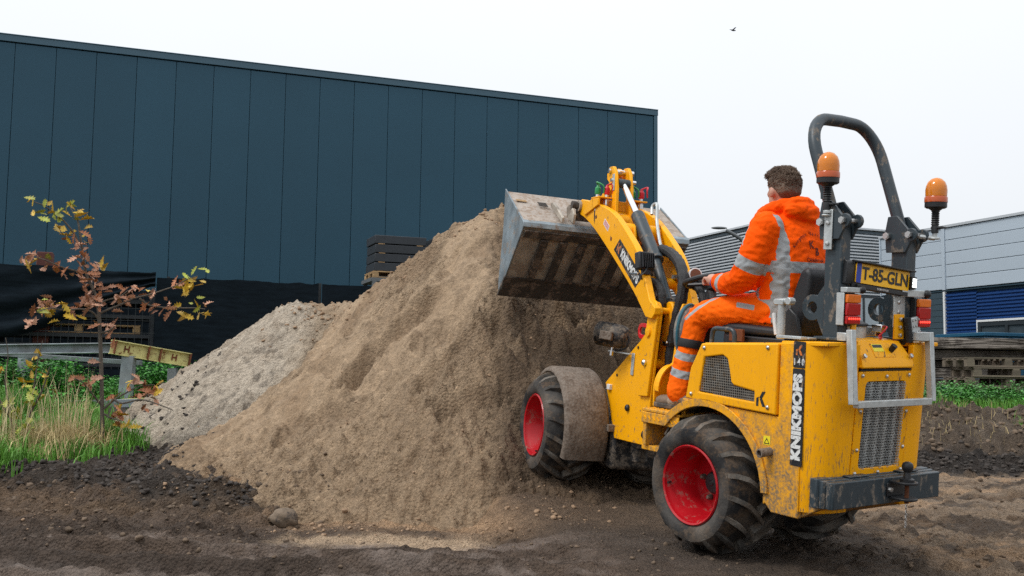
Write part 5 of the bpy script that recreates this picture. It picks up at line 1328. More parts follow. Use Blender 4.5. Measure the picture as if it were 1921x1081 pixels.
# --- tail lamps ---
def tail(c, brk):
    W = FR @ T(*c); t = empty('tail_lamp', W, loader)
    mb = MB(); mb.box((.002, -.052, -.075), (.04, .052, .075)); obj('housing', mb, 'black_plastic', t, W, bevel=.004)
    mb = MB(); mb.box((-.018, -.048, .030), (.0015, .048, .071)); obj('turn_lens', mb, 'lens_orange', t, W, bevel=.004)
    mb = MB(); mb.box((-.018, -.048, -.030), (.0015, .048, .0285)); obj('brake_lens', mb, 'lens_red', t, W, bevel=.004)
    mb = MB(); mb.box((-.018, -.048, -.071), (.0015, .048, -.0315)); obj('rear_lens', mb, 'lens_red', t, W, bevel=.004)
    mb = MB()
    for i in range(6): mb.lathe([(.006, 0), (.004, .003), (0, .004)], (-.0185, -.037 + i * .0148, -.046), (-1, 0, 0), 8)
    obj('light_diodes', mb, 'lamp_red_lit', t, W)
    mb = MB(); mb.box((.0, .0525, -.078), (.045, .057, .078)) if brk else mb.box((.041, -.052, -.078), (.05, .17, .078)); obj('bracket', mb, 'steel_galv', t, W, bevel=.002)
    return t
tail((-.765, -.285, .965), True)
tail((-.765, -.835, .955), False)
for u in (.905, .955, 1.005):
    mb = MB(); mb.lathe([(.013, 0), (.012, .010), (0, .013)], (-.716, -.70, u), (-1, 0, 0), 8); P('bolt', mb, 'bolt_steel', 0)
P('lamp_bracket', MB().box((-.76, -.86, 1.035), (-.735, -.68, 1.07)), 'steel_galv', .003); P('lamp_bracket', MB().box((-.78, -.33, 1.045), (-.74, -.23, 1.07)), 'steel_galv', .003)
P('rubber_buffer', MB().ball((-.76, -.875, 1.052), .022, 10, 7), 'black_plastic', 0); P('rubber_buffer', MB().ball((-.775, -.345, 1.06), .02, 10, 7), 'black_plastic', 0)
P('yellow_bracket', MB().box((-.745, -.72, .82), (-.735, -.645, .945)), 'paint_yellow_clean', .002); P('yellow_bracket', MB().box((-.75, -.345, .80), (-.738, -.31, .93)), 'paint_yellow_clean', .002)
for u in (.84, .88, .92):
    mb = MB(); mb.lathe([(.011, 0), (.010, .008), (0, .010)], (-.746, -.685, u), (-1, 0, 0), 8); P('bolt', mb, 'bolt_steel', 0)
Fq = FR @ T(-.765, -.775, .875) @ Matrix.Rotation(-.18, 4, 'X')
mb = MB(); mb.box((-.012, -.035, -.06), (.012, .035, .06)); tg_ = obj('latch_plate', mb, 'steel_galv', loader, Fq, bevel=.006)
for i in range(3):
    for j in range(4):
        mb = MB(); mb.lathe([(.006, 0), (.005, .004), (0, .005)], (-.0125, -.022 + i * .022, -.045 + j * .03), (-1, 0, 0), 6); obj('rivet', mb, 'bolt_steel', tg_, Fq)
mb = MB(); mb.tube([(0, .05, -.06), (0, .052, .065)], .02, 8); obj('rubber_strap', mb, 'hose_rubber', tg_, Fq)
mb = MB(); mb.lathe([(.085, .0), (.085, .055), (.092, .058), (.092, .07), (.06, .088), (.03, .095), (0, .096)], (-.58, -.50, .82), (0, 0, 1), 28); P('air_filter', mb, 'steel_galv', 0)
mb = MB(); mb.lathe([(.094, .0), (.094, .012), (.060, .030), (.03, .036), (.008, .037), (.008, .055), (0, .056)], (-.58, -.50, .878), (0, 0, 1), 28); P('filter_lid', mb, 'black_plastic', 0)
mb = MB(); mb.box((-.66, -.66, .83), (-.58, -.61, .875)); mb.box((-.70, -.64, .85), (-.64, -.60, .89)); P('valve_block', mb, 'steel_bright', .004)
mb = MB(); mb.tube(smooth_path([(-.70, -.58, .83), (-.72, -.61, .87), (-.70, -.64, .88), (-.66, -.66, .85), (-.70, -.60, .82), (-.72, -.56, .825)], 5), .004, 6); P('red_wire', mb, 'cap_red', 0)
mb = MB(); mb.box((-.62, -.245, .81), (-.52, -.16, .818)); P('hinge_strip', mb, 'steel_galv', .001)
mb = MB(); mb.box((-.61, -.17, .808), (-.45, -.115, .822)); P('hood_hinge', mb, 'steel_galv', .002)

# --- seat, handles, wheel ---
seat = empty('seat', FR @ T(-.15, C, .8), loader)
mb = MB(); mb.prism([(.12, .80), (.14, .845), (.08, .862), (-.26, .85), (-.30, .80)], 'fu', -.31, -.75); obj('cushion', mb, 'seat_vinyl', seat, FR, bevel=.02, seg=3)
mb = MB(); mb.prism([(-.31, .83), (-.30, .90), (-.345, 1.05), (-.385, 1.15), (-.43, 1.175), (-.465, 1.14), (-.45, 1.0), (-.40, .81)], 'fu', -.345, -.715); obj('backrest', mb, 'seat_vinyl', seat, FR, bevel=.025, seg=3)
mb = MB(); mb.prism([(-.33, .81), (-.33, .92), (-.37, .96), (-.42, .92), (-.45, .80)], 'fu', -.29, -.315); obj('recliner', mb, 'black_plastic', seat, FR, bevel=.006)
mb = MB(); mb.box((-.34, -.76, .72), (.10, -.30, .795)); obj('seat_base', mb, 'black_plastic', seat, FR, bevel=.008)
mb = MB(); mb.tube([(-.405, -.20, .80), (-.405, -.20, .975)], .021, 12); mb.box((-.43, -.222, .972), (-.37, -.178, 1.0)); mb.tube([(-.36, -.20, .985), (-.46, -.20, .992)], .017, 10); mb.tube([(-.46, -.22, .992), (-.46, -.18, .992)], .02, 8); P('parking_lever', mb, 'steel_galv', .003)
mb = MB(); mb.tube([(-.385, -.19, .82), (-.372, -.19, .88), (-.365, -.19, .93)], .011, 8); P('white_strap', mb, 'label_white', 0)
mb = MB(); mb.tube(smooth_path([(.055, -.17, .745), (.05, -.17, .805), (.03, -.17, .828), (-.02, -.17, .830), (-.09, -.17, .828), (-.112, -.17, .805), (-.115, -.17, .755)], 4), .013, 10); P('grab_handle', mb, 'paint_grey', 0)
mb = MB(); mb.box((-.08, -.28, .765), (.02, -.262, .83)); P('red_label', mb, 'rust', .002)
sw = empty('steering_wheel', FR @ T(.405, -.50, 1.095), loader)
Fw = FR @ T(.405, -.50, 1.095) @ Matrix.Rotation(R(14), 4, 'Y')
mb = MB(); mb.tube([(.165 * math.cos(R(a)), .165 * math.sin(R(a)), 0) for a in range(0, 361, 12)], .0155, 10, cap=False); obj('rim', mb, 'black_plastic', sw, Fw)
mb = MB()
for a in (30, 150, 270): mb.tube([(0, 0, -.02), (.16 * math.cos(R(a)), .16 * math.sin(R(a)), 0)], .011, 8)
mb.lathe([(.04, -.05), (.04, -.01), (.03, 0), (0, .002)], (0, 0, 0), (0, 0, 1), 16); obj('spoke', mb, 'black_plastic', sw, Fw)
# ================================================================== front half of the loader
def Q(name, mb, m, bevel=.004, parent=None, **k): return obj(name, mb, m, parent or loader, FF, bevel=bevel, **k)
PL = -.405
# side plates carrying the arm towers
plate = [(-.21, .345), (-.25, .30), (-.43, -.01), (-.87, .01), (-.93, .02), (-.93, .33), (-.975, .62), (-.99, .845)] + arc((-.91, .845), .055, 150, 20, 6)[::1] + [(-.80, .78), (-.73, .64), (-.22, .355)]
plate = [(-.21, .335), (-.30, .20), (-.43, -.01), (-.87, .012), (-.935, .03), (-.93, .32), (-.955, .62), (-.975, .83)] + arc((-.905, .835), .058, 170, 20, 7) + [(-.825, .72), (-.72, .645)]
for l0, l1, nm in ((PL - .018, PL, 1), (-.655, -.637, -1)):
    mb = MB(); mb.prism(plate, 'fu', l0, l1); Q('frame_plate', mb, 'paint_yellow_clean', .004)
# folded flange along each tower's front edge, doubled tower plate
mb = MB(); mb.prism([(-.215, .338), (-.718, .648), (-.728, .632), (-.225, .322)], 'fu', PL - .10, PL - .019); Q('frame_flange', mb, 'paint_yellow_clean', .004)
tower = [(-.79, .305), (-.925, .315), (-.955, .62), (-.978, .835)] + arc((-.905, .840), .06, 170, 15, 7) + [(-.825, .70), (-.81, .5)]
mb = MB(); mb.prism(tower, 'fu', PL + .001, PL + .020); Q('tower_plate', mb, 'paint_yellow_clean', .005)
mb = MB(); mb.prism(tower, 'fu', PL - .105, PL - .085); Q('tower_plate', mb, 'paint_yellow_clean', .005)
mb = MB(); mb.prism(tower, 'fu', -.68, -.66); Q('tower_plate', mb, 'paint_yellow_clean', .005)
mb = MB(); mb.prism(tower, 'fu', -.60, -.58); Q('tower_plate', mb, 'paint_yellow_clean', .005)
for (f, u, r, l) in ((-.905, .840, .024, PL + .021), (-.86, .515, .020, PL + .021), (-.905, .840, .024, None), (-.62, .21, .022, PL + .001), (-.40, .40, .009, PL + .001), (-.70, .60, .009, PL + .001), (-.80, .60, .010, PL + .001), (-.90, .08, .026, PL + .001)):
    if l is None: continue
    dark = r < .012 or u < .3
    mb = MB(); mb.lathe([(r, 0), (r, .012), (r * .6, .020), (0, .021)] if not dark or r > .02 else [(r, 0), (r, .004), (0, .005)], (f, l, u), (0, 1, 0), 14); Q('bolt', mb, 'black_plastic' if dark else 'steel_bright', 0)
mb = MB(); mb.lathe([(.032, 0), (.030, .010), (0, .014)], (-.86, .70 - 1.08, .70), (0, 1, 0), 16) if False else mb.lathe([(.034, 0), (.031, .010), (.0, .013)], (-.875, PL + .021, .705), (0, 1, 0), 16); Q('pivot_cover', mb, 'paint_yellow_clean', 0)
for (a, b, r) in (((-.86, -.65, .515), (-.86, -.40, .515), .028), ((-.80, -.65, .86), (-.80, -.40, .86), .03), ((-.905, -.68, .84), (-.905, -.39, .84), .02)):
    Q('cross_tube', MB().cyl(a, b, r, 14), 'paint_yellow_clean', 0)
mb = MB(); mb.box((-.90, -.636, .02), (-.45, -.424, .05)); mb.box((-.5, -.636, .02), (-.47, -.424, .30)); Q('frame_floor', mb, 'paint_yellow_muddy', .003)
mb = MB(); mb.prism([(-.22, .33), (-.72, .64), (-.735, .625), (-.235, .315)], 'fu', -.636, -.52); Q('frame_cover', mb, 'paint_yellow_clean', .003)

# lift arms: curved plates from the towers up to the bucket
arm = [(-.985, .855), (-.90, .90), (-.70, 1.165), (-.48, 1.325), (-.22, 1.47), (.02, 1.545), (.25, 1.592), (.42, 1.618), (.475, 1.60), (.485, 1.555), (.45, 1.515), (.30, 1.465), (.10, 1.375), (-.16, 1.235), (-.42, 1.085), (-.66, .94), (-.86, .795), (-.95, .785), (-.985, .815)]
def arm_poly(off=0): return arm
sm = [(p.x, p.y) for p in smooth_path([(a[0], a[1], 0) for a in arm[1:8]], 4)] + [(p.x, p.y) for p in smooth_path([(a[0], a[1], 0) for a in arm[8:17]], 4)] + arm[17:] + arm[:1]
arms = []
for l0, l1 in ((-.405, -.360), (-.700, -.655)):
    mb = MB(); mb.prism(sm, 'fu', l0, l1); arms.append(Q('lift_arm', mb, 'paint_yellow', .005, seg=2, smooth=28))
A0 = arms[0]
# decals on the left arm
a0, a1 = Vector((-.30, 0, 1.268)), Vector((-.745, 0, .992)); dv = (a1 - a0).normalized(); nv = Vector((dv.z, 0, -dv.x)); nv = nv if nv.z > 0 else -nv
hw = .056
quad = [a0 - nv * hw * .9, a0 + nv * hw + dv * .04, a1 + nv * hw, a1 - nv * hw - dv * .05]
mb = MB(); mb.prism([(p.x, p.z) for p in quad], 'fu', -.3615, -.3588); obj('decal', mb, 'sticker_black', A0, FF)
cpos = a0.lerp(a1, .58)
lettering('KNIKMOPS', .080, 'sticker_white', A0, FF, (cpos.x, -.358, cpos.z), tuple(dv), tuple(nv), bold=.0034, sx=.90, space=1.0)
e0 = a0.lerp(a1, .13); mb = MB()
for pts in ([(-.025, .03), (-.012, .03), (-.012, -.03), (-.025, -.03)], [(-.006, 0), (.02, .03), (.034, .03), (.008, -.002)], [(-.004, 0), (.008, .002), (.03, -.03), (.016, -.03)]):
    mb.prism([((e0 + dv * p[0] + nv * p[1]).x, (e0 + dv * p[0] + nv * p[1]).z) for p in pts], 'fu', -.3586, -.358)
obj('emblem', mb, 'sticker_orange', A0, FF)
wl0 = Vector((-.105, 0, 1.40)); mb = MB(); q = [wl0 - dv * .055 - nv * .022, wl0 - dv * .055 + nv * .022, wl0 + dv * .055 + nv * .022, wl0 + dv * .055 - nv * .022]
mb.prism([(p.x, p.z) for p in q], 'fu', -.3615, -.3588); obj('white_label', mb, 'label_white', A0, FF)
mb = MB()
for k in (-.012, -.003, .006, .014):
    q = [wl0 - dv * .045 + nv * (k - .002), wl0 - dv * .045 + nv * (k + .002), wl0 + dv * .045 + nv * (k + .002), wl0 + dv * .045 + nv * (k - .002)]
    mb.prism([(p.x, p.z) for p in q], 'fu', -.3586, -.358)
obj('label_print', mb, 'label_red', A0, FF)
for (f, u) in ((.10, 1.468), (-.21, 1.30)):
    mb = MB(); mb.lathe([(.014, 0), (.014, .0016), (.0, .0017)], (f, -.3598, u), (0, 1, 0), 14); obj('arm_bore', mb, 'rust', A0, FF)
mb = MB(); mb.lathe([(.040, 0), (.040, .018), (.024, .018), (.024, .010), (0, .010)], (.435, -.3595, 1.567), (0, 1, 0), 20); obj('pin_boss', mb, 'bucket_steel', A0, FF)
# cross tubes between the arms
Q('cross_tube', MB().cyl((.02, -.655, 1.45), (.02, -.405, 1.45), .052, 18), 'paint_yellow', 0)
Q('cross_tube', MB().cyl((-.30, -.655, 1.355), (-.30, -.405, 1.355), .055, 18), 'paint_yellow', 0)
Q('cross_tube', MB().cyl((-.62, -.655, 1.02), (-.62, -.405, 1.02), .036, 14), 'paint_yellow', 0)
# brackets of the lift cylinder on the big tube
for l in (-.47, -.565):
    mb = MB(); mb.prism([(-.27, 1.40), (-.36, 1.39), (-.40, 1.27), (-.37, 1.20), (-.31, 1.20), (-.26, 1.28)], 'fu', l, l + .018); Q('cylinder_lug', mb, 'paint_yellow', .004)
Q('cylinder_eye', MB().cyl((-.345, -.546, 1.235), (-.345, -.471, 1.235), .036, 16), 'paint_grey', 0)
Q('lift_rod', MB().cyl((-.345, -.51, 1.21), (-.62, -.51, .98), .017, 12), 'chrome', 0)
Q('lift_cylinder', MB().cyl((-.52, -.51, 1.062), (-.80, -.51, .62), .036, 16), 'paint_grey', 0)

# bell crank and quick coupler at the arm ends
for l in (-.475, -.585):
    crank = [(.19, 1.83), (.11, 1.845), (.045, 1.80), (-.02, 1.66), (-.02, 1.52), (-.05, 1.40), (-.12, 1.395), (-.10, 1.56), (-.03, 1.70), (.02, 1.78)]
    mb = MB(); mb.prism([(.19, 1.79), (.15, 1.838), (.09, 1.838), (.045, 1.80), (.0, 1.68), (-.015, 1.55), (-.045, 1.385), (.025, 1.385), (.06, 1.54), (.075, 1.66), (.12, 1.715), (.18, 1.75)], 'fu', l, l + .024); Q('bell_crank', mb, 'paint_yellow', .004)
mb = MB(); mb.prism([(.14, 1.82), (.17, 1.83), (.52, 1.60), (.50, 1.55)], 'fu', -.475, -.455) if False else mb.prism([(.10, 1.81), (.155, 1.835), (.50, 1.62), (.49, 1.55), (.43, 1.56)], 'fu', -.545, -.515); Q('tilt_link', mb, 'paint_yellow', .004)
for (f, u, r) in ((.125, 1.805, .026), (.07, 1.735, .020)):
    Q('crank_pin', MB().cyl((f, -.625, u), (f, -.435, u), r * .7, 12), 'steel_bright', 0)
mb = MB(); mb.prism([(.075, 1.78), (.04, 1.78), (.02, 1.66), (.055, 1.66)], 'fu', -.4505, -.446); Q('crank_tag', mb, 'steel_galv', .003)
Q('rod_eye', MB().cyl((.035, -.56, 1.715), (.035, -.476, 1.715), .032, 16), 'paint_grey', 0)
Q('tilt_rod', MB().cyl((.02, -.518, 1.70), (-.27, -.518, 1.46), .021, 14), 'chrome', 0)
Q('tilt_barrel', MB().cyl((-.255, -.518, 1.475), (-.60, -.518, 1.165), .046, 20), 'paint_grey', .004)
Q('barrel_collar', MB().cyl((-.585, -.518, 1.178), (-.61, -.518, 1.155), .052, 20), 'paint_grey', .003)
Q('tilt_cylinder', MB().cyl((-.60, -.518, 1.165), (-.83, -.518, .90), .033, 16), 'paint_grey', 0)
Q('cylinder_foot', MB().cyl((-.82, -.58, .90), (-.82, -.45, .90), .034, 14), 'paint_grey', 0)
mb = MB(); mb.tube(smooth_path([(-.26, -.62, 1.49), (-.235, -.63, 1.545), (-.255, -.64, 1.565), (-.29, -.64, 1.55), (-.33, -.63, 1.44), (-.43, -.61, 1.32), (-.52, -.60, 1.22)], 5), .011, 8); Q('steel_pipe', mb, 'steel_galv', 0)
# hydraulic couplings on their bracket
mb = MB(); mb.box((.06, -.475, 1.60), (.20, -.36, 1.612)) if False else mb.box((.05, -.45, 1.602), (.19, -.345, 1.612)); mb.box((.05, -.72, 1.602), (.19, -.61, 1.612)); mb.box((.15, -.72, 1.53), (.165, -.345, 1.602)); mb.prism([(.05, 1.60), (.19, 1.60), (.33, 1.52), (.30, 1.49), (.05, 1.55)], 'fu', -.36, -.345); Q('coupler_bracket', mb, 'paint_yellow_clean', .003)
for (l, f, c) in ((-.372, .14, 'cap_green'), (-.425, .10, 'cap_red'), (-.635, .13, 'cap_green'), (-.69, .10, 'cap_red')):
    cp = empty('hose_coupler', FF @ T(f, l, 1.612), loader)
    mb = MB(); mb.lathe([(.014, -.10), (.014, -.055), (.019, -.052), (.019, -.02), (.013, -.018), (.013, .03)], (f, l, 1.612), (0, 0, 1), 12); obj('nipple', mb, 'steel_bright', cp, FF)
    mb = MB(); mb.lathe([(.018, .02), (.022, .03), (.021, .065), (.012, .075), (.009, .09), (0, .091)], (f, l, 1.612), (0, 0, 1), 12); mb.tube(smooth_path([(f, l, 1.70), (f - .02, l + (.02 if c == 'cap_green' else -.035), 1.715), (f - .05, l - .02, 1.69), (f - .04, l - .03, 1.64)], 5), .006, 6); obj('dust_cap', mb, c, cp, FF)
    mb = MB(); mb.tube(smooth_path([(f, l, 1.515), (f - .01, l, 1.45), (f - .03, l - .01 if l > -.5 else l + .01, 1.38)], 4), .016, 8); obj('hose', mb, 'hose_rubber', cp, FF)
# quick coupler frame behind the bucket
mb = MB(); mb.box((.44, -.72, 1.46), (.475, -.34, 1.60)); mb.tube([(.46, -.76, 1.575), (.46, -.30, 1.575)], .030, 12); Q('quick_coupler', mb, 'bucket_dark', .004)

# --- bucket ---
BW0, BW1 = .07, -1.255
bk = empty('bucket', FF @ T(.7, -.59, 1.4), loader)
A_, B_, C_ = (.96, 1.675), (.42, 1.39), (.90, .905)
lip = (.95, .885)
sec = [A_, (.46, 1.425), (.425, 1.40), (.425, 1.375), (.46, 1.33), (.86, .935), (.90, .91)]
def strip(p, q, th, l0, l1, mb):
    d = Vector((q[0] - p[0], q[1] - p[1])); n = Vector((-d.y, d.x)).normalized() * th
    mb.prism([p, q, (q[0] + n.x, q[1] + n.y), (p[0] + n.x, p[1] + n.y)], 'fu', l0, l1)
mb = MB(); strip((.455, 1.421), A_, -.012, BW0 - .012, BW1 + .012, mb); obj('back_plate', mb, 'bucket_dusty', bk, FF, bevel=.002)
mb = MB(); strip((.425, 1.372), (.875, .925), .014, BW0 - .012, BW1 + .012, mb); obj('floor_plate', mb, 'bucket_steel', bk, FF, bevel=.002)
mb = MB(); mb.prism([(.453, 1.428), (.418, 1.408), (.412, 1.372), (.424, 1.368), (.432, 1.398), (.46, 1.415)], 'fu', BW0 + .002, BW1 - .002); obj('spine_bar', mb, 'bucket_side', bk, FF, bevel=.003)
for l0, l1 in ((BW0 - .011, BW0), (BW1, BW1 + .011)):
    mb = MB(); mb.prism([(A_[0] + .01, A_[1] + .02), (.455, 1.425), (.420, 1.395), (.428, 1.366), (.87, .915), (.93, .90), (.95, 1.0), (.935, 1.35)], 'fu', l0, l1); obj('side_plate', mb, 'bucket_side', bk, FF, bevel=.003)
mb = MB(); mb.prism([(.775, 1.008), (.93, .865), (.945, .885), (.79, 1.022)], 'fu', BW0 + .003, BW1 - .003); obj('cutting_edge', mb, 'bucket_dark', bk, FF, bevel=.002)
mb = MB(); strip((.430, 1.352), (.475, 1.306), -.012, BW0 - .02, BW1 + .02, mb); obj('stiffener_bar', mb, 'bucket_dark', bk, FF, bevel=.002)
nr = 8
for i in range(nr):
    l = BW0 - .16 - i * (BW0 - BW1 - .26) / (nr - 1)
    mb = MB(); strip((.482, 1.300), (.775, 1.010), -.022, l, l - .062, mb); obj('rib', mb, 'bucket_dark', bk, FF, bevel=.004)
# hooks on the back plate
for l in (-.22, -.30, -.78, -.86):
    mb = MB(); mb.prism([(.425, 1.43), (.70, 1.565), (.71, 1.60), (.66, 1.595), (.60, 1.57), (.42, 1.47)] if l in (-.22, -.86) else [(.41, 1.43), (.55, 1.49), (.57, 1.56), (.52, 1.58), (.50, 1.53), (.44, 1.55), (.40, 1.50)], 'fu', l, l - .022); obj('hook', mb, 'bucket_steel', bk, FF, bevel=.004)
mb = MB()
for i in range(5): strip((.70 + i * .014, 1.5635 + i * .0072), (.707 + i * .014, 1.567 + i * .0072), .003, -.13, -.20, mb)
obj('weld_marks', mb, 'bucket_dark', bk, FF)
mb = MB(); strip((.77, 1.5875), (.80, 1.603), .004, .03, -.05, mb); obj('worn_label', mb, 'wood_pale', bk, FF)

# --- front fenders ---
for l0, l1 in ((-.075, -.385), (2 * C + .385, 2 * C + .075)):
    n = 14; th = 186; a_ = arc((0, 0), .405, 62, 205, n)
    mb = MB(); vs = []; ws = [0, .035, .09, .5, .91, .965, 1.0]; drop = [.030, .012, .002, 0, .002, .012, .030]
    for t in (0, 1):
        for (w, dd) in zip(ws, drop):
            l = l0 + (l1 - l0) * w
            for k in range(n + 1):
                r = .412 - dd - t * .008; a = R(62 + 143 * k / n); vs.append((r * math.cos(a), l, r * math.sin(a)))
    m_ = n + 1; fs = []; K = len(ws)
    for t in (0, 1):
        for i in range(K - 1):
            for k in range(n):
                q = t * K * m_ + i * m_ + k; fs.append((q, q + 1, q + m_ + 1, q + m_))
    O = K * m_
    for i in range(K - 1):
        for k in (0, n): fs.append((i * m_ + k, (i + 1) * m_ + k, O + (i + 1) * m_ + k, O + i * m_ + k))
    for k in range(n):
        for i in (0, K - 1): fs.append((i * m_ + k, i * m_ + k + 1, O + i * m_ + k + 1, O + i * m_ + k))
    mb.add(vs, fs); Q('front_fender', mb, 'fender_muddy', 0, smooth=50)
mb = MB(); mb.box((-.33, -.42, .295), (-.28, -.385, .33)); Q('fender_bracket', mb, 'label_white', .003)
mb = MB(); mb.box((-.43, -.44, .03), (-.36, -.36, .075)); Q('fender_bracket', mb, 'fender_muddy', .003)

# --- head lamp on its bracket, work lamp on the arm ---
hlp = empty('head_lamp', FF @ T(-.35, -.36, .65), loader)
Fh = FF @ T(-.47, -.33, .658) @ Matrix.Rotation(R(40), 4, 'Z') @ Matrix.Rotation(R(-4), 4, 'Y')
mb = MB(); mb.lathe([(.0, -.085), (.045, -.085), (.068, -.07), (.078, -.03), (.078, .03), (.072, .055), (.055, .075), (.0, .078)], (0, 0, 0), (-1, 0, 0), 26)
mb.v = [(v[0] * 1.3, v[1] * 1.1, v[2] * .98) for v in mb.v]; obj('shell', mb, 'black_muddy', hlp, Fh)
mb = MB()
for i in range(13):
    x = .095 - i * .0075
    mb.lathe([(.075, -.001), (.081, -.001), (.081, .0015), (.075, .0015)], (x, 0, 0), (-1, 0, 0), 26)
mb.v = [(v[0] * 1.1, v[1] * 1.1, v[2] * .98) for v in mb.v]; obj('cooling_fin', mb, 'black_muddy', hlp, Fh)
mb = MB(); mb.box((-.04, .085, -.03), (.05, .112, .025)); obj('lamp_glass', mb, 'fender_muddy', hlp, Fh, bevel=.006)
mb = MB(); mb.tube(smooth_path([(-.08, -.0, .03), (-.115, .01, -.01), (-.11, .02, -.06), (-.06, .0, -.085), (-.02, -.01, -.095)], 5), .007, 8); obj('cable', mb, 'hose_rubber', hlp, Fh)
mb = MB(); mb.tube([(0, 0, -.06), (0, 0, -.12)], .007, 8); mb.tube([(0, 0, -.13), (0, 0, -.10)], .013, 6); obj('stud', mb, 'steel_bright', hlp, Fh)
mb = MB(); mb.box((-.66, -.385, .548), (-.32, -.36, .556)); mb.box((-.66, -.404, .42), (-.62, -.398, .56)); obj('bracket', mb, 'steel_galv', hlp, FF, bevel=.002)
wkl = empty('work_lamp', FF @ T(-.61, -.37, 1.14), loader)
Fk = FF @ T(-.775, -.368, 1.14) @ Matrix.Rotation(R(12), 4, 'Z') @ Matrix.Rotation(R(12), 4, 'Y')
mb = MB(); mb.box((-.02, -.058, -.056), (.035, .058, .056)); obj('shell', mb, 'black_plastic', wkl, Fk, bevel=.010)
mb = MB()
for i in range(7): mb.box((-.036, -.046 + i * .0142, -.046), (-.0205, -.041 + i * .0142, .046))
obj('cooling_fin', mb, 'black_plastic', wkl, Fk)
mb = MB(); mb.box((-.01, -.03, -.085), (.01, .03, -.053)); mb.tube(smooth_path([(-.02, 0, -.04), (-.03, .03, -.08), (-.02, .05, -.10), (.0, .03, -.12)], 4), .005, 6); obj('foot', mb, 'black_plastic', wkl, Fk)
mb = MB(); mb.box((-.72, -.42, 1.055), (-.60, -.345, 1.068)); mb.box((-.70, -.70, 1.05), (-.62, -.63, 1.08)); Q('lamp_bracket', mb, 'steel_bright', .002)
# red towing eye
mb = MB(); mb.prism([(-.80, .665), (-.74, .665)] + arc((-.735, .705), .045, 270, 90, 10)[::1] + [(-.80, .75)], 'fu', -.44, -.425, holes=[rrect(-.785, .688, -.725, .725, .016, 3)]) if False else None
ring_o = rrect(-.77, .655, -.625, .755, .045, 5); ring_i = rrect(-.75, .682, -.652, .728, .02, 4)
mb = MB(); mb.prism(ring_o, 'fu', -.438, -.424, holes=[ring_i]); Q('towing_eye', mb, 'paint_red', .003)
# gauge and hoses
ga = empty('pressure_gauge', FF @ T(-.93, -.56, 1.09), loader)
mb = MB(); mb.lathe([(.040, -.02), (.040, .018), (.034, .02), (0, .012)], (-1.0, -.60, 1.075), (-.95, .25, .1), 22); obj('case', mb, 'label_white', ga, FF)
mb = MB(); mb.lathe([(.033, .0205), (.0, .0206)], (-1.0, -.60, 1.075), (-.95, .25, .1), 22); obj('dial', mb, 'gauge_face', ga, FF)
def hose(pts, r, name='hose', m='hose_rubber'):
    pth = smooth_path(pts, 7); rr = [r * (1 + .07 * math.sin(i * 1.9)) for i in range(len(pth))]
    return Q(name, MB().tube(pth, rr, 10), m, 0)
hose([(-.52, -.585, 1.24), (-.62, -.60, 1.22), (-.80, -.57, 1.17), (-.95, -.535, 1.10), (-1.02, -.52, .98), (-.99, -.51, .80), (-.96, -.505, .62), (-.95, -.51, .45), (-.94, -.52, .30)], .035)
hose([(-.60, -.46, 1.04), (-.68, -.455, 1.02), (-.76, -.46, 1.005), (-.83, -.465, .96), (-.855, -.465, .88), (-.83, -.465, .76), (-.80, -.46, .64), (-.775, -.46, .52), (-.74, -.47, .44)], .028)
hose([(-.96, -.60, 1.02), (-1.08, -.60, .98), (-1.16, -.60, .88), (-1.18, -.58, .72)], .026)
hose([(-.92, -.62, 1.02), (-1.04, -.63, 1.04), (-1.18, -.62, .98), (-1.28, -.60, .86)], .022)
hose([(-.72, -.44, .60), (-.70, -.45, .50), (-.66, -.46, .42)], .018)
Q('hose_clamp', MB().box((-.83, -.50, .64), (-.75, -.425, .665)).box((-1.0, -.545, .63), (-.90, -.47, .655)), 'black_plastic', .003)
for (f, l) in ((-.83, -.432), (-.77, -.432), (-.99, -.465), (-.92, -.465)):
    mb = MB(); mb.lathe([(.009, 0), (.008, .005), (0, .007)], (f, l + .008, .652), (-.3, 1, 0), 8); Q('bolt', mb, 'steel_bright', 0)
mb = MB(); mb.box((-.93, -.56, .55), (-.88, -.50, .90)); Q('hose_support', mb, 'paint_yellow_clean', .003)
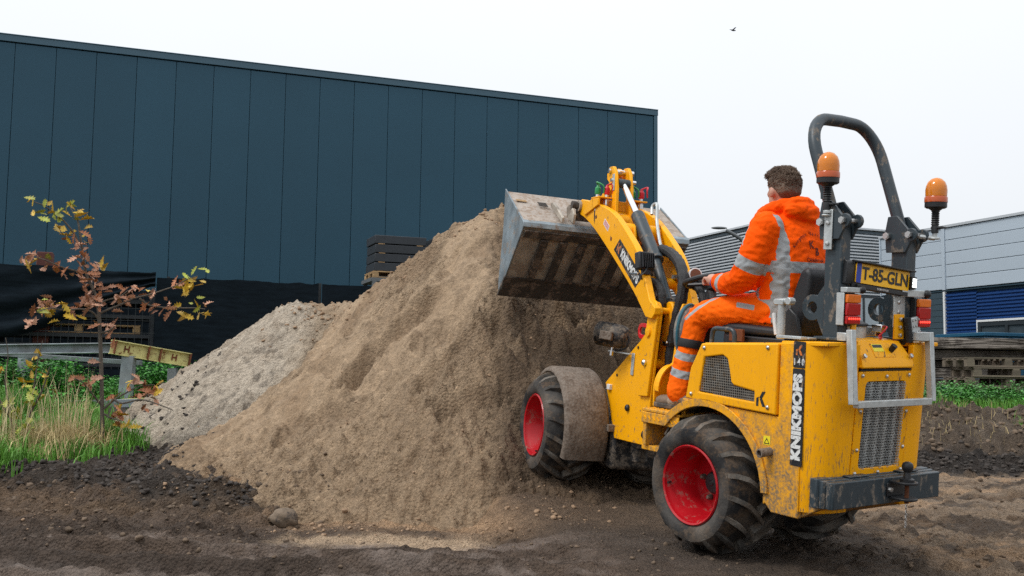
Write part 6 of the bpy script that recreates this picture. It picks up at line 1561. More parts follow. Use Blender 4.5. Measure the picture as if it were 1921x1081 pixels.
BRANCHES = {
    'trunk': [(-3.653, 9.2, 0.148), (-3.673, 9.2, 0.471), (-3.706, 9.2, 0.949), (-3.742, 9.2, 1.383), (-3.77, 9.2, 1.567), (-3.819, 9.22, 1.699), (-3.907, 9.25, 1.848), (-3.945, 9.25, 2.02), (-3.984, 9.25, 2.217), (-3.998, 9.25, 2.291)],
    'top_l': [(-3.979, 9.25, 2.118), (-4.031, 9.22, 2.227), (-4.115, 9.2, 2.332), (-4.195, 9.15, 2.406), (-4.262, 9.1, 2.456), (-4.361, 9.1, 2.494)],
    'top_r': [(-3.984, 9.25, 2.217), (-4.023, 9.28, 2.345), (-4.075, 9.3, 2.423), (-4.113, 9.3, 2.482)],
    'mid_l': [(-3.917, 9.25, 1.863), (-3.994, 9.2, 1.876), (-4.088, 9.1, 1.903), (-4.174, 9.0, 1.948), (-4.262, 8.95, 1.97)],
    'mid_r': [(-3.891, 9.25, 1.834), (-3.842, 9.3, 1.903), (-3.806, 9.35, 1.974), (-3.783, 9.35, 1.994)],
    'low_l': [(-3.749, 9.2, 1.431), (-3.8, 9.15, 1.5), (-3.885, 9.1, 1.52), (-3.985, 9.0, 1.502), (-4.058, 8.9, 1.513), (-4.15, 8.85, 1.476)],
    'right': [(-3.761, 9.2, 1.479), (-3.685, 9.2, 1.519), (-3.562, 9.25, 1.583), (-3.485, 9.3, 1.637), (-3.358, 9.35, 1.677), (-3.229, 9.4, 1.732), (-3.148, 9.45, 1.773), (-3.066, 9.5, 1.834), (-2.967, 9.5, 1.87)],
    'right2': [(-3.426, 9.3, 1.637), (-3.379, 9.35, 1.592), (-3.328, 9.35, 1.573), (-3.222, 9.4, 1.563), (-3.073, 9.4, 1.56), (-2.949, 9.4, 1.562), (-2.85, 9.4, 1.553)],
    'right_up': [(-3.765, 9.2, 1.552), (-3.754, 9.3, 1.609), (-3.648, 9.4, 1.662), (-3.595, 9.45, 1.722)],
    'twig': [(-3.724, 9.2, 1.31), (-3.613, 9.1, 1.331), (-3.567, 9.1, 1.37)],
    'foot_l': [(-3.692, 9.2, 0.661), (-3.753, 9.1, 0.781), (-3.786, 9.0, 0.862), (-3.838, 8.95, 0.899)],
    'foot_r': [(-3.685, 9.2, 0.613), (-3.613, 9.3, 0.708), (-3.538, 9.35, 0.766), (-3.427, 9.4, 0.83), (-3.289, 9.4, 0.847)],
    'foot_r2': [(-3.613, 9.3, 0.708), (-3.501, 9.2, 0.678), (-3.298, 9.1, 0.716), (-3.129, 9.1, 0.671), (-3.008, 9.1, 0.625)],
    'foot_r3': [(-3.679, 9.2, 0.59), (-3.59, 9.2, 0.543), (-3.474, 9.15, 0.523)],
}
LEAVES = [
    (-4.31,8.93,2.47,'y'), (-4.32,9.03,2.48,'y'), (-4.27,8.94,2.36,'y'), (-4.35,9.01,2.49,'g'), (-4.13,8.97,2.37,'y'), (-4.25,9.09,2.47,'g'),
    (-4.12,8.99,2.42,'y'), (-4.19,9.06,2.47,'y'), (-4.21,9.00,2.36,'g'), (-4.26,9.12,2.33,'g'), (-4.23,8.97,2.37,'g'), (-4.12,9.04,2.36,'g'),
    (-4.12,9.08,2.36,'g'), (-4.14,9.14,2.34,'g'), (-4.13,9.12,2.38,'g'), (-4.11,9.13,2.35,'y'), (-4.02,9.03,2.37,'y'), (-3.97,9.01,2.45,'g'),
    (-4.00,8.99,2.41,'g'), (-3.98,9.00,2.43,'y'), (-4.01,9.12,2.45,'g'), (-4.03,9.24,2.40,'g'), (-4.00,9.23,2.41,'y'), (-3.89,9.04,2.36,'y'),
    (-3.85,9.11,2.26,'o'), (-3.97,9.13,2.33,'g'), (-3.89,9.17,2.35,'o'), (-3.96,9.18,2.42,'o'), (-4.02,9.26,2.35,'g'), (-4.10,9.14,2.24,'o'),
    (-4.12,9.10,2.24,'o'), (-4.11,9.06,2.26,'o'), (-4.06,9.15,2.18,'o'), (-4.09,9.21,2.16,'r'), (-3.91,9.04,2.13,'r'), (-4.00,9.07,2.15,'o'),
    (-4.04,9.23,2.23,'o'), (-4.00,9.16,2.17,'r'), (-3.87,9.19,2.16,'r'), (-3.90,9.19,2.12,'o'), (-3.85,9.05,2.19,'r'), (-3.87,9.10,2.18,'o'),
    (-3.90,9.09,2.11,'p'), (-3.92,9.09,2.09,'p'), (-3.98,9.15,2.06,'p'), (-3.95,9.12,2.10,'p'), (-3.90,9.02,1.98,'p'), (-3.92,9.24,2.08,'p'),
    (-3.89,9.15,2.01,'r'), (-3.91,9.20,1.99,'p'), (-3.86,9.15,1.99,'p'), (-3.86,9.05,1.93,'r'), (-4.37,9.06,1.97,'p'), (-4.33,8.96,1.92,'p'),
    (-4.39,9.01,1.95,'p'), (-4.28,8.95,1.93,'p'), (-4.32,9.06,1.99,'r'), (-4.30,9.00,2.00,'p'), (-4.31,9.10,1.94,'o'), (-4.31,8.99,1.88,'y'),
    (-4.28,8.94,1.89,'o'), (-4.17,9.03,1.98,'g'), (-4.20,9.10,1.99,'g'), (-4.23,9.15,1.92,'p'), (-4.18,8.99,1.86,'p'), (-4.21,9.05,1.88,'p'),
    (-4.09,9.05,1.87,'r'), (-4.14,9.13,1.89,'r'), (-4.11,9.09,1.91,'r'), (-4.05,9.13,1.86,'r'), (-4.07,9.16,1.83,'r'), (-3.92,9.12,1.83,'r'),
    (-3.95,9.21,1.87,'r'), (-4.03,9.24,1.83,'p'), (-3.93,9.04,1.96,'p'), (-3.95,9.17,1.94,'r'), (-3.90,9.23,1.92,'r'), (-3.86,9.23,1.86,'r'),
    (-3.93,9.20,1.81,'p'), (-3.83,9.24,1.81,'p'), (-3.83,9.24,1.89,'r'), (-3.76,9.06,1.84,'r'), (-3.78,9.08,1.90,'r'), (-3.79,9.19,1.82,'r'),
    (-3.77,9.11,1.75,'p'), (-3.88,9.12,1.85,'p'), (-3.88,9.29,1.78,'p'), (-3.77,9.27,1.71,'r'), (-3.82,9.10,1.64,'r'), (-3.75,9.09,1.78,'r'),
    (-3.78,9.21,1.72,'r'), (-3.85,9.10,1.70,'r'), (-3.77,9.22,1.75,'r'), (-3.90,9.25,1.70,'p'), (-3.84,9.09,1.72,'p'), (-3.80,9.23,1.63,'p'),
    (-3.85,9.21,1.67,'r'), (-3.86,9.16,1.79,'p'), (-3.91,9.21,1.78,'r'), (-3.97,9.24,1.82,'r'), (-3.92,9.25,1.79,'r'), (-3.89,9.21,1.74,'r'),
    (-3.78,9.30,1.90,'y'), (-3.68,9.13,1.91,'o'), (-3.70,9.11,1.95,'y'), (-3.77,9.18,1.91,'p'), (-3.78,9.15,1.88,'p'), (-3.79,9.23,1.93,'p'),
    (-3.69,9.23,1.69,'p'), (-3.62,9.12,1.73,'r'), (-3.83,9.18,1.67,'p'), (-3.84,9.24,1.53,'p'), (-3.72,9.08,1.61,'r'), (-3.83,9.22,1.60,'p'),
    (-3.85,9.22,1.61,'r'), (-3.72,9.10,1.64,'r'), (-3.80,9.11,1.58,'p'), (-3.77,9.21,1.60,'p'), (-3.77,9.27,1.58,'r'), (-3.84,9.26,1.58,'p'),
    (-3.70,9.10,1.53,'r'), (-3.73,9.09,1.55,'p'), (-3.85,9.24,1.57,'r'), (-3.83,9.12,1.56,'p'), (-3.90,9.17,1.60,'r'), (-3.81,9.08,1.50,'p'),
    (-3.90,9.23,1.61,'r'), (-4.21,9.11,1.59,'g'), (-4.18,9.04,1.50,'p'), (-4.11,8.91,1.61,'p'), (-4.14,8.98,1.55,'p'), (-4.26,9.14,1.57,'p'),
    (-4.11,8.91,1.47,'g'), (-4.28,9.07,1.51,'r'), (-4.18,8.94,1.49,'r'), (-4.19,8.91,1.40,'p'), (-4.17,8.92,1.51,'p'), (-4.21,8.89,1.49,'r'),
    (-4.11,9.05,1.48,'y'), (-4.11,9.09,1.40,'o'), (-4.17,9.09,1.51,'o'), (-4.16,9.14,1.51,'o'), (-4.13,9.04,1.46,'o'), (-4.20,9.12,1.51,'y'),
    (-4.29,9.05,1.40,'p'), (-4.26,8.95,1.38,'p'), (-4.24,8.98,1.39,'p'), (-4.25,8.97,1.36,'p'), (-4.05,8.99,1.53,'p'), (-4.09,8.97,1.53,'p'),
    (-4.09,8.94,1.55,'p'), (-4.10,8.97,1.55,'p'), (-3.96,8.98,1.53,'y'), (-3.99,8.97,1.55,'y'), (-3.87,9.09,1.44,'o'), (-3.94,9.05,1.43,'o'),
    (-3.96,9.15,1.53,'r'), (-3.99,9.19,1.47,'r'), (-3.94,9.19,1.56,'r'), (-3.57,9.16,1.51,'p'), (-3.56,9.17,1.73,'r'), (-3.52,9.18,1.63,'r'),
    (-3.52,9.27,1.58,'p'), (-3.47,9.20,1.64,'p'), (-3.63,9.35,1.62,'p'), (-3.65,9.31,1.64,'p'), (-3.61,9.18,1.58,'p'), (-3.60,9.26,1.64,'p'),
    (-3.60,9.37,1.71,'p'), (-3.56,9.36,1.68,'p'), (-3.48,9.25,1.71,'p'), (-3.53,9.40,1.69,'r'), (-3.42,9.39,1.68,'r'), (-3.46,9.27,1.73,'r'),
    (-3.45,9.41,1.73,'r'), (-3.52,9.41,1.75,'p'), (-3.48,9.26,1.71,'p'), (-3.30,9.29,1.68,'p'), (-3.33,9.37,1.69,'p'), (-3.35,9.28,1.70,'y'),
    (-3.42,9.40,1.58,'r'), (-3.32,9.37,1.55,'r'), (-3.33,9.42,1.52,'r'), (-3.36,9.24,1.55,'r'), (-3.31,9.40,1.58,'r'), (-3.32,9.34,1.56,'r'),
    (-3.28,9.47,1.52,'r'), (-3.16,9.30,1.48,'r'), (-3.16,9.36,1.54,'p'), (-3.22,9.38,1.64,'p'), (-3.17,9.34,1.60,'p'), (-3.17,9.38,1.58,'p'),
    (-3.13,9.49,1.78,'r'), (-3.18,9.54,1.81,'r'), (-3.12,9.53,1.81,'r'), (-3.06,9.45,1.85,'g'), (-2.98,9.38,1.81,'y'), (-3.02,9.46,1.83,'g'),
    (-3.08,9.52,1.81,'y'), (-3.05,9.44,1.70,'o'), (-3.05,9.35,1.71,'o'), (-3.11,9.38,1.74,'y'), (-3.04,9.56,1.77,'y'), (-3.10,9.58,1.73,'y'),
    (-3.03,9.48,1.77,'y'), (-3.05,9.42,1.74,'y'), (-2.94,9.55,1.93,'g'), (-2.96,9.40,1.91,'g'), (-2.90,9.60,1.92,'g'), (-2.90,9.46,1.81,'y'),
    (-2.94,9.49,1.78,'y'), (-3.01,9.58,1.85,'y'), (-3.06,9.39,1.45,'y'), (-3.11,9.49,1.51,'o'), (-3.13,9.47,1.58,'o'), (-3.08,9.56,1.51,'y'),
    (-3.03,9.46,1.48,'y'), (-2.92,9.36,1.56,'g'), (-2.99,9.57,1.61,'y'), (-3.00,9.44,1.60,'g'), (-2.87,9.55,1.51,'y'), (-2.95,9.57,1.50,'y'),
    (-2.88,9.49,1.51,'y'), (-2.84,9.42,1.50,'o'), (-2.88,9.59,1.62,'p'), (-2.88,9.47,1.60,'p'), (-2.91,9.45,1.66,'g'), (-3.65,9.21,1.38,'p'),
    (-3.65,9.32,1.40,'r'), (-3.67,9.18,1.34,'p'), (-3.65,9.18,1.30,'p'), (-3.62,9.20,1.34,'r'), (-3.67,9.22,1.33,'p'), (-3.59,9.18,1.35,'r'),
    (-3.78,9.24,1.40,'r'), (-3.77,9.29,1.38,'p'), (-3.76,9.13,1.37,'r'), (-3.64,9.15,1.28,'r'), (-3.66,9.32,1.22,'r'), (-3.92,9.15,0.88,'r'),
    (-3.90,9.07,0.90,'r'), (-3.82,9.01,0.90,'r'), (-3.85,9.23,0.84,'r'), (-3.77,9.11,0.84,'r'), (-3.75,9.13,0.87,'r'), (-3.77,9.04,0.84,'p'),
    (-3.76,9.12,0.82,'p'), (-3.69,9.09,0.90,'p'), (-3.73,9.19,0.90,'p'), (-3.77,9.17,1.05,'p'), (-3.50,9.36,0.81,'o'), (-3.41,9.23,0.92,'p'),
    (-3.46,9.23,0.84,'o'), (-3.46,9.26,0.87,'o'), (-3.36,9.23,0.86,'p'), (-3.42,9.31,0.90,'p'), (-3.42,9.27,0.89,'p'), (-3.44,9.31,0.86,'p'),
    (-3.37,9.38,0.87,'r'), (-3.38,9.41,0.84,'r'), (-3.31,9.27,0.79,'r'), (-3.38,9.38,0.78,'r'), (-3.33,9.34,0.78,'r'), (-3.37,9.47,0.79,'r'),
    (-3.31,9.25,0.76,'r'), (-3.24,9.25,0.81,'r'), (-3.23,9.34,0.78,'o'), (-3.22,9.35,0.85,'o'), (-3.23,9.25,0.80,'o'), (-3.48,9.27,0.81,'r'),
    (-3.40,9.21,0.73,'r'), (-3.38,9.21,0.75,'r'), (-3.36,9.22,0.75,'r'), (-3.28,9.37,0.77,'p'), (-3.27,9.35,0.72,'p'), (-3.23,9.29,0.69,'p'),
    (-3.29,9.24,0.61,'r'), (-3.31,9.22,0.65,'r'), (-3.62,9.22,0.72,'r'), (-3.61,9.24,0.74,'r'), (-3.54,9.13,0.74,'r'), (-3.50,9.13,0.64,'r'),
    (-3.50,9.14,0.59,'r'), (-3.54,9.27,0.55,'r'), (-3.61,9.33,0.55,'r'), (-3.58,9.35,0.57,'o'), (-3.56,9.26,0.57,'r'), (-3.52,9.34,0.56,'r'),
    (-3.60,9.38,0.58,'o'), (-3.56,9.28,0.49,'r'), (-3.58,9.29,0.48,'o'), (-3.54,9.25,0.63,'o'), (-3.51,9.26,0.56,'o'), (-3.44,9.39,0.45,'o'),
    (-3.52,9.37,0.45,'o'), (-3.52,9.28,0.47,'o'), (-3.46,9.22,0.50,'o'), (-3.45,9.22,0.46,'o'), (-3.64,9.28,0.49,'r'), (-3.62,9.24,0.47,'r'),
    (-3.67,9.30,0.50,'r'), (-3.65,9.25,0.51,'r'), (-3.07,9.39,0.62,'r'), (-3.16,9.41,0.65,'r'), (-3.14,9.45,0.57,'r'), (-3.11,9.37,0.57,'r'),
    (-3.14,9.31,0.55,'r'), (-3.67,9.22,0.59,'y'), (-3.76,9.19,0.63,'y'), (-3.66,9.17,0.61,'y'),
]
# ------------------------------------------------------------------ the young oak
def leaf_mesh(name, m, sd):
    """One lobed oak leaf: two halves folded along the midrib, tip curling."""
    rg = random.Random(sd); L = 1.0
    half = [(0, .015), (.10, .02), (.20, .15), (.28, .07), (.40, .24), (.48, .11), (.60, .27), (.70, .12), (.80, .19), (.90, .07), (1.0, .0)]
    fold = rg.uniform(.25, .8); curl = rg.uniform(-.5, .9)
    vs = []; fs = []
    for (t, w) in half:
        z0 = curl * t * t * .35
        vs.append((t * L, 0, z0))
        for sgn in (1, -1):
            ww = w * rg.uniform(.85, 1.15); vs.append((t * L + (.04 if w > .13 else -.02), sgn * ww, z0 + ww * fold + rg.uniform(-.02, .03)))
    for i in range(len(half) - 1):
        a = 3 * i; b = 3 * (i + 1)
        fs += [(a, b, b + 1, a + 1), (a, a + 2, b + 2, b)]
    me = bpy.data.meshes.new(name); me.from_pydata(vs, [], fs); me.materials.append(MATS[m]); me.update()
    return me
LEAFM = {k: [leaf_mesh('leaf', m, 10 * i + j) for j in range(4)] for i, (k, m) in enumerate({'g': 'leaf_green', 'y': 'leaf_gold', 'o': 'leaf_gold', 'r': 'leaf_rust', 'p': 'leaf_pink'}.items())}
def add_leaf(tree, p, kind, size):
    d = Vector((RNG.normal(), RNG.normal(), RNG.normal() * .8 - .45)).normalized()
    up = Vector((RNG.normal() * .6, -.5 + RNG.normal() * .6, .6)); up = (up - d * up.dot(d)).normalized(); w = up.cross(d)
    s = size * RNG.uniform(.7, 1.2)
    W = Matrix(((d.x * s, w.x * s, up.x * s, p[0] - d.x * s * .5), (d.y * s, w.y * s, up.y * s, p[1] - d.y * s * .5), (d.z * s, w.z * s, up.z * s, p[2] - d.z * s * .5), (0, 0, 0, 1)))
    o = obj('leaf', LEAFM[kind][int(RNG.integers(0, 4))], None, tree, W); o.data.polygons.foreach_set('use_smooth', [True] * len(o.data.polygons))
    return o
oak = empty('oak_sapling', T(-3.653, 9.2, gz(-3.653, 9.2)), label='slender young oak with rust brown and yellow autumn leaves beside the grey heap', cat='sapling')
tp = [Vector(p) for p in BRANCHES['trunk']]; tp[0].z = gz(-3.653, 9.2) - .08
tp = smooth_path(tp, 5); nn = len(tp)
obj('trunk', MB().tube(tp, [.013 * (1 - i / nn) ** .7 + .007 for i in range(nn)], 10), 'bark', oak, I4)
for k, pts in BRANCHES.items():
    if k == 'trunk': continue
    pp = smooth_path(pts, 4); n_ = len(pp)
    obj('branch', MB().tube(pp, [.007 * (1 - i / n_) + .0035 for i in range(n_)], 7), 'bark', oak, I4)
for (x, y, z, k) in LEAVES[:297]: add_leaf(oak, (x, y, z), k, .118)

weed = empty('young_shrub', T(-4.25, 8.75, gz(-4.25, 8.75)), label='thin twiggy shrub with few yellow leaves at the left edge of the grass', cat='shrub')
b0 = Vector((-4.22, 8.75, gz(-4.22, 8.75) - .05))
stems = [[b0, (-4.28, 8.75, .55), (-4.33, 8.72, .85), (-4.31, 8.7, 1.08), (-4.33, 8.68, 1.24)], [b0 + Vector((.06, 0, 0)), (-4.13, 8.78, .6), (-4.09, 8.75, .9), (-4.07, 8.75, 1.08), (-4.04, 8.74, 1.22)], [(-4.28, 8.75, .55), (-4.42, 8.7, .8), (-4.48, 8.68, 1.0)], [(-4.13, 8.78, .6), (-4.0, 8.7, .8), (-3.94, 8.68, 1.0)]]
for i, s_ in enumerate(stems):
    pp = smooth_path(s_, 4); n_ = len(pp); obj('stem', MB().tube(pp, [.008 * (1 - j / n_) + .0025 for j in range(n_)], 6), 'bark', weed, I4)
for (x, z, n_, k) in ((-4.07, 1.10, 4, 'y'), (-4.09, .98, 5, 'gy'), (-4.03, .9, 5, 'gy'), (-4.1, .8, 4, 'g'), (-4.12, .7, 4, 'g'), (-4.35, .95, 3, 'oy'), (-4.45, .8, 4, 'o'), (-4.3, .7, 4, 'g'), (-4.2, .62, 6, 'g'), (-4.35, .55, 6, 'g'), (-4.1, .5, 5, 'g'), (-3.98, .78, 3, 'oy'), (-4.2, .82, 3, 'y'), (-4.42, .62, 4, 'g')):
    for _ in range(n_): add_leaf(weed, (x + RNG.normal() * .04, 8.72 + RNG.normal() * .07, z + RNG.normal() * .04), k[int(RNG.integers(0, len(k)))], .095)

# ------------------------------------------------------------------ grass, dry stalks, nettles
def in_poly(x, y, P_):
    c = False; j = len(P_) - 1
    for i in range(len(P_)):
        if (P_[i][1] > y) != (P_[j][1] > y) and x < (P_[j][0] - P_[i][0]) * (y - P_[i][1]) / (P_[j][1] - P_[i][1]) + P_[i][0]: c = not c
        j = i
    return c
GP = [(-9, 7.3), (-3.75, 7.45), (-3.65, 8.0), (-3.48, 8.6), (-3.42, 9.2), (-3.72, 9.7), (-4.35, 10.5), (-5.0, 12.2), (-4.4, 13), (-4.4, 15), (-12, 15), (-12, 8)]
def blades(name, m, spots, hmin, hmax, w, lean=.5, group=None):
    """Grass: every blade two bent segments."""
    n = len(spots); sp_ = np.array(spots)
    h = RNG.uniform(hmin, hmax, n); a = RNG.uniform(0, 6.283, n); le = RNG.uniform(.05, lean, n) * h; b = RNG.uniform(0, 6.283, n)
    ww = w * RNG.uniform(.6, 1.3, n)
    dx, dy = np.cos(a) * ww, np.sin(a) * ww; lx, ly = np.cos(b) * le, np.sin(b) * le
    P0 = sp_; V = np.zeros((n, 5, 3))
    V[:, 0] = P0 + np.stack([-dx, -dy, 0 * h - .02], -1); V[:, 1] = P0 + np.stack([dx, dy, 0 * h - .02], -1)
    M = P0 + np.stack([lx * .35, ly * .35, h * .6], -1)
    V[:, 2] = M + np.stack([dx * .7, dy * .7, 0 * h], -1); V[:, 3] = M + np.stack([-dx * .7, -dy * .7, 0 * h], -1)
    V[:, 4] = P0 + np.stack([lx, ly, h * (1 - .25 * le / h)], -1)
    o = np.arange(n)[:, None] * 5
    F3 = np.concatenate([o + np.array([[0, 1, 2]]), o + np.array([[0, 2, 3]]), o + np.array([[3, 2, 4]])], 0)
    return tag(obj(name, tri_mesh(name, V.reshape(-1, 3), F3, m)), kind='stuff')
sp = []
while len(sp) < 30000:
    y = 7.3 + 5.9 * RNG.random() ** 1.3; x = RNG.uniform(-8.5, -3.3)
    if x < -y * .545 - .25 or not in_poly(x + RNG.normal() * .13, y + RNG.normal() * .15, GP): continue
    if RNG.random() > .5 + .9 * float(vnoise(np.array(x * 2.2), np.array(y * 2.2), 5)): continue
    sp.append((x, y, gz(x, y)))
sp2 = [p for p in sp if vnoise(np.array(p[0] * 1.7), np.array(p[1] * 1.7), 15) > .25]
blades('grass', 'grass_green', sp, .06, .20, .005, .9)
blades('tall_grass', 'grass_green', sp2, .12, .34, .005, .9)
sp = []
for _ in range(1800):
    y = 7.4 + 4.3 * RNG.random() ** 1.5; x = RNG.uniform(-6.5, -3.5)
    if in_poly(x, y, GP) and x > -y * .545 - .2: sp.append((x, y, gz(x, y)))
for _ in range(1500):
    x = -3.95 + RNG.normal() * .22; y = 8.9 + RNG.normal() * .25
    if in_poly(x, y, GP): sp.append((x, y, gz(x, y)))
blades('dry_grass', 'grass_dry', sp, .10, .34, .004, .9)
sp = []
for (x, y) in ((-4.12, 8.6), (-4.0, 8.75), (-3.9, 8.95), (-3.8, 9.0), (-4.25, 8.55), (-3.95, 9.2), (-4.4, 8.6)):
    for _ in range(22):
        a, b = x + RNG.normal() * .05, y + RNG.normal() * .06; sp.append((a, b, gz(a, b)))
blades('dry_grass_stalks', 'straw', sp, .35, .85, .004, .3)

def leafy(name, m, spots, hmin, hmax, size):
    """Nettles and other broad-leaved ground cover: stems with pairs of pointed leaves."""
    V = []; Fc = []; o = 0
    for (x, y, z) in spots:
        h = RNG.uniform(hmin, hmax); lx, ly = RNG.normal(0, .12, 2) * h
        n_ = int(4 + h * 14); a0 = RNG.uniform(0, 6.28)
        for k in range(n_):
            t = .25 + .75 * (k + 1) / n_; c = np.array([x + lx * t, y + ly * t, z + h * t]); a = a0 + k * 1.57 + RNG.normal() * .4
            s_ = size * RNG.uniform(.7, 1.35) * (1.15 - .5 * t); d = np.array([math.cos(a), math.sin(a), RNG.uniform(-.35, .25)]); w = np.array([-math.sin(a), math.cos(a), 0]) * .36
            V += [c, c + d * s_ * .45 + w * s_ + [0, 0, .08 * s_], c + d * s_ - [0, 0, .12 * s_], c + d * s_ * .45 - w * s_ + [0, 0, .08 * s_], c + d * s_ * .5 - [0, 0, .02 * s_]]
            Fc += [(o, o + 4, o + 1), (o + 1, o + 4, o + 2), (o, o + 3, o + 4), (o + 4, o + 3, o + 2)]; o += 5
        V += [(x - .003, y, z), (x + .003, y, z), (x + lx, y + ly, z + h)]; Fc.append((o, o + 1, o + 2)); o += 3
    return tag(obj(name, tri_mesh(name, np.array(V), np.array(Fc), m)), kind='stuff')
sp = []
while len(sp) < 2600:
    y = RNG.uniform(11.9, 15.6); x = RNG.uniform(-9.5, -3.6)
    if x < -y * .545 - .2 or not in_poly(x, y, GP + []): continue
    if y < 12.6 and RNG.random() > .45: continue
    sp.append((x, y, gz(x, y)))
hi = [p for p in sp if vnoise(np.array(p[0] * 1.1), np.array(p[1] * 1.1), 25) > -.1]; lo = [p for p in sp if p not in set(hi)]
leafy('nettles', 'nettle_green', hi, .28, .58, .09)
leafy('nettle_shoots', 'nettle_green', lo, .12, .34, .08)
sp = []
while len(sp) < 420:
    y = RNG.uniform(10.4, 12.2); x = RNG.uniform(-7, -4)
    if x > -y * .545 - .2 and in_poly(x, y, GP): sp.append((x, y, gz(x, y)))
leafy('low_weeds', 'nettle_green', sp, .05, .16, .05)
sp = []
while len(sp) < 1500:
    x = RNG.uniform(3.6, 9.5); y = RNG.uniform(13.95, 15.4) + .12 * math.sin(x * 3)
    if x < y * .6: sp.append((x, y, gz(x, y)))
leafy('bank_weeds', 'nettle_green', sp, .10, .34, .075)
sp = []
for _ in range(9000):
    x = RNG.uniform(3.4, 9.5); y = 13.75 + abs(RNG.normal()) * .7
    if x < y * .6: sp.append((x, y, gz(x, y)))
for (x, y) in ((5.6, 13.2), (6.4, 12.6)):
    for _ in range(60):
        a, b = x + RNG.normal() * .09, y + RNG.normal() * .09; sp.append((a, b, gz(a, b)))
blades('bank_grass', 'grass_green', sp, .05, .18, .005, .9)
sp = []
for _ in range(350):
    x = RNG.uniform(3.6, 7); y = RNG.uniform(11.9, 13.4); sp.append((x, y, gz(x, y)))
blades('bank_dry_grass', 'grass_dry', sp, .05, .2, .003, 1.2)
# ------------------------------------------------------------------ the driver
from mathutils import noise as mnoise
def fuse(mb, voxel, it, name, fac=.5):
    """Grow overlapping closed shapes into one continuous skin."""
    me = mb.mesh(name, [], 0); ob = bpy.data.objects.new(name, me); COL.objects.link(ob)
    m = ob.modifiers.new('r', 'REMESH'); m.mode = 'VOXEL'; m.voxel_size = voxel; m.use_smooth_shade = True
    s_ = ob.modifiers.new('s', 'SMOOTH'); s_.factor = fac; s_.iterations = it
    dg = bpy.context.evaluated_depsgraph_get(); dg.update()
    out = bpy.data.meshes.new_from_object(ob.evaluated_get(dg)); out.name = name
    COL.objects.unlink(ob); bpy.data.objects.remove(ob); bpy.data.meshes.remove(me)
    out.polygons.foreach_set('use_smooth', [True] * len(out.polygons))
    return out
def loft(mb, rings, n=20):
    """Closed body from elliptical rings (f, l, u, rf, rl)."""
    vs = []; fs = []
    for (f, l, u, rf, rl) in rings:
        for j in range(n):
            t = 2 * math.pi * j / n; c, s = math.cos(t), math.sin(t)
            k = (abs(c) ** 2.5 + abs(s) ** 2.5) ** (-1 / 2.5)
            vs.append((f + rf * c * k, l + rl * s * k, u))
    for i in range(len(rings) - 1):
        for j in range(n):
            q = (j + 1) % n; fs.append((i * n + j, i * n + q, (i + 1) * n + q, (i + 1) * n + j))
    fs.append(tuple(reversed(range(n)))); fs.append(tuple((len(rings) - 1) * n + j for j in range(n)))
    return mb.add(vs, fs)
def limb(mb, pts, rs, n=14, k=4):
    pp = smooth_path(pts, k); m_ = len(pp) - 1
    rr = [float(np.interp(i / m_ * (len(rs) - 1), range(len(rs)), rs)) for i in range(m_ + 1)]
    mb.tube(pp, rr, n); mb.ball(pp[0], rr[0], n, 8); mb.ball(pp[-1], rr[-1], n, 8); return mb
def wrinkle(me, amp, fine, zones=()):
    """Cloth folds pressed into the skin; zones = (point, radius, extra)."""
    me.update(); co = [v.co.copy() for v in me.vertices]; no = [v.normal.copy() for v in me.vertices]
    for v, c, n_ in zip(me.vertices, co, no):
        p = Vector((c.x * 8, c.y * 8, c.z * 13)); q = mnoise.noise(p + Vector((mnoise.noise(p * .7), mnoise.noise(p * .7 + Vector((9, 0, 0))), 0)) * 1.6)
        q2 = mnoise.noise(Vector((c.x * 14 + 3, c.y * 14, c.z * 21)) + Vector((q, q, 0)))
        d = amp * (.8 - abs(q) * 2.0) - amp * 1.3 * math.exp(-(q * 7) ** 2) - fine * 2.2 * math.exp(-(q2 * 7) ** 2) + fine * mnoise.noise(c * 45)
        for (z, r, e) in zones:
            w = max(0.0, 1 - (c - z).length / r)
            if w: d += e * w * (1 - abs(mnoise.noise(Vector((c.x * 16, c.y * 16, c.z * 26)))) * 3)
        v.co = c + n_ * d
    me.update()
    return me
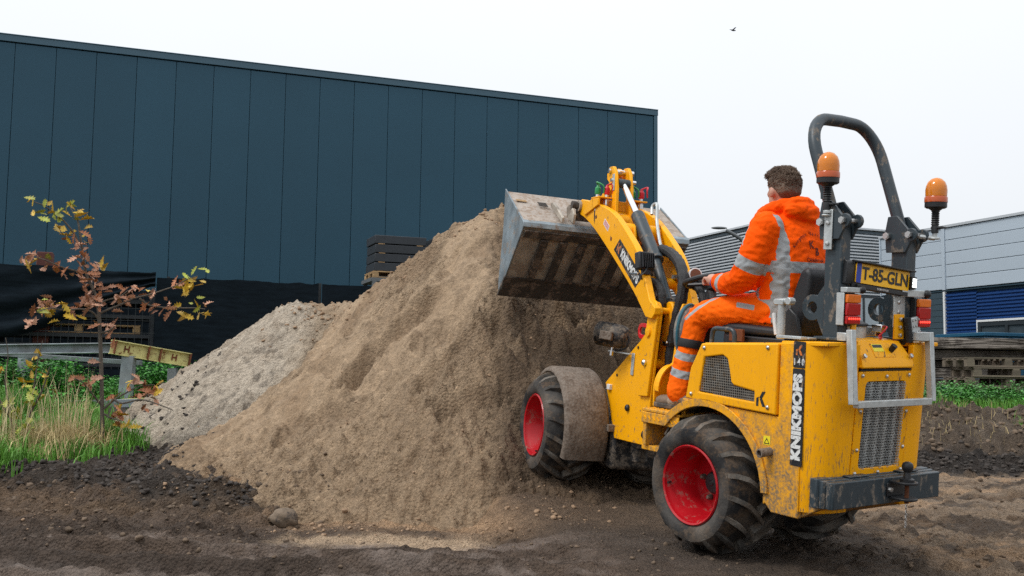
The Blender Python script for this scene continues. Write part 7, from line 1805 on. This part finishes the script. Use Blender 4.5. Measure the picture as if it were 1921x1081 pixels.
def cloth_mat(name, col, tape=(.36, .38, .39), sheen=.3):
    m = bpy.data.materials.new(name); m.use_nodes = True; nt = m.node_tree; n = nt.nodes; b = n['Principled BSDF']
    at = n.new('ShaderNodeAttribute'); at.attribute_name = 'tape'
    lt = n.new('ShaderNodeMath'); lt.operation = 'LESS_THAN'; lt.inputs[1].default_value = 0.0; lk(nt, at.outputs['Fac'], lt.inputs[0])
    tc = n.new('ShaderNodeTexCoord'); nz = n.new('ShaderNodeTexNoise'); nz.inputs['Scale'].default_value = 7; nz.inputs['Detail'].default_value = 5; lk(nt, tc.outputs['Object'], nz.inputs['Vector'])
    mr = n.new('ShaderNodeMapRange'); mr.inputs['From Min'].default_value = .3; mr.inputs['From Max'].default_value = .7; mr.inputs['To Min'].default_value = .88; mr.inputs['To Max'].default_value = 1.08; lk(nt, nz.outputs['Fac'], mr.inputs['Value'])
    mx = n.new('ShaderNodeMix'); mx.data_type = 'RGBA'; mx.inputs['A'].default_value = (*col, 1); mx.inputs['B'].default_value = (*tape, 1); lk(nt, lt.outputs[0], mx.inputs['Factor'])
    vs = n.new('ShaderNodeVectorMath'); vs.operation = 'SCALE'; lk(nt, mx.outputs['Result'], vs.inputs[0]); lk(nt, mr.outputs[0], vs.inputs['Scale'])
    lk(nt, vs.outputs[0], b.inputs['Base Color']); b.inputs['Roughness'].default_value = .75; b.inputs['Specular IOR Level'].default_value = .1
    wv = n.new('ShaderNodeTexNoise'); wv.inputs['Scale'].default_value = 160; lk(nt, tc.outputs['Object'], wv.inputs['Vector'])
    bp = n.new('ShaderNodeBump'); bp.inputs['Strength'].default_value = .25; bp.inputs['Distance'].default_value = .004; lk(nt, wv.outputs['Fac'], bp.inputs['Height']); lk(nt, bp.outputs[0], b.inputs['Normal'])
    MATS[name] = m
cloth_mat('cloth_jacket', (1.0, .10, .0)); cloth_mat('cloth_trousers', (1.0, .145, .003))

LA = [(-.165, -.325, 1.375), (-.135, -.275, 1.24), (-.075, -.265, 1.115), (.06, -.300, 1.075), (.205, -.355, 1.082)]
RA = [(-.165, -.735, 1.375), (-.135, -.785, 1.24), (-.065, -.79, 1.12), (.09, -.745, 1.09), (.25, -.665, 1.10)]
LL = [(-.15, -.43, .935), (.10, -.365, .925), (.295, -.305, .875), (.330, -.275, .73), (.345, -.245, .60), (.350, -.225, .455)]
RL = [(-.15, -.63, .935), (.10, -.66, .925), (.325, -.69, .875), (.345, -.68, .73), (.345, -.67, .60), (.345, -.66, .455)]
hd = Vector((-.085, -.53, 1.60))
body = MB()
body.ball(hd + Vector((-.008, 0, .012)), (.096, .075, .092), 20, 14); body.ball(hd + Vector((.030, 0, -.055)), (.062, .056, .066), 16, 10); body.ball(hd + Vector((.052, 0, -.098)), (.032, .034, .022), 12, 8)
body.tube([hd + Vector((.082, 0, .015)), hd + Vector((.106, 0, -.028)), hd + Vector((.084, 0, -.036))], [.010, .015, .012], 8)
body.ball(hd + Vector((.078, 0, .030)), (.020, .055, .014), 12, 6); body.ball(hd + Vector((.082, 0, -.064)), (.016, .028, .010), 10, 6)
for s in (1, -1):
    body.ball(hd + Vector((-.005, s * .078, -.018)), (.018, .011, .031), 10, 8); body.ball(hd + Vector((.060, s * .034, -.02)), (.03, .022, .022), 10, 6)
HR = Matrix.Translation(hd) @ Matrix.Rotation(R(-13), 4, 'Z') @ Matrix.Translation(-hd)
body.v = [tuple(HR @ Vector(v)) for v in body.v]
body.tube([(-.10, -.53, 1.57), (-.115, -.53, 1.50), (-.13, -.53, 1.40)], [.056, .058, .075], 16)
loft(body, [(-.14, -.53, .86, .11, .16), (-.155, -.53, 1.05, .10, .155), (-.15, -.53, 1.25, .10, .18), (-.14, -.53, 1.37, .09, .175), (-.13, -.53, 1.43, .06, .10)])
limb(body, LA, [.060, .052, .046, .042, .030]); limb(body, RA, [.060, .052, .046, .042, .030])
limb(body, LL, [.082, .070, .055, .05, .05, .046]); limb(body, RL, [.082, .070, .055, .05, .05, .046])
for (A, tgt, s) in ((LA, Vector((.285, -.372, 1.098)), 1), (RA, Vector((.325, -.64, 1.105)), -1)):
    w_ = Vector(A[-1]); d = (tgt - w_).normalized(); side = Vector((0, 0, 1)).cross(d).normalized(); upv = d.cross(side)
    body.tube([w_, w_ + d * .05, w_ + d * .085], [.026, .036, .036], 10)
    for k, (o_, ln) in enumerate(((-.030, .052), (-.010, .062), (.011, .058), (.030, .045))):
        b_ = w_ + d * .085 + side * o_; body.tube([b_, b_ + d * ln * .55 + upv * .006, b_ + d * ln * .75 - upv * .022, b_ + d * ln * .45 - upv * .042], [.0105, .0098, .009, .008], 8)
    b_ = w_ + d * .05 - side * .03 * s; body.tube([b_, b_ + d * .03 - side * s * .022 - upv * .012, b_ + d * .05 - side * s * .008 - upv * .03], [.012, .011, .009], 8)
bm_ = fuse(body, .0075, 3, 'person'); bm_.materials.append(MATS['skin'])
driver = bpy.data.objects.new('person', bm_); place(driver, None, FR)
tag(driver, 'driver in orange high visibility jacket and trousers sitting at the loader wheel', 'person')

jk = MB()
loft(jk, [(-.145, -.53, .865, .155, .200), (-.160, -.53, .96, .148, .198), (-.175, -.53, 1.08, .145, .205), (-.175, -.53, 1.20, .145, .222), (-.165, -.53, 1.31, .138, .232), (-.155, -.53, 1.385, .118, .215), (-.14, -.53, 1.435, .095, .150), (-.125, -.53, 1.475, .085, .105)])
limb(jk, LA[:4] + [(.195, -.352, 1.081)], [.094, .083, .076, .066, .054], 16); limb(jk, RA[:4] + [(.235, -.672, 1.098)], [.098, .092, .083, .070, .055], 16)
ringp = [(-.205, -.53, 1.515), (-.185, -.455, 1.508), (-.13, -.415, 1.488), (-.05, -.425, 1.462), (.01, -.475, 1.44), (.025, -.53, 1.432), (.01, -.585, 1.44), (-.05, -.635, 1.462), (-.13, -.645, 1.488), (-.185, -.605, 1.508), (-.205, -.53, 1.515)]
jk.tube(smooth_path(ringp, 4), .040, 12); jk.ball((-.225, -.53, 1.475), (.062, .135, .055), 18, 10); jk.ball((-.215, -.53, 1.525), (.045, .10, .035), 14, 8); jk.ball((-.06, -.42, 1.445), (.07, .045, .04), 12, 8); jk.ball((-.235, -.57, 1.44), (.05, .10, .03), 12, 8)
jm = fuse(jk, .0085, 3, 'jacket')
wrinkle(jm, .0045, .0018, [(Vector(LA[2]), .17, .007), (Vector(RA[2]), .17, .007), (Vector((-.2, -.36, 1.2)), .18, .005), (Vector((-.18, -.53, .98)), .2, .006)])
def seg_t(p, a, b):
    a, b = Vector(a), Vector(b); d = b - a; t = max(0, min(1, (p - a).dot(d) / d.length_squared)); return (p - a - d * t).length, t
tp_ = np.empty(len(jm.vertices), np.float32)
for i, v in enumerate(jm.vertices):
    p = v.co
    best = None
    for A in (LA, RA):
        for k in range(4):
            d, t = seg_t(p, A[k], A[k + 1])
            if best is None or d < best[0]: best = (d, k + t)
    torso = (abs(p.y + .53) < .235 and not (best[0] < .10 and abs(p.y + .53) > .20)) and not (best[1] > 1.9 and best[0] < .10)
    if torso or (best[1] < .35 and p.z > 1.38):
        hb = abs(p.z - 1.172 - .02 * (p.x + .2)) - .030; hm = abs(p.z - .965) - .028
        vb = abs(abs(p.y + .53) - .178 + .05 * max(0, 1.2 - p.z) - .10 * max(0, p.z - 1.30)) - .027
        if p.z > 1.45: vb = 1
        d = min(hb, hm, vb)
    else:
        s_ = best[1]; d = min(abs(s_ - 1.42) - .24, abs(s_ - 3.42) - .16)
        if s_ < .95: d = min(d, max(abs(p.x - (-.10)) - .012, 1.2 - p.z))
    tp_[i] = d
a_ = jm.attributes.new('tape', 'FLOAT', 'POINT'); a_.data.foreach_set('value', tp_)
jm.materials.append(MATS['cloth_jacket']); jacket = obj('jacket', jm, None, driver, FR)

tr_ = MB()
loft(tr_, [(-.15, -.53, .815, .13, .17), (-.145, -.53, .90, .15, .19), (-.15, -.53, .99, .13, .175)])
limb(tr_, LL, [.108, .092, .076, .067, .068, .080], 16); limb(tr_, RL, [.108, .092, .076, .067, .068, .080], 16)
tm = fuse(tr_, .0085, 3, 'trousers')
wrinkle(tm, .0045, .0018, [(Vector(LL[2]), .17, .006), (Vector(LL[0]), .2, .006), (Vector(LL[4]), .15, .006)])
tp_ = np.empty(len(tm.vertices), np.float32)
for i, v in enumerate(tm.vertices):
    p = v.co; d = 1.0
    if p.z < .78 and p.x > .2: d = min(abs(p.z - .665 - .25 * (p.x - .35)) - .022, abs(p.z - .565 - .25 * (p.x - .35)) - .022)
    elif p.x > .05: d = abs(p.x - .255 + 1.2 * (p.z - .93)) - .016 if p.z > .86 else 1.0
    if abs(p.x + .05) < .07: d = min(d, max(abs(p.x + .05) - .058, abs(p.z - .955 - .12 * (p.x + .05)) - .014, (-.40 - p.y)))
    tp_[i] = d
a_ = tm.attributes.new('tape', 'FLOAT', 'POINT'); a_.data.foreach_set('value', tp_)
tm.materials.append(MATS['cloth_trousers']); obj('trousers', tm, None, driver, FR)

# hair: a shaped cap plus many short locks
hr = MB()
hr.ball(hd + Vector((-.018, 0, .032)), (.098, .083, .078), 24, 14); hr.ball(hd + Vector((.050, 0, .078)), (.056, .066, .034), 16, 10); hr.ball(hd + Vector((-.055, 0, .0)), (.062, .074, .062), 16, 10); hr.ball(hd + Vector((.0, 0, .095)), (.075, .066, .030), 16, 10)
hr.v = [tuple(HR @ Vector(v)) for v in hr.v]
hm_ = fuse(hr, .007, 2, 'hair')
for v in hm_.vertices: v.co += v.normal * (.004 * mnoise.noise(v.co * 40) + .003 * mnoise.noise(v.co * 110))
hm_.update(); hm_.materials.append(MATS['hair_brown']); hair = obj('hair', hm_, None, driver, FR)
lk_ = MB(); vv = [(v.co.copy(), v.normal.copy()) for v in hm_.vertices if v.co.z > hd.z + .015]
for _ in range(1900):
    c, n_ = vv[int(RNG.integers(0, len(vv)))]
    tang = Vector((.6, RNG.normal() * .6, .25 + RNG.normal() * .4)); tang = (tang - n_ * tang.dot(n_)).normalized()
    ln = .022 if c.z > hd.z + .07 else .012
    lk_.tube([c - n_ * .003, c + n_ * ln * .35 + tang * ln * .4, c + n_ * ln * .45 + tang * ln], [.0022, .0018, .0006], 4)
tag(obj('hair_locks', lk_, 'hair_brown', hair, FR, smooth=60), kind='stuff')

# boots, knee pads, cuffs, straps
for (LLg, sgn, nm) in ((LL, 1, 'l'), (RL, -1, 'r')):
    y_ = LLg[-1][1]
    bt = MB(); X0 = -.205; bt.ball((.475 + X0, y_, .400), (.055, .047, .045), 14, 9); bt.ball((.575 + X0, y_, .392), (.10, .048, .040), 14, 9); bt.ball((.675 + X0, y_ - .004, .386), (.078, .050, .036), 14, 9); bt.tube([(.53 + X0, y_, .40), (.575 + X0, y_, .50)], [.056, .052], 14)
    bo = fuse(bt, .008, 3, 'boot'); bo.materials.append(MATS['leather_brown']); boot = obj('boot', bo, None, driver, FR)
    sl = MB(); sl.prism([(q_[0] + X0, q_[1]) for q_ in [(.425, y_ + .03)] + [(.45, y_ + .048), (.58, y_ + .046), (.67, y_ + .056), (.735, y_ + .04), (.762, y_), (.74, y_ - .045), (.66, y_ - .058), (.57, y_ - .044), (.45, y_ - .046), (.425, y_ - .03)]], 'fl', .3485, .376); obj('sole', sl, 'sole_dark', boot, FR, bevel=.006)
    kp = MB(); kd = Vector((.388, LLg[2][1] + .01 * sgn, .795)); kp.ball((0, 0, 0), (.062, .088, .155), 18, 12)
    kpm = fuse(kp, .009, 1, 'knee_pad'); kpm.materials.append(MATS['pad_grey'])
    pad = obj('knee_pad', kpm, None, driver, FR @ Matrix.Translation(kd) @ Matrix.Rotation(R(-4), 4, 'Y'))
    rim_ = MB(); rim_.tube([(-.012, .084 * math.cos(R(a)), .154 * math.sin(R(a))) for a in range(0, 361, 12)], .010, 8, cap=False); obj('pad_edge', rim_, 'pad_teal', pad, WM[pad])
    stp = MB(); stp.lathe([(.074, -.024), (.076, -.02), (.076, .02), (.074, .024)], (.332, LLg[3][1], .725), (-.05, -.15 * sgn, 1), 24, cap=False); obj('knee_strap', stp, 'strap_black', driver, FR)
    cf = MB(); w_ = Vector(LA[-1] if sgn > 0 else RA[-1]); d = (w_ - Vector((LA if sgn > 0 else RA)[-2])).normalized(); cf.tube([w_ + d * .005, w_ + d * .05], [.041, .038], 14); obj('glove_cuff', cf, 'glove_blue', driver, FR)

# print on the back of the jacket, laid onto the cloth
bvh = BVHTree.FromPolygons([v.co for v in jm.vertices], [tuple(p.vertices) for p in jm.polygons])
def printed(body_, size, c_l, c_u, rot=0.0, bold=0.0):
    me = text_mesh(body_, size, bold, ext=0.0); bmx = bmesh.new(); bmx.from_mesh(me)
    bmesh.ops.triangulate(bmx, faces=bmx.faces[:]); bmx.to_mesh(me); bmx.free()
    for v in me.vertices:
        x, y = v.co.x, v.co.y; xr = x * math.cos(rot) - y * math.sin(rot); yr = x * math.sin(rot) + y * math.cos(rot)
        l, u = c_l - xr, c_u + yr
        h = bvh.ray_cast(Vector((-.8, l, u)), Vector((1, 0, 0)))
        f = h[0].x if h[0] else -.3
        v.co = (f - .003, l, u)
    me.materials.append(MATS['thread_dark']); me.name = 'lettering'
    return obj('lettering', me, None, jacket, FR)
txt = 'Koopman Bestrating'; n_ = len(txt)
for i, ch in enumerate(txt):
    if ch == ' ': continue
    a = R(64 - 128 * i / (n_ - 1)); printed(ch, .027, -.540 + .150 * math.sin(a), 1.225 + .130 * math.cos(a), a * .85, .0002)
printed('K', .056, -.522, 1.293, 0, .0014); printed('B', .056, -.562, 1.258, 0, .0014)
printed('Oldebroek', .030, -.545, 1.214, 0, .0002)
